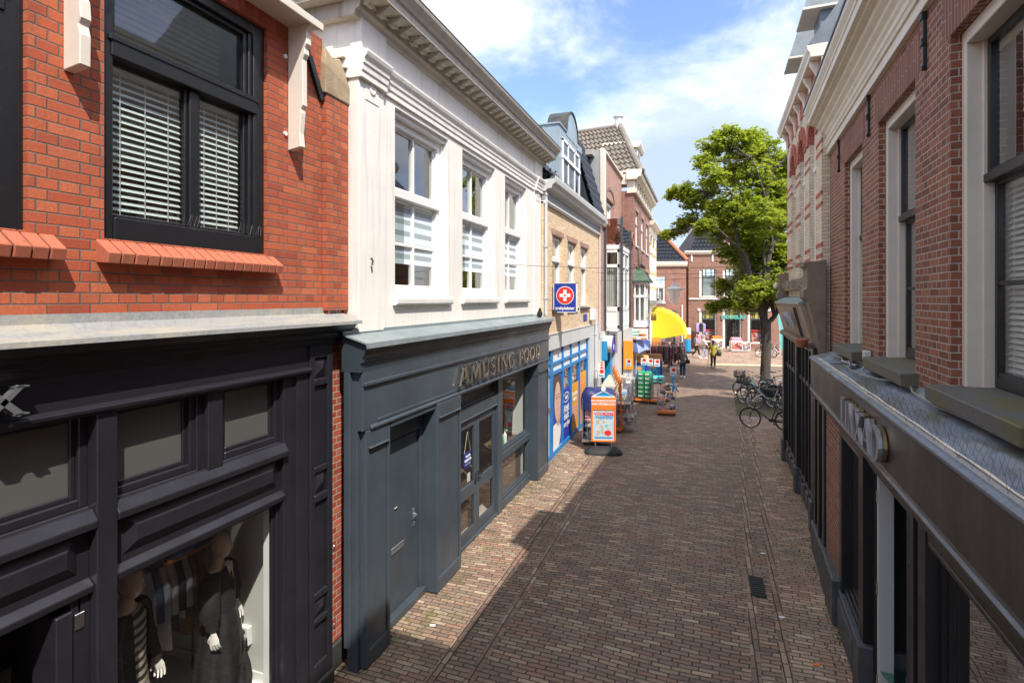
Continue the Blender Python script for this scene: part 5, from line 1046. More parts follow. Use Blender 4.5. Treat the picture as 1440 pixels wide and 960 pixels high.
# set-back house round the corner
F9=Fr('corner_house',3.2,16.3,k=0,side=1,label='brick house set back round the corner past the banded building',cat='building')
m=F9.mb(); m.wall(16.4,19.2,0,8.4,0,.3,ops=[(17,18,3.8,5.8),(17,18.2,.5,2.6)]); m.box(-7,-.31,16.41,16.6,0,8.4); m.box(-7,-.31,19.0,19.19,0,8.4); m.box(-7.2,-7,16.41,19.19,0,8.4); m.build('wall',M['end_brick'],F9.root)
m=F9.mb(); m.add([(.2,16.4,8.4),(.2,19.25,8.4),(-3,19.25,11.5),(-3,16.4,11.5),(-7.3,16.4,8.4),(-7.3,19.25,8.4)],[(0,1,2,3),(1,5,2),(0,3,4),(3,2,5,4),(0,4,5,1)]); m.build('roof',M['tile_dark'],F9.root,solid=False)
for c,d in((3.8,5.8),(.5,2.6)): sash(F9,F9.root,17,18 if c>1 else 18.2,c,d,-.1,.08,.09,'white_paint',trans=d-.6)
# ================================================================ TAN BRICK BUILDING with the drugstore
F=Fr('tan_brick_building',-3.78,12.9,label='tan brick building with a zinc dormer over the blue and white drugstore front',cat='building'); R=F.root
TW=[(13.71,14.85),(15.42,16.62),(17.18,18.43)]
m=F.mb().wall(12.88,20.3,3.36,6.75,0,.3,ops=[(a,b,4.02,6.03) for a,b in TW]); m.build('wall',M['tan_brick'],R)
for a,b in TW:
    w=sash(F,R,a,b,4.04,6.0,-.10,.085,.10,'white_paint',trans=5.38,tw=.13); cloth_quad(F,w,a,b,4.1,5.3,-.35,'interior','inner_blind')
    F.mb().prof([(-.12,3.94),(.07,3.94),(.075,4.0),(-.12,4.04)],a-.05,b+.05).build('sill',M['plinth_dark'],R,bevel=.006)
    F.mb().wall(a-.12,b+.12,6.03,6.17,.004,.03).build('lintel',M['pink_brick'],R)
F.mb().box(-.1,.05,12.88,20.3,6.78,7.0).build('frieze',M['mid_grey'],R)
F.mb().prof([(-.1,6.70),(.06,6.70),(.07,6.73),(.09,6.74),(.09,6.78),(.05,6.80),(-.1,6.80)],12.88,20.3).build('frieze_moulding',M['white_paint'],R,bevel=.003)
m=F.mb(); m.prof([(-.1,7.0),(.07,7.0),(.10,7.05),(.22,7.07),(.24,7.14),(.32,7.20),(.335,7.30),(.335,7.36),(.31,7.365),(.30,7.30),(-.1,7.28)],12.85,20.3); m.build('gutter_cornice',M['lt_grey'],R,bevel=.004)
tiles(F,R,(.15,12.9,7.32),(.15,18.64,7.32),(-3.3,18.64,11.0),(-3.3,12.9,11.0),19,13,'tile_dark','roof',.07,.045)
tiles(F,R,(.10,18.66,7.34),(.10,20.97,7.34),(-.75,20.97,10.3),(-.75,18.66,10.3),9,9,'tile_dark','steep_roof',.09,.05)
F.mb().add([(-.75,18.66,10.3),(-.75,21,10.3),(-3.3,21,11),(-3.3,18.66,11),(.1,18.65,7.3),(-3.3,18.65,7.3)],[(0,1,2,3),(0,3,5,4)]).build('roof_top',M['tile_dark'],R,solid=False)
m=F.mb(); m.add([(-3.3,12.9,11.0),(-3.3,21.0,11.0),(-7,21.0,7.3),(-7,12.9,7.3)],[(0,1,2,3)]); m.build('rear_roof',M['tile_dark'],R,solid=False)
m=F.mb(); m.box(-7,-.3,12.9,13.05,0,7.2); m.box(-7,-.3,20.1,20.25,0,7.2); m.box(-7.2,-7,12.9,20.25,0,7.25); m.box(-7,-.3,13.05,20.1,3.2,3.5); m.build('inner_walls',M['interior'],R)
m=F.mb(); m.add([(-.2,12.9,7.3),(-7,12.9,7.3),(-3.3,12.9,10.95)],[(0,1,2)]); m.build('gable_wall',M['tan_brick'],R,solid=False)
# zinc dormer with a round-headed crest
xf=-.32; m=F.mb(); m.box(-2.9,xf,15.62,18.62,7.35,9.58); m.box(-2.95,xf+.04,15.58,16.55,9.58,9.63); m.box(-2.95,xf+.04,18.05,18.66,9.40,9.62)
c=17.3; pts=[(c-.85,9.5)]+[(c+.78*math.cos(PI-PI*i/14),9.62+.78*math.sin(PI*i/14)) for i in range(15)]+[(c+.85,9.5)]
m.profx(pts,-.9,xf+.015); dm=m.build('dormer',M['dormer_zinc'],R)
m=F.mb()
for i in range(14):
    t0=PI*i/14;t1=PI*(i+1)/14; m.profx([(c-.78*math.cos(t0),9.62+.78*math.sin(t0)),(c-.83*math.cos(t0),9.62+.83*math.sin(t0)),(c-.83*math.cos(t1),9.62+.83*math.sin(t1)),(c-.78*math.cos(t1),9.62+.78*math.sin(t1))],-.95,xf+.05)
m.build('crest_edge',M['plinth_dark'],dm)
m=F.mb(); x=xf+.05
for y in(15.95,16.62,17.52,18.2): m.box(xf-.0,x,y,y+.10,7.55,9.25)
m.box(xf,x,15.95,18.3,9.17,9.27); m.box(xf,x,15.95,18.3,7.50,7.62); m.box(xf,x+.03,15.93,18.32,8.62,8.74); m.build('window',M['white_paint'],dm,bevel=.005)
F.mb().quad((xf+.02,16,7.6),(xf+.02,18.25,7.6),(xf+.02,18.25,9.2),(xf+.02,16,9.2)).build('pane',M['zinc_glass'] if 'zinc_glass' in M else M['tile_dark'],dm)
m=F.mb(); m.tube([(-1.0,15.52,7.5),(-1.0,15.52,9.45)],.06,10); m.build('vent_pipe',M['lt_grey'],dm,smooth=True)
m=F.mb(); m.box(-2.9,xf-.02,15.605,15.615,7.6,9.5); 
for xx in(-.8,-1.45,-2.1): m.box(xx,xx+.03,15.60,15.63,7.4,9.56)
m.build('standing_seam',M['dormer_zinc'],dm)
pigeon((-3.62,15.1,7.34),R_(150),'grey pigeon sitting on the gutter below the dormer window',1.0,'pigeons on the gutter'); pigeon((-3.62,13.05,7.34),R_(30),'pigeon in the corner where the white cornice meets the gutter, left bird',1.1,'pigeons on the gutter'); pigeon((-3.7,13.35,7.34),R_(-40),'pigeon in the corner where the white cornice meets the gutter, right bird',1.1,'pigeons on the gutter')
# fascia panel and side pillar
m=F.mb(); m.box(-.25,.02,12.9,20.35,2.94,3.37); m.box(-.25,.03,18.62,20.3,0,2.94); m.box(.02,.04,12.9,20.3,3.35,3.39); m.build('fascia_panel',M['lt_grey'],R,bevel=.005)
downpipe(F,R,.09,19.35,.0,3.9,.045,'lt_grey'); F.mb().box(.02,.14,18.55,19.05,3.55,3.95).build('meter_box',M['white_paint'],R,bevel=.01)
F.mb().box(.0,.02,17.6,18.15,3.55,3.78).build('street_sign',M['deep_blue'],R); 
downpipe(F,R,.05,12.93,3.9,7.0,.04,'lt_grey')
# drugstore front: blue grid with white and printed panels
x=-.06; m=F.mb(); 
for y,wd in((12.95,.10),(13.84,.24),(15.08,.09),(16.11,.09),(17.29,.09),(18.55,.12)): m.box(x-.08,x+.02,y-wd/2,y+wd/2,0,2.94)
for z,h in((.05,.14),(2.27,.10),(2.53,.08)): m.box(x-.08,x+.015,13.8,18.6,z-h/2,z+h/2)
for z,h in((.06,.14),(1.38,.09),(2.32,.14),(2.58,.07)): m.box(x-.08,x+.015,12.95,13.8,z-h/2,z+h/2)
m.build('shop_grid',M['blue'],R,bevel=.004)
def pan(a,b,z0,z1,mt,name='panel',dx=0,lab=None): return F.mb().box(x-.06,x-.03+dx,a,b,z0,z1).build(name,M[mt],R,label=lab)
for a,b in((13.96,15.04),(15.12,16.07),(16.15,17.25),(17.33,18.5)):
    pan(a,b,2.57,2.94,'print_white'); pan(a,b,2.32,2.49,'print_white')
pan(13.0,13.72,1.42,2.25,'print_white'); pan(13.0,13.72,.12,1.34,'print_white'); pan(13.0,13.72,2.38,2.55,'print_white'); F.mb().quad((x-.04,13.0,2.6),(x-.04,13.72,2.6),(x-.04,13.72,2.94),(x-.04,13.0,2.94)).build('pane',M['glass_dark'],R)
m=F.mb(); m.box(x-.0,x+.04,13.2,13.62,1.30,1.44); m.box(x+.04,x+.045,13.25,13.57,1.36,1.38); m.build('letter_slot',M['silver'],R,bevel=.004)
# printed poster: woman's face on pale ground
p1=pan(13.96,15.04,.12,2.22,'print_white','face_poster')
def blob(cy,cz,ry,rz,mt,dx,n=22,f=None,par=None,name='print'):
    m=F.mb(); pts=[]
    for k in range(n):
        a=2*PI*k/n; g=f(a) if f else 1; pts.append((x-.03+dx,cy+ry*g*math.cos(a),cz+rz*g*math.sin(a)))
    m.add(pts,[tuple(range(n))]); return m.build(name,M[mt],par or p1,solid=False)
F.mb().add([(x-.028,13.97,.14),(x-.028,15.03,.14),(x-.028,15.03,2.2),(x-.028,13.97,2.2)],[(0,1,2,3)]).build('print',paint('poster_blue_ground',W_(.05,.08,.42),.5,.05,3),p1,solid=False)
blob(14.42,.45,.52,.42,'print_white',.004,name='white_blouse',f=lambda a:1+.1*math.sin(3*a)); blob(14.52,1.72,.50,.48,'poster_hair',.005,28,lambda a:1+.06*math.sin(9*a)+.04*math.sin(14*a),name='printed_hair'); blob(14.68,1.05,.24,.35,'poster_skin2',.006,name='printed_neck')
blob(14.58,1.42,.34,.55,'poster_skin',.008,name='printed_face'); 
for cy in(14.46,14.72): blob(cy,1.52,.06,.022,'poster_hair',.010,10,name='printed_eye'); blob(cy,1.60,.085,.016,'poster_hair',.010,10,name='printed_brow')
blob(14.60,1.37,.035,.035,'poster_skin2',.010,8,name='printed_nose'); blob(14.58,1.20,.10,.035,'print_pink',.010,10,name='printed_mouth')
p2=pan(15.12,16.07,.12,1.62,'poster_blue','blue_poster'); 
text_obj('lettering','Altijd',M['print_white'],p2,F.T((x-.022,15.60,1.02)),(0,1,0),(0,0,1),.30,.002,.006); text_obj('lettering','dealt',M['print_white'],p2,F.T((x-.022,15.60,.80)),(0,1,0),(0,0,1),.30,.002,.006); text_obj('lettering','voor jou',M['print_white'],p2,F.T((x-.022,15.60,.57)),(0,1,0),(0,0,1),.24,.002,.006)
def oval(par,cy,cz,ry,rz,w_,mt,dx):
    m=F.mb(); n=24; a_=[(x-.03+dx,cy+ry*math.cos(2*PI*k/n),cz+rz*math.sin(2*PI*k/n)) for k in range(n)]; b_=[(x-.03+dx,cy+(ry-w_)*math.cos(2*PI*k/n),cz+(rz-w_)*math.sin(2*PI*k/n)) for k in range(n)]
    m.add(a_+b_,[(k,(k+1)%n,n+(k+1)%n,n+k) for k in range(n)]); m.build('logo_ring',M[mt],par,solid=False)
oval(p2,15.6,1.36,.36,.155,.035,'print_white',.005); text_obj('lettering','dealt',M['print_white'],p2,F.T((x-.022,15.60,1.36)),(0,1,0),(0,0,1),.17,.002,.003)
p3=pan(16.15,17.25,.12,1.60,'orange_board','orange_poster'); p4=pan(17.33,18.5,.12,1.80,'orange_board','orange_poster')
text_obj('lettering','Grootste',M['print_white'],p3,F.T((x-.022,16.70,1.28)),(0,1,0),(0,0,1),.20,.002,.004); text_obj('lettering','keuze',M['print_white'],p3,F.T((x-.022,16.70,1.12)),(0,1,0),(0,0,1),.20,.002,.004); 
for k in range(5): F.mb().box(x-.028,x-.024,16.3,17.1-.12*(k%3),.86-k*.10,.90-k*.10).build('small_print',M['print_pink'],p3)
for (a,b,z0) in((15.12,16.07,1.62),(16.15,17.25,1.60),(17.33,18.5,1.80)):
    F.mb().quad((x-.04,a,z0),(x-.04,b,z0),(x-.04,b,2.22),(x-.04,a,2.22)).build('pane',M['glass_dark'],R)
    t=F.mb(); t.box(x-.35,x-.16,a,b,z0-.1,2.25); t.build('display_goods',M['goods'],R)
M_=F.mb(); M_.box(-3,-.6,13.0,18.5,0,.05); M_.build('shop_floor',M['interior'],R)
# hanging illuminated drugstore sign
sg=empty('hanging_sign',(-3.49,14.0,3.93),0,'square blue hanging sign with a red disc and white cross reading trekpleister','sign')
MB().box(-.31,.31,-.06,.06,0,.80).build('sign_box',M['sign_blue'],sg,bevel=.01)
m=MB(); 
for (a,b,c_,d) in((-.32,.32,-.0,.02),(-.32,.32,.78,.80),(-.32,-.30,.0,.80),(.30,.32,0,.80)): m.box(a,b,-.07,.07,c_,d)
m.build('sign_frame',M['print_white'],sg)
def disc(m,cx,cz,r,y,n=32): m.add([(cx+r*math.cos(2*PI*k/n),y,cz+r*math.sin(2*PI*k/n)) for k in range(n)],[tuple(range(n))])
m=MB(); disc(m,0,.46,.245,-.064); m.build('white_ring',M['print_white'],sg,solid=False); m=MB(); disc(m,0,.46,.225,-.067); m.build('red_disc',M['print_red'],sg,solid=False)
m=MB(); m.box(-.15,.15,-.072,-.069,.415,.505); m.box(-.045,.045,-.0725,-.0685,.31,.61); m.build('cross',M['print_white'],sg)
m=MB(); disc(m,0,.46,.028,-.075,12); m.build('cross_centre',M['print_red'],sg,solid=False)
text_obj('lettering','trekpleister',M['print_white'],sg,(0,-.064,.115),(1,0,0),(0,0,1),.118,.002,.004,.94)
m=MB(); m.tube([(-.36,0,.58),(-.31,0,.58)],.02,8); m.tube([(-.36,0,.2),(-.31,0,.2)],.02,8); m.box(-.38,-.35,-.03,.03,.1,.68); m.build('wall_bracket',M['iron'],sg)
# ================================================================ PINK-BROWN BUILDING with the glazed bay
F=Fr('pink_brick_building',-3.75,20.3,label='pinkish brick building with an arched window and a white bay in grey steel posts',cat='building'); R=F.root
m=F.mb(); m.wall(21.2,26.3,7.3,10.15,0,.3,ops=[(21.95,23.85,7.4,8.5)]); m.wall(20.3,26.3,2.95,7.3,0,.3,ops=[(21.9,23.5,3.6,6.2)])
c=22.9
for i in range(10):
    t0=PI*i/10;t1=PI*(i+1)/10; m.profx([(c+.95*math.cos(t0),8.5+.40*math.sin(t0)),(c+.95*math.cos(t1),8.5+.40*math.sin(t1)),(c+.95*math.cos(t1),8.95),(c+.95*math.cos(t0),8.95)],-.28,.003)
m.build('wall',M['pink_brick'],R)
w=sash(F,R,21.95,23.85,7.4,8.92,-.15,.10,.1,'white_paint',trans=8.35,low=(c,)); cloth_quad(F,w,21.95,23.85,7.4,8.9,-.35,'curtain','net_curtain',4)
m=F.mb(); 
for i in range(10):
    t0=PI*i/10;t1=PI*(i+1)/10; m.profx([(c+r*math.cos(t),8.5+k*math.sin(t)) for r,k,t in((.96,.40,t0),(1.12,.54,t0),(1.12,.54,t1),(.96,.40,t1))],-.1,.03)
m.build('arch_band',M['dark_brick'],R)
m=F.mb(); m.box(-.50,.06,20.98,21.2,7.45,10.15); m.build('side_gable',M['mid_grey'],R); m=F.mb(); m.box(-.08,.10,20.95,21.30,7.25,10.15); m.box(-.1,.10,20.95,26.3,10.13,10.22); m.build('coping',M['cream_paint'],R,bevel=.01)
m=F.mb(); m.prof([(-.05,7.1),(.10,7.15),(.16,7.28),(.16,7.40),(-.05,7.42)],20.9,21.35); m.build('corbel',M['cream_paint'],R,bevel=.01)
m=F.mb(); m.box(-7,-.52,21.05,21.18,7.3,10.1); m.build('flank_wall',M['pink_brick'],R)
m=F.mb(); m.box(-7,-.3,20.35,20.5,0,7.4); m.box(-7,-.3,26.1,26.25,0,10); m.box(-7.2,-7,20.35,26.25,0,10); m.box(-7,-.3,20.5,26.1,9.9,10.1); m.box(-7,-.3,20.5,26.1,3.0,3.2); m.build('inner_walls',M['interior'],R)
F.mb().box(.0,.05,20.31,20.42,3.0,7.2).build('drainpipe',M['lt_grey'],R)
# bay
ya,yb,xo=21.45,23.95,.66
bay=F.mb(); bay.box(-.05,xo-.02,ya+.02,ya+.09,3.08,3.95); bay.box(xo-.09,xo-.02,ya+.02,yb-.02,3.08,3.95); bay.box(-.05,xo-.02,yb-.09,yb-.02,3.08,6.35); bay.box(-.05,xo+.02,ya-.02,yb+.02,6.28,6.45); bay.box(-.05,xo,ya,yb,3.0,3.09)
for (z0,z1) in((3.12,3.24),(3.80,3.98),(5.55,5.68),(6.15,6.28)): bay.box(-.03,xo-.01,ya,ya+.03,z0,z1); bay.box(xo-.03,xo,ya,yb,z0,z1)
for xx in(.0,xo-.14): bay.box(xx,xx+.10,ya,ya+.08,3.1,6.3)
for y in(ya+.02,ya+1.2,yb-.12): bay.box(xo-.08,xo,y,y+.10,3.1,6.3)
b=bay.build('bay_window',M['white_paint'],R,bevel=.005)
g=F.mb(); g.quad((.05,ya+.05,3.95),(xo-.05,ya+.05,3.95),(xo-.05,ya+.05,6.2),(.05,ya+.05,6.2)); g.quad((xo-.05,ya,3.95),(xo-.05,yb,3.95),(xo-.05,yb,6.2),(xo-.05,ya,6.2)); g.build('pane',M['glass'],b)
g=F.mb(); n=30
for i in range(n):
    x0=.05+(xo-.15)*i/n; x1=.05+(xo-.15)*(i+1)/n; g.quad((x0,ya+.16+.02*math.sin(i*1.3),3.95),(x1,ya+.16+.02*math.sin((i+1)*1.3),3.95),(x1,ya+.16+.02*math.sin((i+1)*1.3),5.5),(x0,ya+.16+.02*math.sin(i*1.3),5.5))
    y0=ya+.1+(yb-ya-.2)*i/n;y1=ya+.1+(yb-ya-.2)*(i+1)/n; g.quad((xo-.16+.02*math.sin(i*1.3),y0,3.95),(xo-.16+.02*math.sin((i+1)*1.3),y1,3.95),(xo-.16+.02*math.sin((i+1)*1.3),y1,5.5),(xo-.16+.02*math.sin(i*1.3),y0,5.5))
g.build('net_curtain',M['curtain'],b,solid=False)
for (px,py,zt) in((.0,ya-.05,7.6),(xo,ya-.05,7.55),(xo,yb+.05,7.3)): F.mb().box(px,px+.09,py-.045,py+.045,3.02,zt).build('steel_post',M['plinth'],R)
g=F.mb(); g.box(.1,xo,ya-.03,ya-.018,6.50,7.5); g.box(xo+.04,xo+.05,ya,yb,6.50,7.2); g.build('balcony_glass',M['glass_brown'],R)
leafy('balcony_plant',(-3.3,21.9,6.45),.45,.28,160,'dark potted plant on the balcony of the pinkish building, behind smoked glass','plant','plant_dark'); leafy('balcony_shrub',(-3.3,23.4,6.45),.75,.45,200,'green shrub at the far end of the balcony over the white bay','plant','plant_green')
# shop under the bay: blue recess with a round drum sign
m=F.mb(); m.box(-.25,.02,20.32,20.75,0,2.95); m.box(-.25,.03,24.1,26.3,0,2.95); m.box(-.25,.04,20.32,26.3,2.75,3.0); m.build('shop_pier',M['lt_grey'],R,bevel=.006)
m=F.mb(); m.box(-.4,-.2,20.75,20.95,0,2.75); m.box(-.4,-.1,23.5,24.1,0,2.75); m.box(-.5,.22,20.8,20.9,1.9,2.65); m.box(-1.6,-1.5,20.9,24,0,2.75); m.build('blue_surround',M['sky_blue'],R)
m=F.mb(); m.box(-1.2,-1.15,20.95,23.5,0,2.7); m.build('shop_glazing',M['glass_dark'],R)
px=(-3.36,21.25,2.50); ds=empty('drum_sign',px,0,'round white drum sign with a blue ring facing the street under the white bay','sign')
MB().lathe([(.001,-.42),(.34,-.42),(.34,.0),(.001,.0)],n=28,axis='x').build('drum',M['print_white'],ds); m=MB(); m.ring((.01,0,0),.29,.035,'x',32,6); m.build('blue_ring',M['deep_blue'],ds); m=MB(); m.add([(.006,.24*math.cos(a),.24*math.sin(a)) for a in [PI*k/12 for k in range(13)]],[tuple(range(13))]); m.build('logo_half',M['deep_blue'],ds,solid=False); m=MB(); m.add([(.012,-.1,.12),(.012,.02,.02),(.012,.12,.15),(.012,.03,.26),(.012,-.06,.24)],[(0,1,2,3,4)]); m.build('logo_spot',M['print_red'],ds,solid=False)
m=MB(); m.tube([(-.2,0,.34),(-.2,0,.55)],.02,6); m.build('hanger',M['iron'],ds)
# ================================================================ BROWN BRICK BUILDING with the white cornice
F=Fr('brown_brick_building',-3.2,26.35,label='brown brick building with a heavy white cornice and hipped pantile roof',cat='building'); R=F.root
ops=[]
for (a,b) in((27.3,28.5),(29.9,31.2),(32.5,33.8)): ops+=[(a,b,7.0,8.75),(a,b,3.9,5.9)]
m=F.mb(); m.wall(26.35,34.7,0,9.55,0,.3,ops=ops); m.box(-5,-.3,26.36,26.6,0,9.55); m.box(-5,-.3,34.4,34.69,0,9.55); m.box(-5.2,-5,26.36,34.69,0,9.55); m.build('wall',M['dark_brick'],R)
for (a,b,c_,d) in ops:
    w=sash(F,R,a,b,c_,d,-.08,.10,.1,'white_paint',trans=d-.6); cloth_quad(F,w,a,b,c_,d,-.3,'curtain','net_curtain',3); F.mb().box(-.1,.06,a-.08,b+.08,c_-.1,c_).build('sill',M['lt_grey'],R); F.mb().wall(a-.1,b+.1,d,d+.2,.01,.03).build('lintel',M['pink_brick'],R)
m=F.mb(); m.box(-.3,.08,26.30,34.75,9.5,10.05); m.prof([(-.3,9.42),(.14,9.42),(.17,9.5),(.17,9.56),(-.3,9.6)],26.25,34.8); m.prof([(-.3,10.05),(.2,10.05),(.25,10.14),(.38,10.18),(.40,10.30),(.44,10.42),(.44,10.5),(-.3,10.55)],26.1,34.95); m.box(-.9,-.3,26.2,26.5,9.85,10.5)
m.build('cornice',M['cream_paint'],R,bevel=.01)
for i in range(9): F.mb().prof([(.08,9.62),(.13,9.64),(.16,9.95),(.30,10.02),(.30,10.05),(.08,10.05)],26.5+i*.97,26.72+i*.97).build('cornice_bracket',M['cream_paint'],R)
tiles(F,R,(-6.5,26.25,10.0),(.40,26.25,10.35),(-1.05,29.2,13.6),(-6.5,29.2,13.35),26,10,'tile_brown','roof',.10,.07)
tiles(F,R,(.40,26.25,10.35),(.40,34.8,10.35),(-1.05,32,13.6),(-1.05,29.2,13.6),26,10,'tile_brown','roof',.10,.07)
m=F.mb(); m.tube([(.42,26.22,10.42),(-.33,27.75,12.05),(-1.05,29.2,13.68)],.15,10); m.tube([(-1.05,29.2,13.65),(-6.5,29.2,13.45)],.13,10); m.build('ridge_tile',M['tile_brown'],R)
m=F.mb().lathe([(.24,0),(.24,.35),(.20,.38),(.20,.62),(.28,.66),(.28,.72),(.1,.75)],(-1.15,29.3,13.5),14); m.build('chimney_pot',M['lt_grey'],R,smooth=True)
m=F.mb(); m.box(-1.6,-.02,28.2,29.7,10.4,12.15); d_=m.build('roof_dormer',M['white_paint'],R,bevel=.01); m=F.mb(); m.prof([(-1.8,12.1),(.08,12.1),(.16,12.25),(.2,12.42),(-1.8,12.46)],28.0,29.95); m.build('dormer_cornice',M['cream_paint'],d_,bevel=.01); m=F.mb(); m.quad((-.01,28.45,10.7),(-.01,29.45,10.7),(-.01,29.45,11.9),(-.01,28.45,11.9)); m.build('dormer_pane',M['tile_dark'],d_)
m=F.mb(); m.tube([(-.52,26.33,9.4),(-.5,26.33,6.5)],.05,6); m.ring((.02,26.0,7.15),.28,.05,'x',16,6); m.build('iron_scroll',M['dark_brick'],R)
# second bay with a green hood, lace ironwork above
m=F.mb(); xo=.60; m.box(0,xo,26.42,28.6,2.92,3.15); 
for z0,z1 in((3.15,3.25),(4.35,4.48),(4.98,5.15)): m.box(0,xo-.02,26.44,28.58,z0,z1)
for xx,yy in((.02,26.45),(.25,26.45),(xo-.10,26.45),(xo-.10,27.4),(xo-.10,28.48),(.02,28.48)): m.box(xx,xx+.08,yy,yy+.09,3.1,5.1)
b2=m.build('bay_window',M['white_paint'],R,bevel=.006); m=F.mb(); m.quad((0,26.5,3.2),(xo-.05,26.5,3.2),(xo-.05,26.5,5),(0,26.5,5)); m.quad((xo-.06,26.5,3.2),(xo-.06,28.5,3.2),(xo-.06,28.5,5),(xo-.06,26.5,5)); m.build('pane',M['glass'],b2); m=F.mb(); m.box(.0,xo-.16,26.62,28.4,3.2,5.0); m.build('net_curtain',M['curtain'],b2)
m=F.mb(); m.prism([(0,26.3,5.12),(xo+.14,26.3,5.12),(xo+.14,28.75,5.12),(0,28.75,5.12)],(0,0,.05)); m.add([(0,26.3,5.17),(xo+.14,26.3,5.17),(xo+.14,28.75,5.17),(0,28.75,5.17),(0,26.55,5.75),(xo-.25,26.75,5.75),(xo-.25,28.3,5.75),(0,28.5,5.75)],[(0,1,5,4),(1,2,6,5),(2,3,7,6),(4,5,6,7)]); m.build('hood',M['green_roof'],b2,solid=False)
m=F.mb()
for i in range(12): 
    y=26.6+i*.17; m.ring((xo-.28,y,5.90),.07,.012,'x',10,4)
for i in range(3): m.ring((.05+i*.13,26.62,5.90),.07,.012,'y',10,4)
m.tube([(xo-.28,26.6,6.0),(xo-.28,28.4,6.0)],.015,5); m.build('cresting',M['iron'],b2)
# white shop sign board under it, orange pier
sb=empty('shop_sign',(-2.95,26.35,2.33),0,'white shop sign board with pale coloured print under the green-hooded bay','sign'); MB().box(-.45,.45,-.08,.08,0,.52).build('board',M['print_white'],sb,bevel=.01)
for (a,b_,z0,z1,mt) in((-.30,.05,.33,.38,'teal'),(-.38,.2,.18,.23,'green_plastic'),(.02,.36,.18,.28,'orange'),(-.42,-.1,.03,.10,'orange'),(.12,.4,.03,.09,'orange'),(-.05,.12,.38,.43,'yellow_paint')): MB().box(a,b_,-.085,-.081,z0,z1).build('print',M[mt],sb)
m=F.mb(); m.box(-.45,-.02,26.1,26.34,0,2.9); m.build('side_pier',M['lt_grey'],R); 
op=MB().box(-3.62,-3.18,26.0,26.12,.9,2.28); tag(op.build('orange_banner',M['orange_board'],bevel=.01),'tall orange board beside the tilted blue parasol','board')
# ================================================================ WHITE AND YELLOW NARROW BUILDING
F=Fr('cream_narrow_building',-3.2,34.75,label='narrow cream building with yellow bands and a yellow awning at the street corner',cat='building'); R=F.root
ops=[(35.5,36.5,5.2,7.3),(37.6,38.6,5.2,7.3)]
m=F.mb(); m.wall(34.76,39.9,0,8.6,0,.3,ops=ops); m.box(-3.3,-.3,34.8,35,0,8.6); m.box(-3.3,-.3,39.6,39.89,0,8.6); m.box(-3.5,-3.3,34.8,39.89,0,8.6); m.build('wall',M['white'],R)
for z in(4.9,5.9,7.1,7.7): F.mb().wall(34.76,39.9,z,z+.2,.012,.02,ops=[(a,b,0,20) for a,b,_,_ in ops]).build('yellow_band',M['yellow_paint'],R)
for o_ in ops: sash(F,R,*o_,-.08,.12,.1,'white_paint',trans=6.7)
m=F.mb(); m.box(-.3,.05,34.7,39.95,8.5,8.95); m.prof([(-.3,8.95),(.2,8.95),(.36,9.12),(.36,9.2),(-.3,9.25)],34.6,40.1); m.build('cornice',M['cream_paint'],R,bevel=.01)
m=F.mb(); m.box(-1.9,-.15,35.2,37.0,9.2,10.9); m.box(-2,.0,35.1,37.1,10.9,11.05); m.build('roof_dormer',M['white'],R,bevel=.01)
m=F.mb(); m.add([(.3,34.8,9.2),(.3,40,9.2),(-1.6,40,11.2),(-1.6,34.8,11.2),(-3.5,34.8,9.2),(-3.5,40,9.2)],[(0,1,2,3),(1,5,2),(0,3,4),(3,2,5,4)]); m.build('roof',M['tile_brown'],R,solid=False)
for y in(35.2,37.2): 
    m=F.mb(); m.prof([(0,7.75),(.06,7.8),(.1,8.3),(.02,8.4)],y,y+.15); m.build('wall_ornament',M['dark_brick'],R)
F.mb().box(.0,.42,34.85,39.8,3.95,4.2).build('fascia',M['mid_grey'],R,bevel=.01)
bx=leafy('flower_box',(-2.75,35.3,4.2),.35,.4,90,'flower box on the ledge of the cream building above the yellow awning','plant','plant_green')
yl=MB().box(-3.05,-2.72,33.9,34.3,2.95,3.45); tag(yl.build('yellow_box_sign',M['yellow_paint'],bevel=.02),'small square yellow box sign on the wall left of the yellow awning','sign')
# quarter-drum awning
aw=empty('yellow_awning',(-3.2,38.2,0),0,'large bright yellow rounded awning at the street corner','awning')
def awn(u,t):   # u across (0..1 along y), t over the drum
    th=t*PI*.56; rr=2.15; f=math.sin(u*PI)**.35 if 0<u<1 else 0
    return (.0+rr*1.05*math.sin(th)*1.0, -2.0+4.0*u, 1.65+ (1.55+.25*1)*math.cos(th)*1.0+.25)
m=MB(); nu,nt=6,6; P_=[]
for j in range(nt+1):
    for i in range(nu+1):
        u=i/nu; t=j/nt; th=t*PI*.5; rx,rz=2.15,1.75
        edge=(abs(2*u-1))**3*.35
        P_.append((rx*math.sin(th)*(1-edge*.15), -1.7+3.4*u, 1.95+rz*math.cos(th)*(1-edge*.25)+(.0 if j in(0,nt) else .03*(j%2))+(.02*(i%2))))
m.add(P_,[(j*(nu+1)+i,j*(nu+1)+i+1,(j+1)*(nu+1)+i+1,(j+1)*(nu+1)+i) for j in range(nt) for i in range(nu)])
for i in(0,nu):
    m.add([P_[j*(nu+1)+i] for j in range(nt+1)]+[(0,P_[i][1],1.55)],[(nt+1,j+1,j) for j in range(nt)])
for i in range(nu):
    a=P_[nt*(nu+1)+i];b_=P_[nt*(nu+1)+i+1]; z_=1.72; m.add([a,b_,(b_[0],b_[1],z_-.04*(i%2)),(a[0],a[1],z_-.04*(1-i%2))],[(0,1,2,3)])
m.build('awning_cloth',M['yellow'],aw,solid=False)
m=MB(); 
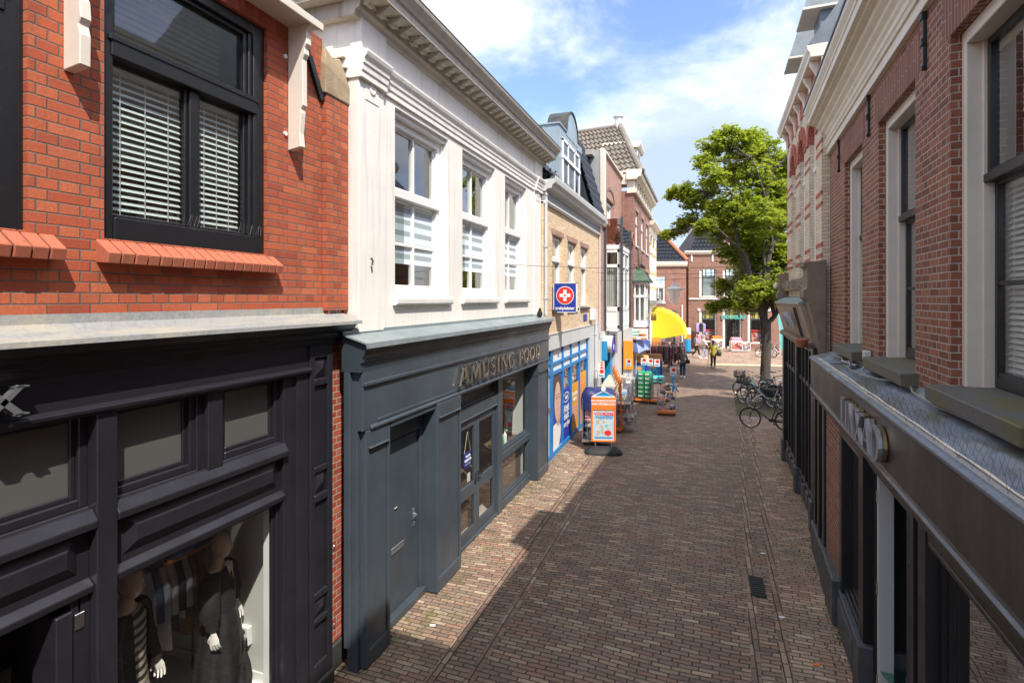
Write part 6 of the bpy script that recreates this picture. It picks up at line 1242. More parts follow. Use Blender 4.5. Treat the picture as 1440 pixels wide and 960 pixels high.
for t in(.2,.4,.6,.8,1):
    th=t*PI*.5; m.tube([(2.15*math.sin(th)*.98,-1.65,1.95+1.75*math.cos(th)*.98),(2.15*math.sin(th)*.98,1.65,1.95+1.75*math.cos(th)*.98)],.02,5)
m.build('awning_ribs',M['chrome'],aw)
m=MB(); m.box(.02,.55,-1.9,-1.7,0,1.75); tag(m.build('orange_post',M['orange_board'],aw),None)
# ================================================================ HOUSE WITH ORANGE VERGE (faces the street)
E0=Fr('end_house',0,0,label='brick house with dark tiled roof and orange verge closing the street on the left',cat='building'); R=E0.root; R.location=(-1.35,47.0,0); R.rotation_euler=(0,0,R_(-75))
# local frame: x out (towards viewer), y to the left...
def q_(mb): return mb
m=MB(); m.wall(-6.5,0,0,7.1,0,.3,ops=[(-3.35,-1.75,4.0,6.2),(-2.9,-.9,.3,2.9)]); m.box(-7,-.3,-.3,-.01,0,7.1); m.build('wall',M['end_brick'],R)
m=MB(); m.prof([(-.2,7.0),(.15,7.0),(.22,7.15),(.25,7.42),(-.2,7.45)],-6.6,.06); m.build('eaves',M['cream_paint'],R,bevel=.01)
o=tiles(None,R,(.15,-6.6,7.42),(.15,.0,7.42),(-2.1,-2.3,10.6),(-2.1,-6.6,10.6),22,10,'tile_dark','roof',.10,.07)
m=MB(); m.tube([(.2,.05,7.5),(-2.1,-2.25,10.72)],.17,8); m.tube([(-2.1,-2.25,10.72),(-2.1,-6.6,10.72)],.15,8); m.build('verge_tiles',M['tile_orange'],R); m=MB(); m.add([(.1,0,7.4),(-5,0,7.4),(-2.1,-2.3,10.6)],[(0,1,2)]); m.add([(-2.1,-2.3,10.6),(-2.1,-6.6,10.6),(-4.5,-6.6,7.4),(-4.5,0,7.4)],[(0,1,2,3)]); m.build('rear_roof',M['tile_orange'],R,solid=False)
class _F:  # plain frame for sash()
    def mb(s): return MB()
PF=_F()
w=sash(PF,R,-3.35,-1.75,4.0,6.2,-.05,.10,.10,'white_paint',trans=5.35,low=(-2.82,-2.28),high=(-2.82,-2.28),bw=.07); cloth_quad(PF,w,-3.3,-1.8,4.05,5.2,-.3,'curtain','net_curtain',4)
MB().box(-.05,.08,-3.4,-1.7,3.88,4.0).build('sill',M['lt_grey'],R); w=sash(PF,R,-2.9,-.9,.3,2.9,-.1,.12,.1,'black_frame',glassm='glass_dark'); MB().box(0,.05,-3.0,-.8,2.9,3.3).build('shop_lintel',M['plinth'],R)
m=MB(); m.tube([(.06,-.35,0),(.06,-.35,3.8)],.05,8); m.build('drainpipe',M['white_paint'],R); MB().box(-3,-.35,-6.4,-.3,0,.1).build('floor',M['interior'],R)
# ================================================================ FACADE BUILDING ON THE SQUARE (DOUGLAS)
DR=empty('square_shop_building',(-1.2,48.45,0),R_(15.2-90),'brick shop building with arched windows across the square, lettered DOUGLAS','building'); R=DR
# local x out towards the street, local y runs to the right along the facade
L_=lambda u:(u-968.5)/16.3
X1=(L_(985.6),L_(1007.5)); X2=(L_(1017.5),L_(1041)); X3=(L_(1051.5),L_(1074.5))
opsU=[(a,b,4.42,6.95) for a,b in(X1,X2,X3)]; opsL=[(X1[0],X1[1],.55,3.40),(X2[0]-.0,X2[1],.05,3.40),(X3[0],X3[1],.45,3.40)]
m=MB(); m.wall(0,8.2,0,8.15,0,.35,ops=opsU+opsL)
for (a,b,z0,z1) in opsU+opsL:
    c=(a+b)/2; r=(b-a)/2
    for i in range(8):
        t0=PI*i/8;t1=PI*(i+1)/8; m.profx([(c+r*math.cos(t0),z1-.30+.28*math.sin(t0)),(c+r*math.cos(t1),z1-.30+.28*math.sin(t1)),(c+r*math.cos(t1),z1),(c+r*math.cos(t0),z1)],-.33,.002)
m.box(-8,-.35,0,.2,0,8.1); m.box(-8,-.35,8.0,8.2,0,8.1); m.build('wall',M['doug_brick'],R)
for k,(a,b,z0,z1) in enumerate(opsU+opsL):
    up=k<3; w=sash(PF,R,a,b,z0,z1,-.12,.09,.1,'frame_cream',glassm='glass_up' if up else 'glass_dark'); t=MB(); c=(a+b)/2; 
    zt=z1-.85; t.box(-.2,-.09,a+.12,b-.12,zt-.05,zt+.05); 
    for yy in((a+2*c)/3,(b+2*c)/3) if not up else ((a+2*c)/3,(b+2*c)/3): t.box(-.2,-.10,yy-.025,yy+.025,zt,z1-.1)
    for yy in(a+.13,b-.19): t.box(-.2,-.10,yy,yy+.06,z0+.1,z1-.1)
    t.build('glazing_bars',M['grey_dark'],w)
    if up: MB().box(-.5,-.45,a,b,z0,z0+1.9).build('inner_curtain',M['doug_curtain'],w)
    MB().box(-.08,.05,a-.16,a,z0,z1-.25).build('reveal_trim',M['frame_cream'],R)
    if not up:
        MB().box(-.42,-.3,a,b,zt,z1).build('yellow_lining',M['doug_yellow'],w)
        for yy in(a-.28,b+.10): MB().lathe([(.001,0),(.14,0),(.14,.07),(.001,.09)],(0,yy+.1,3.35),10,axis='x').build('stone_boss',M['lt_grey'],R)
MB().prof([(0,4.22),(.08,4.22),(.10,4.3),(0,4.36)],0,8.2).build('string_course',M['lt_grey'],R,bevel=.01)
MB().prof([(-.3,8.1),(.15,8.1),(.28,8.3),(.28,8.42),(-.3,8.45)],-.35,8.3).build('eaves',M['cream_paint'],R,bevel=.01)
for yy in(.2,1.95,3.6,5.5,7.4): MB().box(0,.06,yy,yy+.12,7.5,8.1).build('eaves_block',M['white_paint'],R)
tiles(None,R,(.2,.1,8.4),(.2,8.2,8.4),(-2.6,8.2,12.3),(-2.6,2.2,12.3),26,11,'tile_dark','roof',.10,.07)
m=MB(); m.add([(.2,.1,8.4),(-2.6,2.2,12.3),(-7,.1,8.4)],[(0,1,2)]); m.add([(-2.6,2.2,12.3),(-2.6,8.2,12.3),(-7,8.2,8.4),(-7,.1,8.4)],[(0,1,2,3)]); m.build('rear_roof',M['flat_roof'],R,solid=False)
m=MB(); c=3.95; m.box(-2,.1,c-1.0,c+1.0,8.4,10.4); m.profx([(c-1.0,10.4)]+[(c-1.0*math.cos(PI*i/10),10.4+.45*math.sin(PI*i/10)) for i in range(1,10)]+[(c+1.0,10.4)],-2,.1); d_=m.build('roof_dormer',M['doug_brick'],R)
m=MB(); m.box(.1,.12,c-.62,c+.62,8.7,10.3); m.build('dormer_window',M['white_paint'],d_); MB().box(.12,.13,c-.5,c+.5,8.8,10.2).build('dormer_pane',M['tile_dark'],d_)
m=MB(); 
for i in range(10):
    t0=PI*i/10;t1=PI*(i+1)/10; m.profx([(c-r*math.cos(t),10.4+k*math.sin(t)) for r,k,t in((1.02,.47,t0),(1.15,.62,t0),(1.15,.62,t1),(1.02,.47,t1))],-1.9,.16)
m.build('dormer_arch',M['lt_grey'],d_)
# shop interior seen through the doors: shelves of goods
m=MB(); m.box(-3.2,-3.1,.3,7.9,0,3.6); m.build('shop_back',M['interior_brown'],R); MB().box(-3.1,-.4,.3,7.9,0,.05).build('shop_floor',M['interior'],R); MB().box(-3.1,-.4,.3,7.9,3.6,3.7).build('shop_ceiling',M['interior'],R)
for (a,b,z0,z1,mt) in((1.2,2.3,.6,1.0,'red_goods'),(1.15,2.35,1.5,1.62,'print_red'),(5.2,6.2,.55,1.4,'red_goods'),(5.1,6.4,1.5,1.6,'print_red'),(3.9,4.4,.6,2.2,'goods'),(1.2,2.3,1.0,1.45,'goods')): MB().box(-.9,-.6,a,b,z0,z1).build('display_goods',M[mt],R)
text_obj('shop_name','DOUGLAS',M['green_sign'],R,(.12,(X2[0]+X2[1])/2-.02,2.72),(0,1,0),(0,0,1),.42,.03,.018,1.02)
m=MB(); m.box(-.2,-.08,X2[0]+.14,X2[0]+.26,.05,2.45); m.box(-.2,-.08,c-.05,c+.05,.05,2.45); m.box(-.2,-.08,X2[1]-.26,X2[1]-.14,.05,2.45); m.box(-.2,-.06,X2[0]+.14,X2[1]-.14,2.45,2.55); m.build('door_frame',M['black_frame'],R)
# pale house at the far right behind the tree
PH=Fr('pale_corner_house',5.9,48.8,k=0,side=1,label='pale rendered house at the far right edge of the square behind the tree',cat='building')
PH.root.location=(6.72,50.55,0); PH.root.rotation_euler=(0,0,0)
m=MB(); m.box(0,7,0,6,0,7.6); m.build('wall',M['white'],PH.root); m=MB(); m.add([(-.2,-.2,7.6),(7.2,-.2,7.6),(7.2,6.2,7.6),(-.2,6.2,7.6),(3.5,3,10)],[(0,1,4),(1,2,4),(2,3,4),(3,0,4)]); m.build('roof',M['tile_dark'],PH.root)
m=MB(); m.box(1,2.2,-.03,.0,4.2,6); m.box(.9,2.3,-.05,-.0,4.05,4.15); m.box(1.2,3.2,-.03,0,0,2.6); m.build('window',M['grey_dark'],PH.root)
# yellowish building behind, seen between the roofs
# ================================================================ STREET TREE
CL=[(2.0,25.3,4.7,.6),(3.3,25.5,4.9,.7),(4.0,26,4.5,.7),(2.9,27,4.7,.6),(1.9,26.6,6.6,.8),(3.3,26.8,5.9,.8),(2.4,25.2,7.8,.8),(3.0,26.9,8.6,.9),(1.2,26.4,8.0,.7),(2.2,27.2,5.4,.6),(1.04, 26.36, 11.74, 0.59), (0.35, 27.15, 11.49, 0.58), (1.81, 27.09, 11.43, 0.73), (2.77, 28.22, 11.2, 0.82), (3.48, 28.56, 10.54, 0.62), (-0.03, 26.13, 10.6, 0.39), (0.42, 25.37, 9.74, 0.57), (1.36, 28.51, 10.53, 0.84), (2.37, 26.91, 9.7, 0.92), (3.31, 27.16, 9.12, 0.65), (0.13, 27.77, 9.59, 0.38), (-0.86, 26.52, 9.42, 0.4), (-1.39, 26.95, 9.4, 0.24), (-0.41, 26.65, 8.87, 0.5), (0.42, 27.5, 8.76, 0.62), (1.4, 26.19, 8.56, 0.77), (2.84, 28.36, 8.42, 0.89), (3.69, 29.45, 8.11, 0.64), (-0.67, 26.68, 8.08, 0.37), (-1.1, 26.9, 7.66, 0.34), (-1.6, 26.59, 7.44, 0.2), (0.03, 25.41, 7.55, 0.41), (0.85, 28.06, 7.61, 0.63), (1.96, 27.89, 7.27, 0.82), (3.0, 27.28, 6.77, 0.72), (1.02, 26.45, 6.39, 0.39), (2.09, 28.87, 6.06, 0.78), (3.1, 27.9, 5.64, 0.74), (0.93, 27.58, 4.98, 0.41), (1.9, 28.85, 4.94, 0.71), (1.06, 27.62, 4.16, 0.41), (0.46, 27.76, 3.95, 0.28), (1.79, 27.16, 4.07, 0.53), (2.87, 28.93, 4.58, 0.63), (3.39, 28.0, 4.23, 0.4), (4.52, 29.98, 10.35, 0.78), (4.69, 29.85, 8.54, 0.92), (4.25, 27.03, 6.54, 0.77), (4.73, 27.34, 5.27, 0.58), (3.95, 27.33, 10.81, 0.52), (2.32, 28.5, 12.29, 0.35)]
def leafmat(name,c1,c2,c3):
    m,q,bs,out=newmat(name); g=q.n('ShaderNodeNewGeometry'); r=q.n('ShaderNodeTexCoord')
    c=q.ramp(g.outputs['Random Per Island'],[(0,c1),(.5,c2),(1,c3)]); nz=q.noise(r.outputs['Object'],.8,2); c=q.mix(q.maprange(nz.outputs[0],.4,.65,0,.5),c,c1)
    q.t.nodes.remove(bs); df=q.n('ShaderNodeBsdfDiffuse',{0:c}); tl=q.n('ShaderNodeBsdfTranslucent',{0:q.mix(.5,c,(.75,.80,.06,1))}); gl=q.n('ShaderNodeBsdfGlossy',{'Color':(.5,.5,.5,1),'Roughness':.45})
    a=q.n('ShaderNodeMixShader',{0:.5}); q.link(df.outputs[0],a.inputs[1]); q.link(tl.outputs[0],a.inputs[2]); b=q.n('ShaderNodeMixShader',{0:.06}); q.link(a.outputs[0],b.inputs[1]); q.link(gl.outputs[0],b.inputs[2]); q.link(b.outputs[0],out.inputs[0]); return m
M['leaf']=leafmat('maple_leaf',W_(.15,.23,.03),W_(.26,.35,.04),W_(.42,.48,.06))
M['bark']=brick('grey_bark',[W_(.085,.068,.05),W_(.125,.10,.075)],W_(.04,.033,.026),W=.3,H=.07,M=.02,bump=.8,horiz=True,wob=.03,jit=.7)
tr=empty('street_tree',(2.6,26.0,0),0,'broad maple tree with light green foliage on a grey trunk above the parked bicycles','tree')
T0=Vector((2.6,26.0,0)); tk=MB(); rt=random.Random(11)
def limb(p0,p1,r0,r1,n=5,bend=.12,seg=7):
    p0=Vector(p0);p1=Vector(p1); L=(p1-p0).length; pts=[];rr=[]
    o=Vector((rt.uniform(-1,1),rt.uniform(-1,1),rt.uniform(-.3,.6)))*L*bend
    for i in range(n+1):
        t=i/n; p=p0.lerp(p1,t)+o*math.sin(PI*t)*(1-.3*t)+Vector((rt.uniform(-1,1),rt.uniform(-1,1),rt.uniform(-1,1)))*L*.015*(0<t<1); pts.append(tuple(p-T0)); rr.append(r0+(r1-r0)*t)
    tk.tube(pts,rr,seg,True); return [Vector(p)+T0 for p in pts]
tr_pts=[(0,0,0),(.0,0,.25),(-.02,.02,1.0),(.03,0,2.2),(-.02,-.03,3.3)]
tk.tube(tr_pts,[.34,.24,.21,.20,.23],14)
fork=Vector((2.58,25.97,3.1))
lead=[]
for (x,y,z,r) in((1.7,25.6,6.3,.15),(2.9,26.3,6.8,.16),(3.9,26.1,6.2,.13),(2.3,25.4,5.4,.12)):
    pts=limb(fork,(x,y,z),.13 if r>.14 else .10,r*.62,6,.08,9); lead+=pts[1:]
leadn=len(lead)
for (a,b,r0,r1) in((6,(1.2,25.6,9.0),.13,.06),(5,(.4,25.2,7.6),.12,.05),(12,(3.0,26.4,10.2),.14,.06),(11,(2.0,26.0,10.6),.12,.05),(18,(4.6,26.3,8.6),.11,.05)):
    pts=limb(lead[min(a,len(lead)-1)],b,r0*.62,r1*.6,5,.10,7); lead+=pts[1:]
LV=[];LF=[]
def leaf(p,s):
    a=rt.uniform(0,2*PI); n=Vector((rt.gauss(0,.45),rt.gauss(0,.45),1)).normalized(); u=Vector((math.cos(a),math.sin(a),rt.uniform(-.45,.15))); u=(u-n*u.dot(n)).normalized(); v=n.cross(u)
    k=len(LV); w_=s*.55; q=[p-u*s*.5,p+v*w_-u*s*.05-n*s*.08,p+v*w_*.5+u*s*.38,p+u*s*.6-n*s*.12,p-v*w_*.5+u*s*.38,p-v*w_-u*s*.05-n*s*.08]
    LV.extend(tuple(x-T0) for x in q); LF.append((k,k+1,k+2,k+3)); LF.append((k,k+3,k+4,k+5))
for (x,y,z,r) in CL:
    c=Vector((x,y,z)); cand=min(lead,key=lambda p:(p-c).length+ (1.5 if p.z>c.z+.3 else 0)); pts=limb(cand,c,.04 if r>.5 else .028,.012,5,.12,6)
    nsub=int(16+50*r*r*2.2)
    for i in range(nsub):
        dv_=Vector((rt.gauss(0,1),rt.gauss(0,1),rt.gauss(0,.8))); dv_=dv_.normalized()*(rt.random()**.45)*r*1.12; s_=c+dv_
        if i%2==0: limb(pts[rt.randrange(2,6)],s_,.012,.005,3,.1,4)
        rs=rt.uniform(.13,.30); tilt=Vector((rt.uniform(-.3,.3),rt.uniform(-.3,.3),0))
        for k in range(int(rt.uniform(20,36))):
            a=rt.uniform(0,2*PI); q=rs*math.sqrt(rt.random())*1.25; px=math.cos(a)*q;py=math.sin(a)*q
            leaf(s_+Vector((px,py,rt.gauss(0,.055)+px*tilt.x+py*tilt.y-q*.25)),rt.uniform(.075,.15))
tk.build('trunk',M['bark'],tr,smooth=True,solid=False)
me=bpy.data.meshes.new('crown'); me.from_pydata(LV,[],LF); me.materials.append(M['leaf']); cr=bpy.data.objects.new('crown',me); COL.objects.link(cr); cr.parent=tr
# small weeds at the wall foot
m=MB()
for i in range(260):
    if i%2: x=-3.75+rt.random()**2*.35; y=rt.choice([13.2,13.5,12.4,5.9,20.5,9.9,11.9])+rt.gauss(0,.25)
    else: y=rt.choice([16.8,13,9.4,10.2,7.6,6.4,8.0])+rt.gauss(0,.3); x=1.24+.0477*y-rt.random()**2*.2
    h=rt.uniform(.02,.06); a=rt.uniform(0,PI); m.add([(x-.01*math.cos(a),y-.01*math.sin(a),.003),(x+.01*math.cos(a),y+.01*math.sin(a),.003),(x+rt.uniform(-.03,.03),y+rt.uniform(-.03,.03),h)],[(0,1,2)])
tag(m.build('weeds',M['plant_green'],solid=False),'tiny green weeds growing along the foot of the walls','weeds',kind='stuff')
# ================================================================ STREET THINGS
def wirecage(m,x0,x1,y0,y1,z0,z1,nx=6,nz=5,r=.006,faces='xyXY'):
    for i in range(nx+1):
        t=i/nx
        for (f,p,q) in(('y',(x0+(x1-x0)*t,y0),0),('Y',(x0+(x1-x0)*t,y1),0),('x',(x0,y0+(y1-y0)*t),0),('X',(x1,y0+(y1-y0)*t),0)):
            if f in faces: m.box(p[0]-r,p[0]+r,p[1]-r,p[1]+r,z0,z1)
    for j in range(nz+1):
        z=z0+(z1-z0)*j/nz
        if 'y' in faces: m.box(x0,x1,y0-r,y0+r,z-r,z+r)
        if 'Y' in faces: m.box(x0,x1,y1-r,y1+r,z-r,z+r)
        if 'x' in faces: m.box(x0-r,x0+r,y0,y1,z-r,z+r)
        if 'X' in faces: m.box(x1-r,x1+r,y0,y1,z-r,z+r)
def castors(root,x0,x1,y0,y1,r=.055):
    for x in(x0,x1):
        for y in(y0,y1):
            m=MB(); m.lathe([(.001,-.018),(r,-.018),(r,.018),(.001,.018)],(x,y,r),14,axis='x'); m.box(x-.03,x-.02,y-.02,y+.02,r,r*2.2); m.box(x+.02,x+.03,y-.02,y+.02,r,r*2.2); m.build('castor',M['rubber'],root)
def pricecard(root,x,y,z,h=.42,rz=0):
    m=MB(); m.tube([(x,y,z),(x,y,z+h)],.006,5); m.build('card_pole',M['chrome'],root)
    m=MB(); m.box(x-.115,x+.115,y-.006,y+.006,z+h,z+h+.30); c=m.build('price_card',M['print_white'],root)
    m=MB(); disc(m,x+.02,z+h+.205,.07,y-.008,18); m.build('red_spot',M['print_red'],c,solid=False); MB().box(x-.08,x+.08,y-.009,y-.007,z+h+.04,z+h+.08).build('print',M['sky_blue'],c)
# pavement swinger board
sb=empty('pavement_sign',(-2.62,14.85,0),R_(14),'orange framed pavement board with a deal poster, DE GOEDKOOPSTE VAN NEDERLAND!','pavement sign')
m=MB(); m.loft([[(x*.52*f,y*.27*f2,z) for x,y in [(abs(math.cos(a))**.5*(1 if math.cos(a)>0 else -1),abs(math.sin(a))**.5*(1 if math.sin(a)>0 else -1)) for a in [2*PI*k/28 for k in range(28)]]] for z,f,f2 in((0,1,1),(.05,1,1),(.10,.92,.88),(.17,.7,.5),(.18,.4,.3))]); 
m.build('base',M['rubber'],sb,smooth=True,angle=50)
m=MB(); m.tube([(-.22,0,.15),(-.22,0,.34)],.018,8); m.tube([(.22,0,.15),(.22,0,.34)],.018,8); m.build('spring_post',M['chrome'],sb)
m=MB(); z0,z1=.32,1.56; m.box(-.34,-.29,-.03,.03,z0,z1); m.box(.29,.34,-.03,.03,z0,z1); m.box(-.29,.29,-.03,.03,z0,z0+.05); m.box(-.29,.29,-.03,.03,1.20,1.25); m.box(-.34,.34,-.028,.028,1.25,z1); m.build('frame',M['orange'],sb,bevel=.012,seg=2)
ps=MB().box(-.29,.29,-.012,.012,z0+.05,1.20).build('poster',M['poster_paper'],sb)
def tx(t,x,z,s,mt,par=sb,y=-.031,b=.002,sx=1): return text_obj('lettering',t,M[mt],par,(x,y,z),(1,0,0),(0,0,1),s,.0015,b,sx)
tx('DE GOEDKOOPSTE',0,1.46,.078,'print_white',b=.003); tx('VAN NEDERLAND!',0,1.37,.078,'print_white',b=.003)
tx('VOORDEEL',.02,1.09,.115,'print_red',ps,-.014,.004,.92); tx('PAKKERS!',.02,1.00,.115,'sky_blue',ps,-.014,.004,.95)
for (x,z,w_,h,mt) in((-.15,.86,.09,.10,'tan_print'),(.02,.87,.07,.09,'tan_print'),(.12,.86,.05,.10,'lt_grey'),(.21,.86,.05,.10,'lt_grey'),(-.17,.73,.06,.09,'lt_grey'),(-.04,.72,.05,.13,'tan_print'),(.08,.76,.06,.07,'teal'),(.2,.74,.06,.08,'lt_grey'),(-.14,.58,.08,.11,'tan_print'),(-.03,.60,.05,.16,'tan_print')):
    m=MB(); m.add([(x+w_*.55*math.cos(a)*(1+.15*math.sin(3*a)),-.0135,z+h*.5*math.sin(a)) for a in [2*PI*k/14 for k in range(14)]],[tuple(range(14))]); m.build('print',M[mt],ps,solid=False)
m=MB(); m.add([(.12+(.11 if k%2 else .085)*math.cos(2*PI*k/24),-.015,.57+(.09 if k%2 else .07)*math.sin(2*PI*k/24)) for k in range(24)],[tuple(range(24))]); m.build('burst',M['print_red'],ps,solid=False)
MB().box(-.25,.25,-.0145,-.0135,.415,.455).build('print',M['sky_blue'],ps)
m=MB(); m.tube([(-.32,0,1.57),(0,0,1.73),(.32,0,1.57),(-.32,0,1.57)],.014,6); m.build('hanger_bar',M['print_white'],sb); m=MB(); m.add([(-.28,0,1.58),(.28,0,1.58),(.03,0,1.70),(-.03,0,1.70)],[(0,1,2,3)]); m.build('crest',M['sky_blue'],sb,solid=False)
MB().lathe([(.001,-.02),(.065,-.02),(.065,.02),(.001,.02)],(0,0,1.79),18,axis='y').build('round_logo',M['print_white'],sb); MB().box(-.008,.008,-.02,.02,1.70,1.76).build('logo_stem',M['print_white'],sb)
# roll cage with blue cover
def rollcage(loc,rz,lab,w_=.8,dp=.65,h=1.45,base='orange',bar='chrome',group='stock trolleys outside the drugstore',faces='xyXY'):
    rt_=empty('roll_cage',loc,rz,lab,'trolley',group); castors(rt_,-w_/2+.06,w_/2-.06,-dp/2+.06,dp/2-.06)
    m=MB(); m.box(-w_/2,w_/2,-dp/2,dp/2,.125,.15); m.box(-w_/2-.02,w_/2+.02,-dp/2-.02,-dp/2,.10,.18); m.box(-w_/2-.02,w_/2+.02,dp/2,dp/2+.02,.10,.18); m.box(-w_/2-.02,-w_/2,-dp/2,dp/2,.10,.18); m.box(w_/2,w_/2+.02,-dp/2,dp/2,.10,.18); m.build('base_frame',M[base],rt_,bevel=.004)
    m=MB(); wirecage(m,-w_/2,w_/2,-dp/2,dp/2,.18,h,6,6,.005,faces); 
    for x in(-w_/2,w_/2):
        for y in(-dp/2,dp/2): m.tube([(x,y,.15),(x,y,h+.03)],.013,6)
    m.build('cage',M[bar],rt_); return rt_
r1=rollcage((-2.95,15.85,0),R_(6),'tall roll cage under a blue tarpaulin hood standing behind the pavement board',.86,.75,1.35,'chrome')
m=MB(); n=32; rings=[]
for (z,f) in((1.02,1.03),(1.15,1.05),(1.35,1.04),(1.50,1.0),(1.60,.86),(1.63,.5)): rings.append([(.46*f*max(-1,min(1,1.25*math.cos(2*PI*k/n)))*(1+.012*math.sin(k*2.1+z*9)),.41*f*max(-1,min(1,1.25*math.sin(2*PI*k/n)))*(1+.012*math.sin(k*1.7+z*5)),z+.02*math.sin(k*1.3)*(z<1.1)+.02*math.sin(k)) for k in range(n)])
m.loft(rings); m.build('tarpaulin',M['blue_tarp'],r1,smooth=True,angle=50)
MB().box(-.41,-.395,-.36,.36,.2,1.05).build('blue_side',M['deep_blue'],r1)
for (z0,z1,mt) in((.2,.45,'goods2'),(.48,.78,'goods2'),(.80,1.05,'print_pink')): MB().box(-.37,.36,-.33,.33,z0,z1).build('packs',M[mt],r1,bevel=.02)
# orange framed rack of angled panels running back to the shop door
rk=empty('orange_rack',(-2.50,17.55,0),R_(4),'long orange framed display rack of wire baskets running back towards the drugstore door','display rack')
m=MB()
for i in range(8):
    y=-.35+i*.62; x=-.09*i
    m.box(x-.02,x+.02,y-.02,y+.02,.12,1.62); m.box(x-.02,x+.02,y-.02,y+.62,1.58,1.62) if i<7 else None
    if i<7:
        for k in range(1,4): m.box(x-.008-.02*k,x+.008-.02*k,y+k*.155-.01,y+k*.155+.01,1.05,1.6)
m.box(-.55,.05,-.4,-.3,.10,.18); m.box(.0,.05,-.4,3.9,.10,.16); m.build('rack_frame',M['orange'],rk,bevel=.004)
m=MB(); wirecage(m,-.6,.45,-.35,.3,.25,.62,8,4); wirecage(m,-.6,.35,-.35,.3,.75,1.05,8,3); wirecage(m,-.7,.2,.4,3.6,.3,1.2,10,5,.006,'xX'); m.build('baskets',M['chrome'],rk)
for (x0,x1,y0,y1,z0,z1,mt) in((-.5,.38,-.28,.25,.27,.52,'goods2'),(-.5,.28,-.28,.25,.77,.92,'goods'),(-.65,.1,.5,3.5,.5,1.15,'goods2'),(-.75,-.05,.6,3.4,1.15,1.35,'cream_cloth')): MB().box(x0,x1,y0,y1,z0,z1).build('goods_stock',M[mt],rk,bevel=.03,seg=2)
for k in range(4): pricecard(rk,-.75-.08*k,.8+.75*k,1.1,.5)
# carts with green and teal packs
def packs(root,x0,x1,y0,y1,z0,z1,nx,nz,mt,ny=2):
    dx=(x1-x0)/nx;dz=(z1-z0)/nz;dy=(y1-y0)/ny
    for j in range(nz):
        for i in range(nx):
            for k in range(ny):
                m=MB(); m.box(x0+i*dx+.008,x0+(i+1)*dx-.008,y0+k*dy+.01,y0+(k+1)*dy-.01,z0+j*dz,z0+(j+1)*dz-.012)
                pk_=m.build('pack',M[mt],root,bevel=.022)
                if k==0: MB().box(x0+i*dx+dx*.2,x0+(i+1)*dx-dx*.2,y0+.0,y0+.010,z0+j*dz+dz*.35,z0+(j+1)*dz-dz*.35).build('pack_label',M['print_white'],pk_)
r2=rollcage((-2.88,22.9,0),R_(-6),'stock trolley stacked with white bottle packs next to the green packs',.72,.6,1.0); packs(r2,-.3,.3,-.25,.25,.2,.98,3,3,'pack_white'); pricecard(r2,-.1,.0,1.0,.45)
r3=rollcage((-2.3,22.78,0),R_(-3),'stock trolley stacked high with green packs on an orange base',.62,.6,1.15,); packs(r3,-.27,.27,-.25,.25,.2,1.28,2,6,'green_plastic'); pricecard(r3,-.05,.1,1.28,.25)
r4=rollcage((-1.75,22.7,0),R_(2),'stock trolley with a heap of turquoise packs in its top basket',.5,.6,1.05); packs(r4,-.22,.22,-.25,.25,.85,1.13,2,2,'teal'); pricecard(r4,-.05,.1,1.12,.38); MB().box(-.24,.24,-.28,.28,.82,.84).build('basket_floor',M['chrome'],r4)
pricecard(r3,.2,.2,1.2,.3)
r5=rollcage((-1.29,20.6,0),R_(3),'lone orange based wire trolley of mixed goods in the middle of the street',.62,.55,1.02,faces='xyXY')
for i in range(16):
    m=MB(); c=Vector((rnd.uniform(-.22,.22),rnd.uniform(-.2,.2),.25+.055*i)); a=rnd.uniform(0,PI); m.obox(c,(math.cos(a)*.10,math.sin(a)*.10,rnd.uniform(-.03,.03)),(-math.sin(a)*.07,math.cos(a)*.07,.01),(0,.01,.05)); m.build('goods_item',gm[i%8] if i%3 else M[('print_pink','red_goods','sky_blue')[i%2]],r5,bevel=.02)
pricecard(r5,.24,.1,1.0,.45); m=MB(); m.tube([(.22,-.05,.85),(.26,0,1.1),(.20,.02,1.3),(.28,.0,1.42)],.035,7); m.tube([(.05,.0,1.12),(.3,-.05,1.05),(.42,-.02,.88)],.03,7); m.tube([(.1,.05,1.1),(.38,.05,1.0)],.03,7); m.build('inflatable',M['sky_blue'],r5,smooth=True)
# blue bins with orange lids
def bin_(loc,rz,lab,w_=.75,h=1.15,lid='lid_orange'):
    b=empty('display_bin',loc,rz,lab,'bin','blue display bins'); m=MB(); m.prism([(-w_/2,-.35,0),(w_/2,-.35,0),(w_/2,.35,0),(-w_/2,.35,0)],(0,0,h)); m.build('bin_body',M['deep_blue'],b,bevel=.015); m=MB(); m.add([(-w_/2-.03,-.38,h),(w_/2+.03,-.38,h),(w_/2+.03,.38,h),(-w_/2-.03,.38,h),(-w_/2+.12,-.1,h+.30),(w_/2-.06,-.1,h+.30),(w_/2-.06,.3,h+.32),(-w_/2+.12,.3,h+.32)],[(0,1,5,4),(1,2,6,5),(2,3,7,6),(3,0,4,7),(4,5,6,7),(0,3,2,1)]); m.build('lid',M[lid],b,bevel=.01)
    MB().box(-w_/2+.1,w_/2-.1,-.36,-.352,.2,h-.15).build('bin_print',M['sky_blue'],b); m=MB(); m.add([(.0+.16*(1 if k%2 else .6)*math.cos(PI*k/8),-.37,h-.3+.16*(1 if k%2 else .6)*math.sin(PI*k/8)) for k in range(16)],[tuple(range(16))]); m.build('star_print',M['lid_orange'],b,solid=False); return b
bin_((-2.95,27.3,0),R_(-4),'nearer blue display bin under a sloping pale orange lid below the parasol'); bin_((-2.55,29.6,0),R_(4),'farther blue display bin with a brownish orange lid in front of the clothes racks',.95,1.0,'lid_rust')
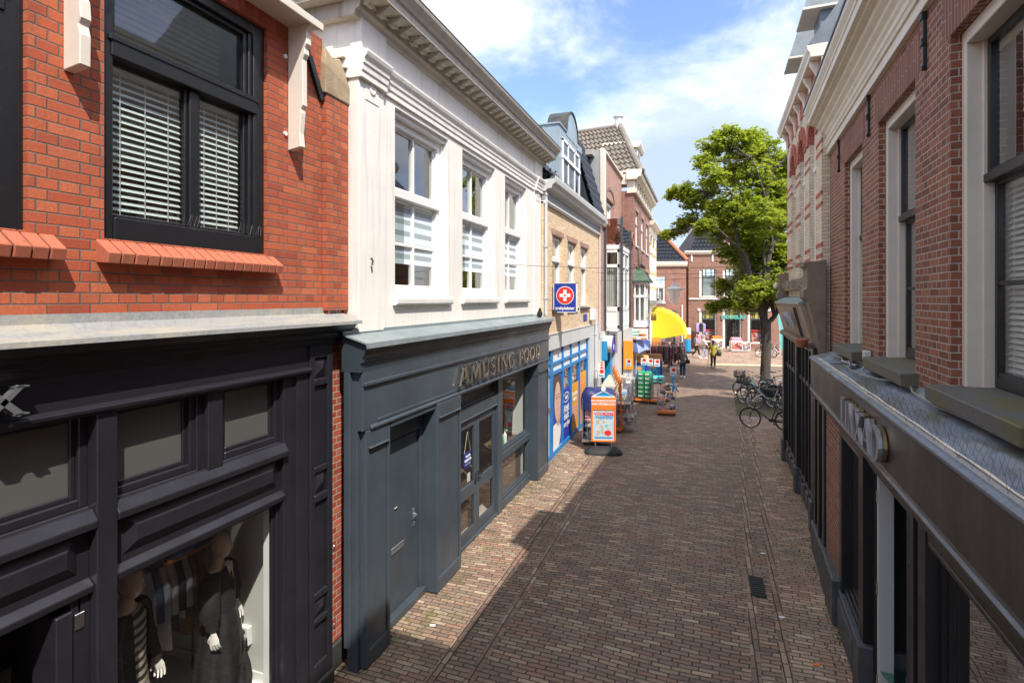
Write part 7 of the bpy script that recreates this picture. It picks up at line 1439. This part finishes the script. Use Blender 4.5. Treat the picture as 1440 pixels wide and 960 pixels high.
# folded-down parasol
pr_=empty('parasol',(-3.05,26.3,0),R_(10),'tilted blue parasol with pale stripes over the display bins','parasol')
m=MB(); m.tube([(0,.2,0),(0,.2,2.35)],.02,8); m.build('pole',M['lt_grey'],pr_)
cen=Vector((-.05,.25,2.55)); rim=[]
for k in range(8):
    a=2*PI*k/8+.3; p=Vector((.95*math.cos(a),.85*math.sin(a),-.42)); p=Matrix.Rotation(R_(38),3,'X')@Matrix.Rotation(R_(14),3,'Y')@p; rim.append(cen+p)
for k in range(8):
    m=MB(); a,b_=rim[k],rim[(k+1)%8]; mid=(a+b_)/2; mid=mid.lerp(cen,.06); m.add([tuple(cen),tuple(a),tuple(mid),tuple(b_)],[(0,1,2),(0,2,3)]); m.build('canopy_panel',M['umbrella'] if k%2 else M['umbrella2'],pr_,solid=False)
m=MB()
for a in rim: m.tube([tuple(cen),tuple(a)],.012,5)
m.build('ribs',M['lt_grey'],pr_)
# clothes racks by the awning
def dressrack(loc,rz,lab,L,cols,h=1.45,seed=0):
    r=random.Random(seed); b=empty('garment_rack',loc,rz,lab,'clothes rack','clothes racks by the awning'); m=MB(); m.tube([(-L/2,0,h),(L/2,0,h)],.016,6)
    for x in(-L/2,L/2): m.tube([(x,0,.08),(x,0,h)],.016,6); m.tube([(x,-.28,.06),(x,.28,.06)],.016,6)
    m.build('rack_frame',M['chrome'],b); castors(b,-L/2,L/2,-.25,.25,.04); n=int(L/.085)
    for i in range(n):
        x=-L/2+.06+i*(L-.12)/(n-1); l=r.uniform(.75,1.15); w_=r.uniform(.2,.26); m=MB(); m.loft([[(x+.025*math.cos(a)*g,w_*f*math.sin(a),z) for a in [2*PI*k/10 for k in range(10)]] for z,f,g in((h-.03,.15,.5),(h-.10,.75,1),(h-.4,.85,1),(h-l,1.0+.2*r.random(),1.1))]); m.build('dress',M[cols[r.randrange(len(cols))]],b,smooth=True,angle=60)
    return b
dressrack((-2.75,32.9,0),R_(8),'front clothes rack with red and turquoise dresses beside the awning post',1.5,['cl_red','cl_red','cl_teal','cl_dark','cl_rust'],1.5,1)
dressrack((-1.75,33.4,0),R_(-5),'clothes rack of patterned magenta and maroon dresses nearest the man in grey',1.5,['cl_mag','cl_maroon','cl_pat','cl_pat','cl_dark'],1.5,2)
dressrack((-2.9,34.8,0),R_(5),'clothes rack of dark and pink garments behind the red dresses',1.6,['cl_dark','cl_mag','cl_pat','cl_rust','cl_maroon'],1.6,3)
dressrack((-1.9,36.0,0),R_(12),'rearmost clothes rack under the edge of the yellow awning',1.4,['cl_pat','cl_maroon','cl_dark','cl_red'],1.5,4)
# banner pillar with base
bp=empty('banner_pillar',(-1.17,44.6,0),0,'slim white, orange and blue pillar sign on a round black base on the square','sign pillar'); MB().lathe([(.0,0),(.6,0),(.6,.08),(.3,.14),(.0,.15)],n=20).build('base',M['rubber'],bp); MB().lathe([(.25,.15),(.25,1.1)],n=14).build('lower_print',M['sky_blue'],bp); MB().lathe([(.25,1.1),(.25,1.5)],n=14).build('middle_print',M['orange'],bp); MB().lathe([(.25,1.5),(.25,1.95),(.2,2.0)],n=14).build('upper_print',M['print_white'],bp)
# lamp hung from a wire across the street
lp=empty('hanging_street_lamp',(-.89,18.04,4.1),math.atan2(-4.7,5.85),'glass street lamp hanging from a wire over the middle of the street','street lamp')
MB().lathe([(.02,.0),(.07,.02),(.14,.10),(.20,.25),(.235,.42),(.24,.50)],n=22,cap=False).build('glass_bowl',M['lamp_glass'],lp,smooth=True)
MB().lathe([(.26,.49),(.27,.51),(.20,.57),(.12,.60),(.10,.66),(.03,.68),(.03,.74)],n=22).build('cap',M['lt_grey'],lp,smooth=True)
m=MB(); m.box(-.30,.50,-.025,.025,.505,.53); m.tube([(0,0,.7),(0,0,.84)],.012,6); m.box(-.06,.06,-.02,.02,.80,.84); m.build('hanger_arm',M['lt_grey'],lp)
MB().lathe([(.001,.18),(.05,.2),(.055,.35),(.03,.45)],n=12).build('bulb',M['print_white'],lp,smooth=True)
def wire(a,b,sag,r,lab,n=16):
    m=MB(); pts=[]
    for i in range(n+1): t=i/n; p=Vector(a).lerp(Vector(b),t); p.z-=sag*4*t*(1-t); pts.append(tuple(p))
    m.tube(pts,r,5); tag(m.build('overhead_wire',M['wire']),lab,'wire','overhead wires')
wire((-3.7,20.3,5.0),(2.06,15.5,5.05),.10,.008,'lower wire across the street, carrying the hanging glass lamp')
wire((-3.76,18.9,5.25),(2.0,13.2,5.0),.12,.006,'middle wire across the street above the hanging lamp, fixed on the tan brick wall')
wire((-3.85,10.5,5.02),(1.98,11.25,4.98),.10,.005,'nearest thin wire, stretched from the white building to the wall bracket opposite')
F8=Fr('wire_bracket',1.99,11.3,k=.025,side=1,label='iron turnbuckle bracket on the right wall holding the nearest wire',cat='bracket'); m=F8.mb(); m.tube([(0,11.3,4.98),(.30,11.28,4.98)],.01,6); m.tube([(.08,11.3,4.98),(.2,11.3,4.98)],.025,8); m.build('turnbuckle',M['iron'],F8.root)
# feather flag, baskets, tables on the square
fl=empty('feather_flag',(5.45,44.8,0),R_(15),'tall turquoise feather flag in front of the pale corner house','flag'); MB().tube([(0,0,0),(0,0,2.4),(-.1,0,3.3)],.02,6).build('pole',M['lt_grey'],fl); m=MB(); m.add([(0,0,.5),(.28,0,.5),(.3,0,1.4),(.12,0,2.8),(-.12,0,3.3),(-.2,0,3.1),(-.08,0,2.2)],[(0,1,2,3,4,5,6)]); m.build('flag_cloth',M['flag_teal'],fl,solid=False)
for (x,y,lab,mt,mt2) in((1.05,48.4,'white basket stand of orange goods left of the shop door','print_white','orange'),(2.5,47.1,'white cloth covered display block right of the shop door','print_white','print_pink'),(3.1,47.3,'small white display table on the square by the right shop window','print_white','print_white')):
    b=empty('display_stand',(x,y,0),R_(15),lab,'display stand'); m=MB(); m.box(-.45,.45,-.3,.3,.05,.9 if 'table' not in lab else .7); m.build('stand_body',M[mt],b,bevel=.04); m=MB(); m.box(-.38,.38,-.25,.25,.9 if 'table' not in lab else .7,1.15 if 'table' not in lab else .78); m.build('stand_goods',M[mt2],b,bevel=.05)
    MB().box(-.4,.4,-.31,-.30,.15,.75).build('stand_print',M['red_goods'] if 'block' in lab else M['goods'],b)
# clothes stand with pink tops by the first arched window
ck=empty('clothes_stand',(-.25,48.0,0),0,'upright stand of pink and lilac tops beside the left arched shop window','clothes stand'); m=MB(); m.tube([(0,0,0),(0,0,2.4)],.02,6); m.box(-.4,.4,-.3,.3,0,.04); m.build('pole',M['chrome'],ck)
for i in range(10):
    a=2*PI*i/10; z=1.3 if i%2 else 2.25; m=MB(); m.loft([ell((.28*math.cos(a),.22*math.sin(a),z-.75),.14,.10,8),ell((.28*math.cos(a),.22*math.sin(a),z-.1),.16,.10,8),ell((.2*math.cos(a),.18*math.sin(a),z),.05,.05,8)]); m.build('top_garment',M[('cl_lilac','print_pink','cl_dark')[i%3]],ck,smooth=True)
# ================================================================ BICYCLES
def bicycle(loc,rz,lab,fm='bk_black',lean=0,basket=None,step=False,skirt=None,bags=None,seat='rubber',child=False):
    rt_=empty('bicycle',loc,rz,lab,'bicycle','bicycles parked on the street'); rt_.rotation_euler=(lean,0,rz); R=.34; wb=1.08; f0,r0=(-wb/2,0,R),(wb/2,0,R)   # front towards -x
    for c in(f0,r0):
        m=MB(); m.ring(c,R-.018,.02,'y',30,6); w=m.build('wheel',M['rubber'],rt_,smooth=True)
        m=MB(); m.ring(c,R-.045,.010,'y',30,4); m.lathe([(.02,-.04),(.02,.04)],c,8,axis='y')
        for k in range(16):
            a=2*PI*k/16; m.tube([(c[0],.02*(1 if k%2 else -1),c[2]),(c[0]+(R-.05)*math.cos(a),0,c[2]+(R-.05)*math.sin(a))],.0022,3,False)
        m.build('rim',M['chrome'],w)
    bb=(.10,0,.29); st=(.26,0,.78); ht=(-.36,0,.86); hb=(-.40,0,.68)
    m=MB(); m.tube([bb,st],.017,8); m.tube([hb,bb],.02,8)
    if step: m.tube([(-.39,0,.74),(-.15,0,.46),(.17,0,.45)],.017,8)
    else: m.tube([ht,(.23,0,.74)],.016,8)
    m.tube([ht,hb],.02,8)
    for s in(-.05,.05): m.tube([(bb[0],s*.5,bb[2]),(r0[0],s,r0[2])],.010,6); m.tube([(.235,s*.4,.70),(r0[0],s,r0[2])],.009,6)
    m.build('frame',M[fm],rt_,smooth=True)
    m=MB(); 
    for s in(-.05,.05): m.tube([(hb[0],s*.6,hb[2]-.02),(f0[0]+.03,s,.5),(f0[0],s,f0[2])],.011,6)
    m.box(hb[0]-.03,hb[0]+.03,-.05,.05,hb[2]-.04,hb[2]-.01); m.build('fork',M[fm],rt_,smooth=True)
    m=MB(); m.tube([ht,(-.33,0,1.02)],.014,8); m.tube([(-.12,-.28,1.06),(-.22,-.26,1.09),(-.34,-.12,1.04),(-.34,.12,1.04),(-.22,.26,1.09),(-.12,.28,1.06)],.012,7); m.tube([(-.36,0,1.0),(-.36,0,.86)],.012,6); m.build('handlebar',M['chrome'],rt_,smooth=True)
    m=MB()
    for s in(-1,1): m.tube([(-.13,s*.28,1.062),(-.05,s*.285,1.045)],.018,8)
    m.build('grip',M['rubber'],rt_,smooth=True)
    m=MB(); m.tube([st,(.29,0,.90)],.013,8); m.build('seat_post',M['chrome'],rt_)
    m=MB(); m.loft([[(x,w_*math.cos(a),.94+h*math.sin(a)) for a in [2*PI*k/12 for k in range(12)]] for x,w_,h in((.12,.012,.01),(.2,.03,.025),(.28,.05,.03),(.36,.095,.04),(.41,.085,.035),(.43,.03,.015))]); m.build('saddle',M[seat],rt_,smooth=True)
    m=MB(); 
    for s in(-.06,.06): m.tube([(.33,s,.74),(.80,s,.74)],.007,5); m.tube([(r0[0],s,r0[2]),(.70,s,.74)],.006,5)
    m.box(.36,.78,-.06,.06,.742,.75); m.build('luggage_rack',M['iron'],rt_)
    m=MB(); 
    for c,(a0,a1) in((f0,(40,200)),(r0,(-20,150))):
        n=12; pv=[]
        for k in range(n+1):
            a=R_(a0+(a1-a0)*k/n) if c is r0 else R_(30+130*k/n)
            for s in(-.03,.03): pv.append((c[0]+(R+.03)*math.cos(a),s,c[2]+(R+.03)*math.sin(a)))
        m.add(pv,[(2*k,2*k+1,2*k+3,2*k+2) for k in range(n)])
    m.build('mudguard',M[fm],rt_,solid=False)
    m=MB(); m.loft([[(x,.05,z) for x,z in q] for q in ([],)]) if False else None
    m=MB(); m.box(.02,.56,.045,.075,.25,.36); m.build('chain_case',M['iron'],rt_,bevel=.015)
    m=MB(); m.tube([(.10,-.08,.29),(.10,.09,.29)],.015,8); m.tube([(.10,.09,.29),(.2,.10,.17)],.010,6); m.tube([(.10,-.08,.29),(.0,-.09,.41)],.010,6); m.box(.15,.25,.09,.18,.155,.18); m.box(-.05,.05,-.18,-.09,.40,.425); m.build('crank',M['iron'],rt_)
    m=MB(); m.lathe([(.001,-.05),(.03,-.045),(.045,.0),(.0,.002)],(-.42,0,.90),12,axis='x'); m.build('headlight',M['chrome'],rt_,smooth=True)
    m=MB(); m.tube([(.45,.04,.3),(.50,.16,.0)],.010,6); m.build('kickstand',M['iron'],rt_)
    MB().box(.80,.82,-.03,.03,.66,.71).build('tail_light',M['print_red'],rt_)
    if skirt:
        m=MB(); pv=[(r0[0],s,r0[2]) for s in(.055,-.055)]
        for s in(.055,-.055):
            m.add([(r0[0]+.05,s,r0[2]+.03)]+[(r0[0]+(R-.02)*math.cos(R_(-5+170*k/10)),s,r0[2]+(R-.02)*math.sin(R_(-5+170*k/10))) for k in range(11)],[(0,k+1,k+2) for k in range(10)])
        m.build('skirt_guard',M[skirt],rt_,solid=False)
    if bags:
        for s in(-1,1): MB().box(.36,.76,s*.09-.02 if s>0 else -.24,.24 if s>0 else -.07,.40,.76).build('pannier',M[bags],rt_,bevel=.035,seg=3)
    if basket:
        m=MB(); m.box(-.72,-.40,-.2,.2,.84,.86); wirecage(m,-.74,-.38,-.22,.22,.86,1.12,6,4,.006); m.build('basket',M[basket],rt_)
    return rt_
bicycle((2.0,19.35,0),R_(-13),'plain black bicycle nearest the viewer, standing across the street end','bk_black',.05)
bicycle((2.42,22.75,0),R_(-4),'silver step-through bicycle with a red mudguard lamp, next behind the nearest black one','bk_silver',-.06,step=True)
bicycle((2.05,23.55,0),R_(-32),'black bicycle with bulging black panniers on the street side of the tree','bk_black',.05,bags='pannier_black',basket='iron')
bicycle((2.25,24.5,0),R_(-28),'turquoise framed bicycle leaning near the tree trunk','bk_teal',-.08,step=True,bags='pannier_black')
bicycle((2.05,25.4,0),R_(-20),'dark bicycle with a black crate on the front, leftmost behind the panniers','bk_dark',.04,basket='pannier_black')
bicycle((3.15,23.4,0),R_(12),'bicycle with reddish brown frame and leather saddle beside the silver one','bk_brown',.05,seat='saddle_brown')
bicycle((3.25,26.9,0),R_(155),'bicycle with a blue skirt guard standing behind the tree trunk','bk_dark',.03,skirt='cl_blue',basket='iron')
bicycle((2.6,24.0,0),R_(170),'grey green bicycle wedged between the silver bicycle and the trunk','bk_green',-.05)
bicycle((5.2,42.7,0),R_(-30),'white bicycle in front of the turquoise feather flag','bk_white',.03,step=True)
bicycle((4.4,43.4,0),R_(20),'black bicycle left of the white one on the far right of the square','bk_black',.03)
for i,(x,y,r,lab,fm) in enumerate(((-2.3,47.2,70,'black bicycle against the closing brick house, left of three','bk_black'),(-1.85,46.9,-60,'silver grey bicycle against the closing brick house, middle of three','bk_silver'),(-1.35,47.1,80,'dark bicycle against the closing brick house, right of three','bk_dark'))): bicycle((x,y-1.0,0),R_(r),lab,fm,.06)
# ================================================================ PEOPLE
def skinned(name,V,E,rad,mat,parent,lv=1):
    me=bpy.data.meshes.new(name); me.from_pydata(V,E,[]); o=bpy.data.objects.new(name,me); COL.objects.link(o); o.parent=parent; me.materials.append(mat); KIDS.setdefault(parent.name,[]).append(o)
    bm=bmesh.new(); bm.from_mesh(me); ly=bm.verts.layers.skin.verify()
    for i,v in enumerate(bm.verts): v[ly].radius=(rad[i],rad[i]) if not isinstance(rad[i],tuple) else rad[i]; v[ly].use_root=(i==0)
    bm.to_mesh(me); bm.free(); s=o.modifiers.new('skin','SKIN'); s.use_smooth_shade=True; b=o.modifiers.new('sub','SUBSURF'); b.levels=lv; b.render_levels=lv; return o
def person(loc,rz,h,lab,top,legs,shoes,hair,stride=0,arms=((.02,.0),(.02,.0)),bald=False,coat=0.0,turn=0,lean=0,long_hair=False,skirt=None):
    rt_=empty('person',loc,rz,lab,'person'); s=h/1.75; V=lambda x,y,z:(x*s,y*s,z*s)
    st=stride; la=(-.09,.30*st,.09+.03*abs(st)); ra=(.09,-.34*st,.09+.07*abs(st)); pz=.93-.05*abs(st)
    lk=(-.09,.20*st+.03,.50); rk=(.09,-.08*st+.03,.50)
    lf=(la[0],la[1]+.15,.04); rf=(ra[0],ra[1]+.14,.04+.02*abs(st)); ly_=lean
    # joints
    ch=(0,ly_,1.30); nk=(0,ly_*1.2,1.47); hd=(0,ly_*1.3,1.56)
    (ay,al),(by,bl)=arms
    lel=(-.27,ay*.4+ly_,1.12); lha=(-.26+al*.2,ay+ly_,.88+al); rel=(.27,by*.4+ly_,1.12); rha=(.26-bl*.2,by+ly_,.88+bl)
    pts=[V(0,0,pz),V(0,ly_*.5,1.1),V(*ch),V(*nk),V(*hd),V(-.18,ly_,1.40),V(*lel),V(*lha),V(.18,ly_,1.40),V(*rel),V(*rha),V(-.09,0,pz-.06),V(*lk),V(*la),V(*lf),V(.09,0,pz-.06),V(*rk),V(*ra),V(*rf)]
    ed=[(0,1),(1,2),(2,3),(3,4),(2,5),(5,6),(6,7),(2,8),(8,9),(9,10),(0,11),(11,12),(12,13),(13,14),(0,15),(15,16),(16,17),(17,18)]
    rd=[.11,.10,.11,.05,.045,.055,.042,.03,.055,.042,.03,.085,.058,.038,.035,.085,.058,.038,.035]; skinned('body',pts,ed,[r*s for r in rd],M['skin'],rt_)
    # head with face
    hz=1.655; m=MB(); egg_head(m,(0,(ly_*1.3+.01)*s,hz*s),s*.86,turn); m.build('head',M['skin'],rt_,smooth=True)
    ct,sn=math.cos(turn),math.sin(turn); H=lambda x,y,z:((x*ct-y*sn)*s,(x*sn+y*ct+ly_*1.3)*s,(hz+z)*s)
    m=MB(); m.tube([H(0,.088,.01),H(0,.112,-.025),H(0,.092,-.035)],[.007*s,.012*s,.008*s],6); 
    for sx in(-1,1): m.tube([H(sx*.066,.0,.02),H(sx*.078,-.01,.0),H(sx*.068,0,-.03)],[.010*s,.014*s,.008*s],6)
    m.build('nose_and_ears',M['skin'],rt_,smooth=True)
    m=MB()
    for sx in(-1,1): m.obox(H(sx*.03,.087,.01),(.011*s*ct,.011*s*sn,0),(0,.003*s,0),(0,0,.005*s))
    m.obox(H(0,.084,-.055),(.02*s*ct,.02*s*sn,0),(0,.003*s,0),(0,0,.004*s)); m.build('eyes_and_mouth',M['hair_dark'],rt_)
    if not bald:
        m=MB(); rings=[]
        for t in range(7):
            a=PI*.5*t/6*(1.25 if long_hair else 1.1); r=math.sin(a); z=math.cos(a)*.128+.008
            rings.append([H(.074*r*1.06*math.cos(b_), -.018+ (.092*r*1.05*math.sin(b_) if math.sin(b_)<0 else .078*r*math.sin(b_)*(1-.25*t/6)), z+(.03 if math.sin(b_)>.3 and t>3 else 0)) for b_ in [2*PI*k/18 for k in range(18)]])
        if long_hair: rings.append([H(.075*math.cos(b_),-.05+.05*math.sin(b_),-.16) for b_ in [2*PI*k/18 for k in range(18)]])
        m.loft(rings); m.build('hair',M[hair],rt_,smooth=True)
    # trousers, shoes, upper garment
    p2=[V(0,0,pz+.05),V(-.09,0,pz-.05),V(*lk),V(la[0],la[1],la[2]+.03),V(.09,0,pz-.05),V(*rk),V(ra[0],ra[1],ra[2]+.03)]; skinned('trousers',p2,[(0,1),(1,2),(2,3),(0,4),(4,5),(5,6)],[r*s for r in(.135,.105,.078,.062,.105,.078,.062)],M[legs],rt_)
    for a_,f_ in((la,lf),(ra,rf)): 
        m=MB(); m.loft([[ (a_[0]*s+w_*s*math.cos(t),(a_[1]+yy)*s,(max(f_[2],.04)-.03+ hh*(.5+.5*math.sin(t)))*s) for t in [2*PI*k/10 for k in range(10)]] for yy,w_,hh in((-.09,.03,.06),(-.05,.045,.12),(.03,.05,.11),(.12,.052,.07),(.18,.03,.04))]); m.build('shoe',M[shoes],rt_,smooth=True)
    c=coat; p3=[V(0,0,.98-c),V(0,ly_*.5,1.14),V(*ch),V(0,ly_*1.1,1.44),V(-.17,ly_,1.39),V(*lel),V(lha[0],lha[1],lha[2]+.05),V(.17,ly_,1.39),V(*rel),V(rha[0],rha[1],rha[2]+.05)]
    skinned('jacket' if c else 'top',p3,[(0,1),(1,2),(2,3),(2,4),(4,5),(5,6),(2,7),(7,8),(8,9)],[(r[0]*s,r[1]*s) if isinstance(r,tuple) else r*s for r in((.175 if c else .15),.14,.145,.075,.085,.065,.048,.085,.065,.048)],M[top],rt_)
    for sx,w_ in((-1,lha),(1,rha)): hand('hand','skin',rt_,V(*w_),(0,.25,-1),(-sx,.1,0),s,-sx)
    return rt_,s
p,s=person((-1.06,30.45,0),R_(-8),1.62,'person in a grey jacket and blue jeans with a dark shoulder bag, seen from behind','cl_grey','denim','print_white','hair_grey',.12,((.10,.12),(.06,.05)),coat=.10)
MB().box(.17*s,.42*s,-.12*s,.03*s,.86*s,1.08*s).build('shoulder_bag',M['pannier_black'],p,bevel=.03,seg=2)
p,s=person((.58,35.4,0),R_(-4),1.72,'person in a yellow coat and dark red boots walking away with a stick','cl_yellow','hair_dark','cl_maroon','hair_dark',.10,((.12,.05),(.05,.05)),coat=.28,long_hair=True)
MB().tube([(-.33*s,.18*s,0),(-.29*s,.12*s,.95*s)],.014,6).build('walking_stick',M['hair_dark'],p); m=MB(); m.loft([ell((.34*s,-.05,.78*s),.14,.20,14),ell((.34*s,-.05,1.0*s),.16,.24,14),ell((.32*s,-.05,1.15*s),.08,.12,14)]); m.build('carrier_bag',M['cl_olive'],p,smooth=True)
person((-.50,41.4,0),R_(-75),1.72,'person in a grey blue top carrying a pale jacket, striding across the square','cl_bluegrey','hair_dark','print_white','hair_dark',.9,((.2,.1),(-.1,.1)))
p,s=person((.0,40.5,0),R_(-70),1.70,'person in a white shirt and pale jeans walking beside the grey blue one','print_white','cl_jean2','print_white','hair_blond',.7,((-.2,.1),(.25,.1)),long_hair=True)
person((-1.92,34.6,0),R_(150),1.60,'grey haired person in a grey top bending among the clothes racks','cl_grey','cl_dark','hair_dark','hair_grey',0,((.25,.2),(.2,.2)),lean=.10)
person((4.55,48.2,0),R_(160),1.65,'person in dark blue standing at the right arched shop window','cl_blue','cl_dark','hair_dark','hair_dark',0)
# small litter on the clinkers
for i,(x,y) in enumerate(((1.0,8.0),(.95,9.9),(-3.35,6.25),(1.25,7.1),(-3.2,12.9))):
    m=MB().obox((x,y,.012),(.035,.01,0),(-.008,.018,0),(0,0,.003)); tag(m.build('litter',M['print_white'] if i!=3 else M['orange']),('white scrap on the right footway, nearest the drain','white scrap of paper further up the right footway','pale pebble on the lit strip by the slate blue door','orange scrap by the right-hand plinth','white scrap on the pavement by the drugstore corner')[i],'litter')
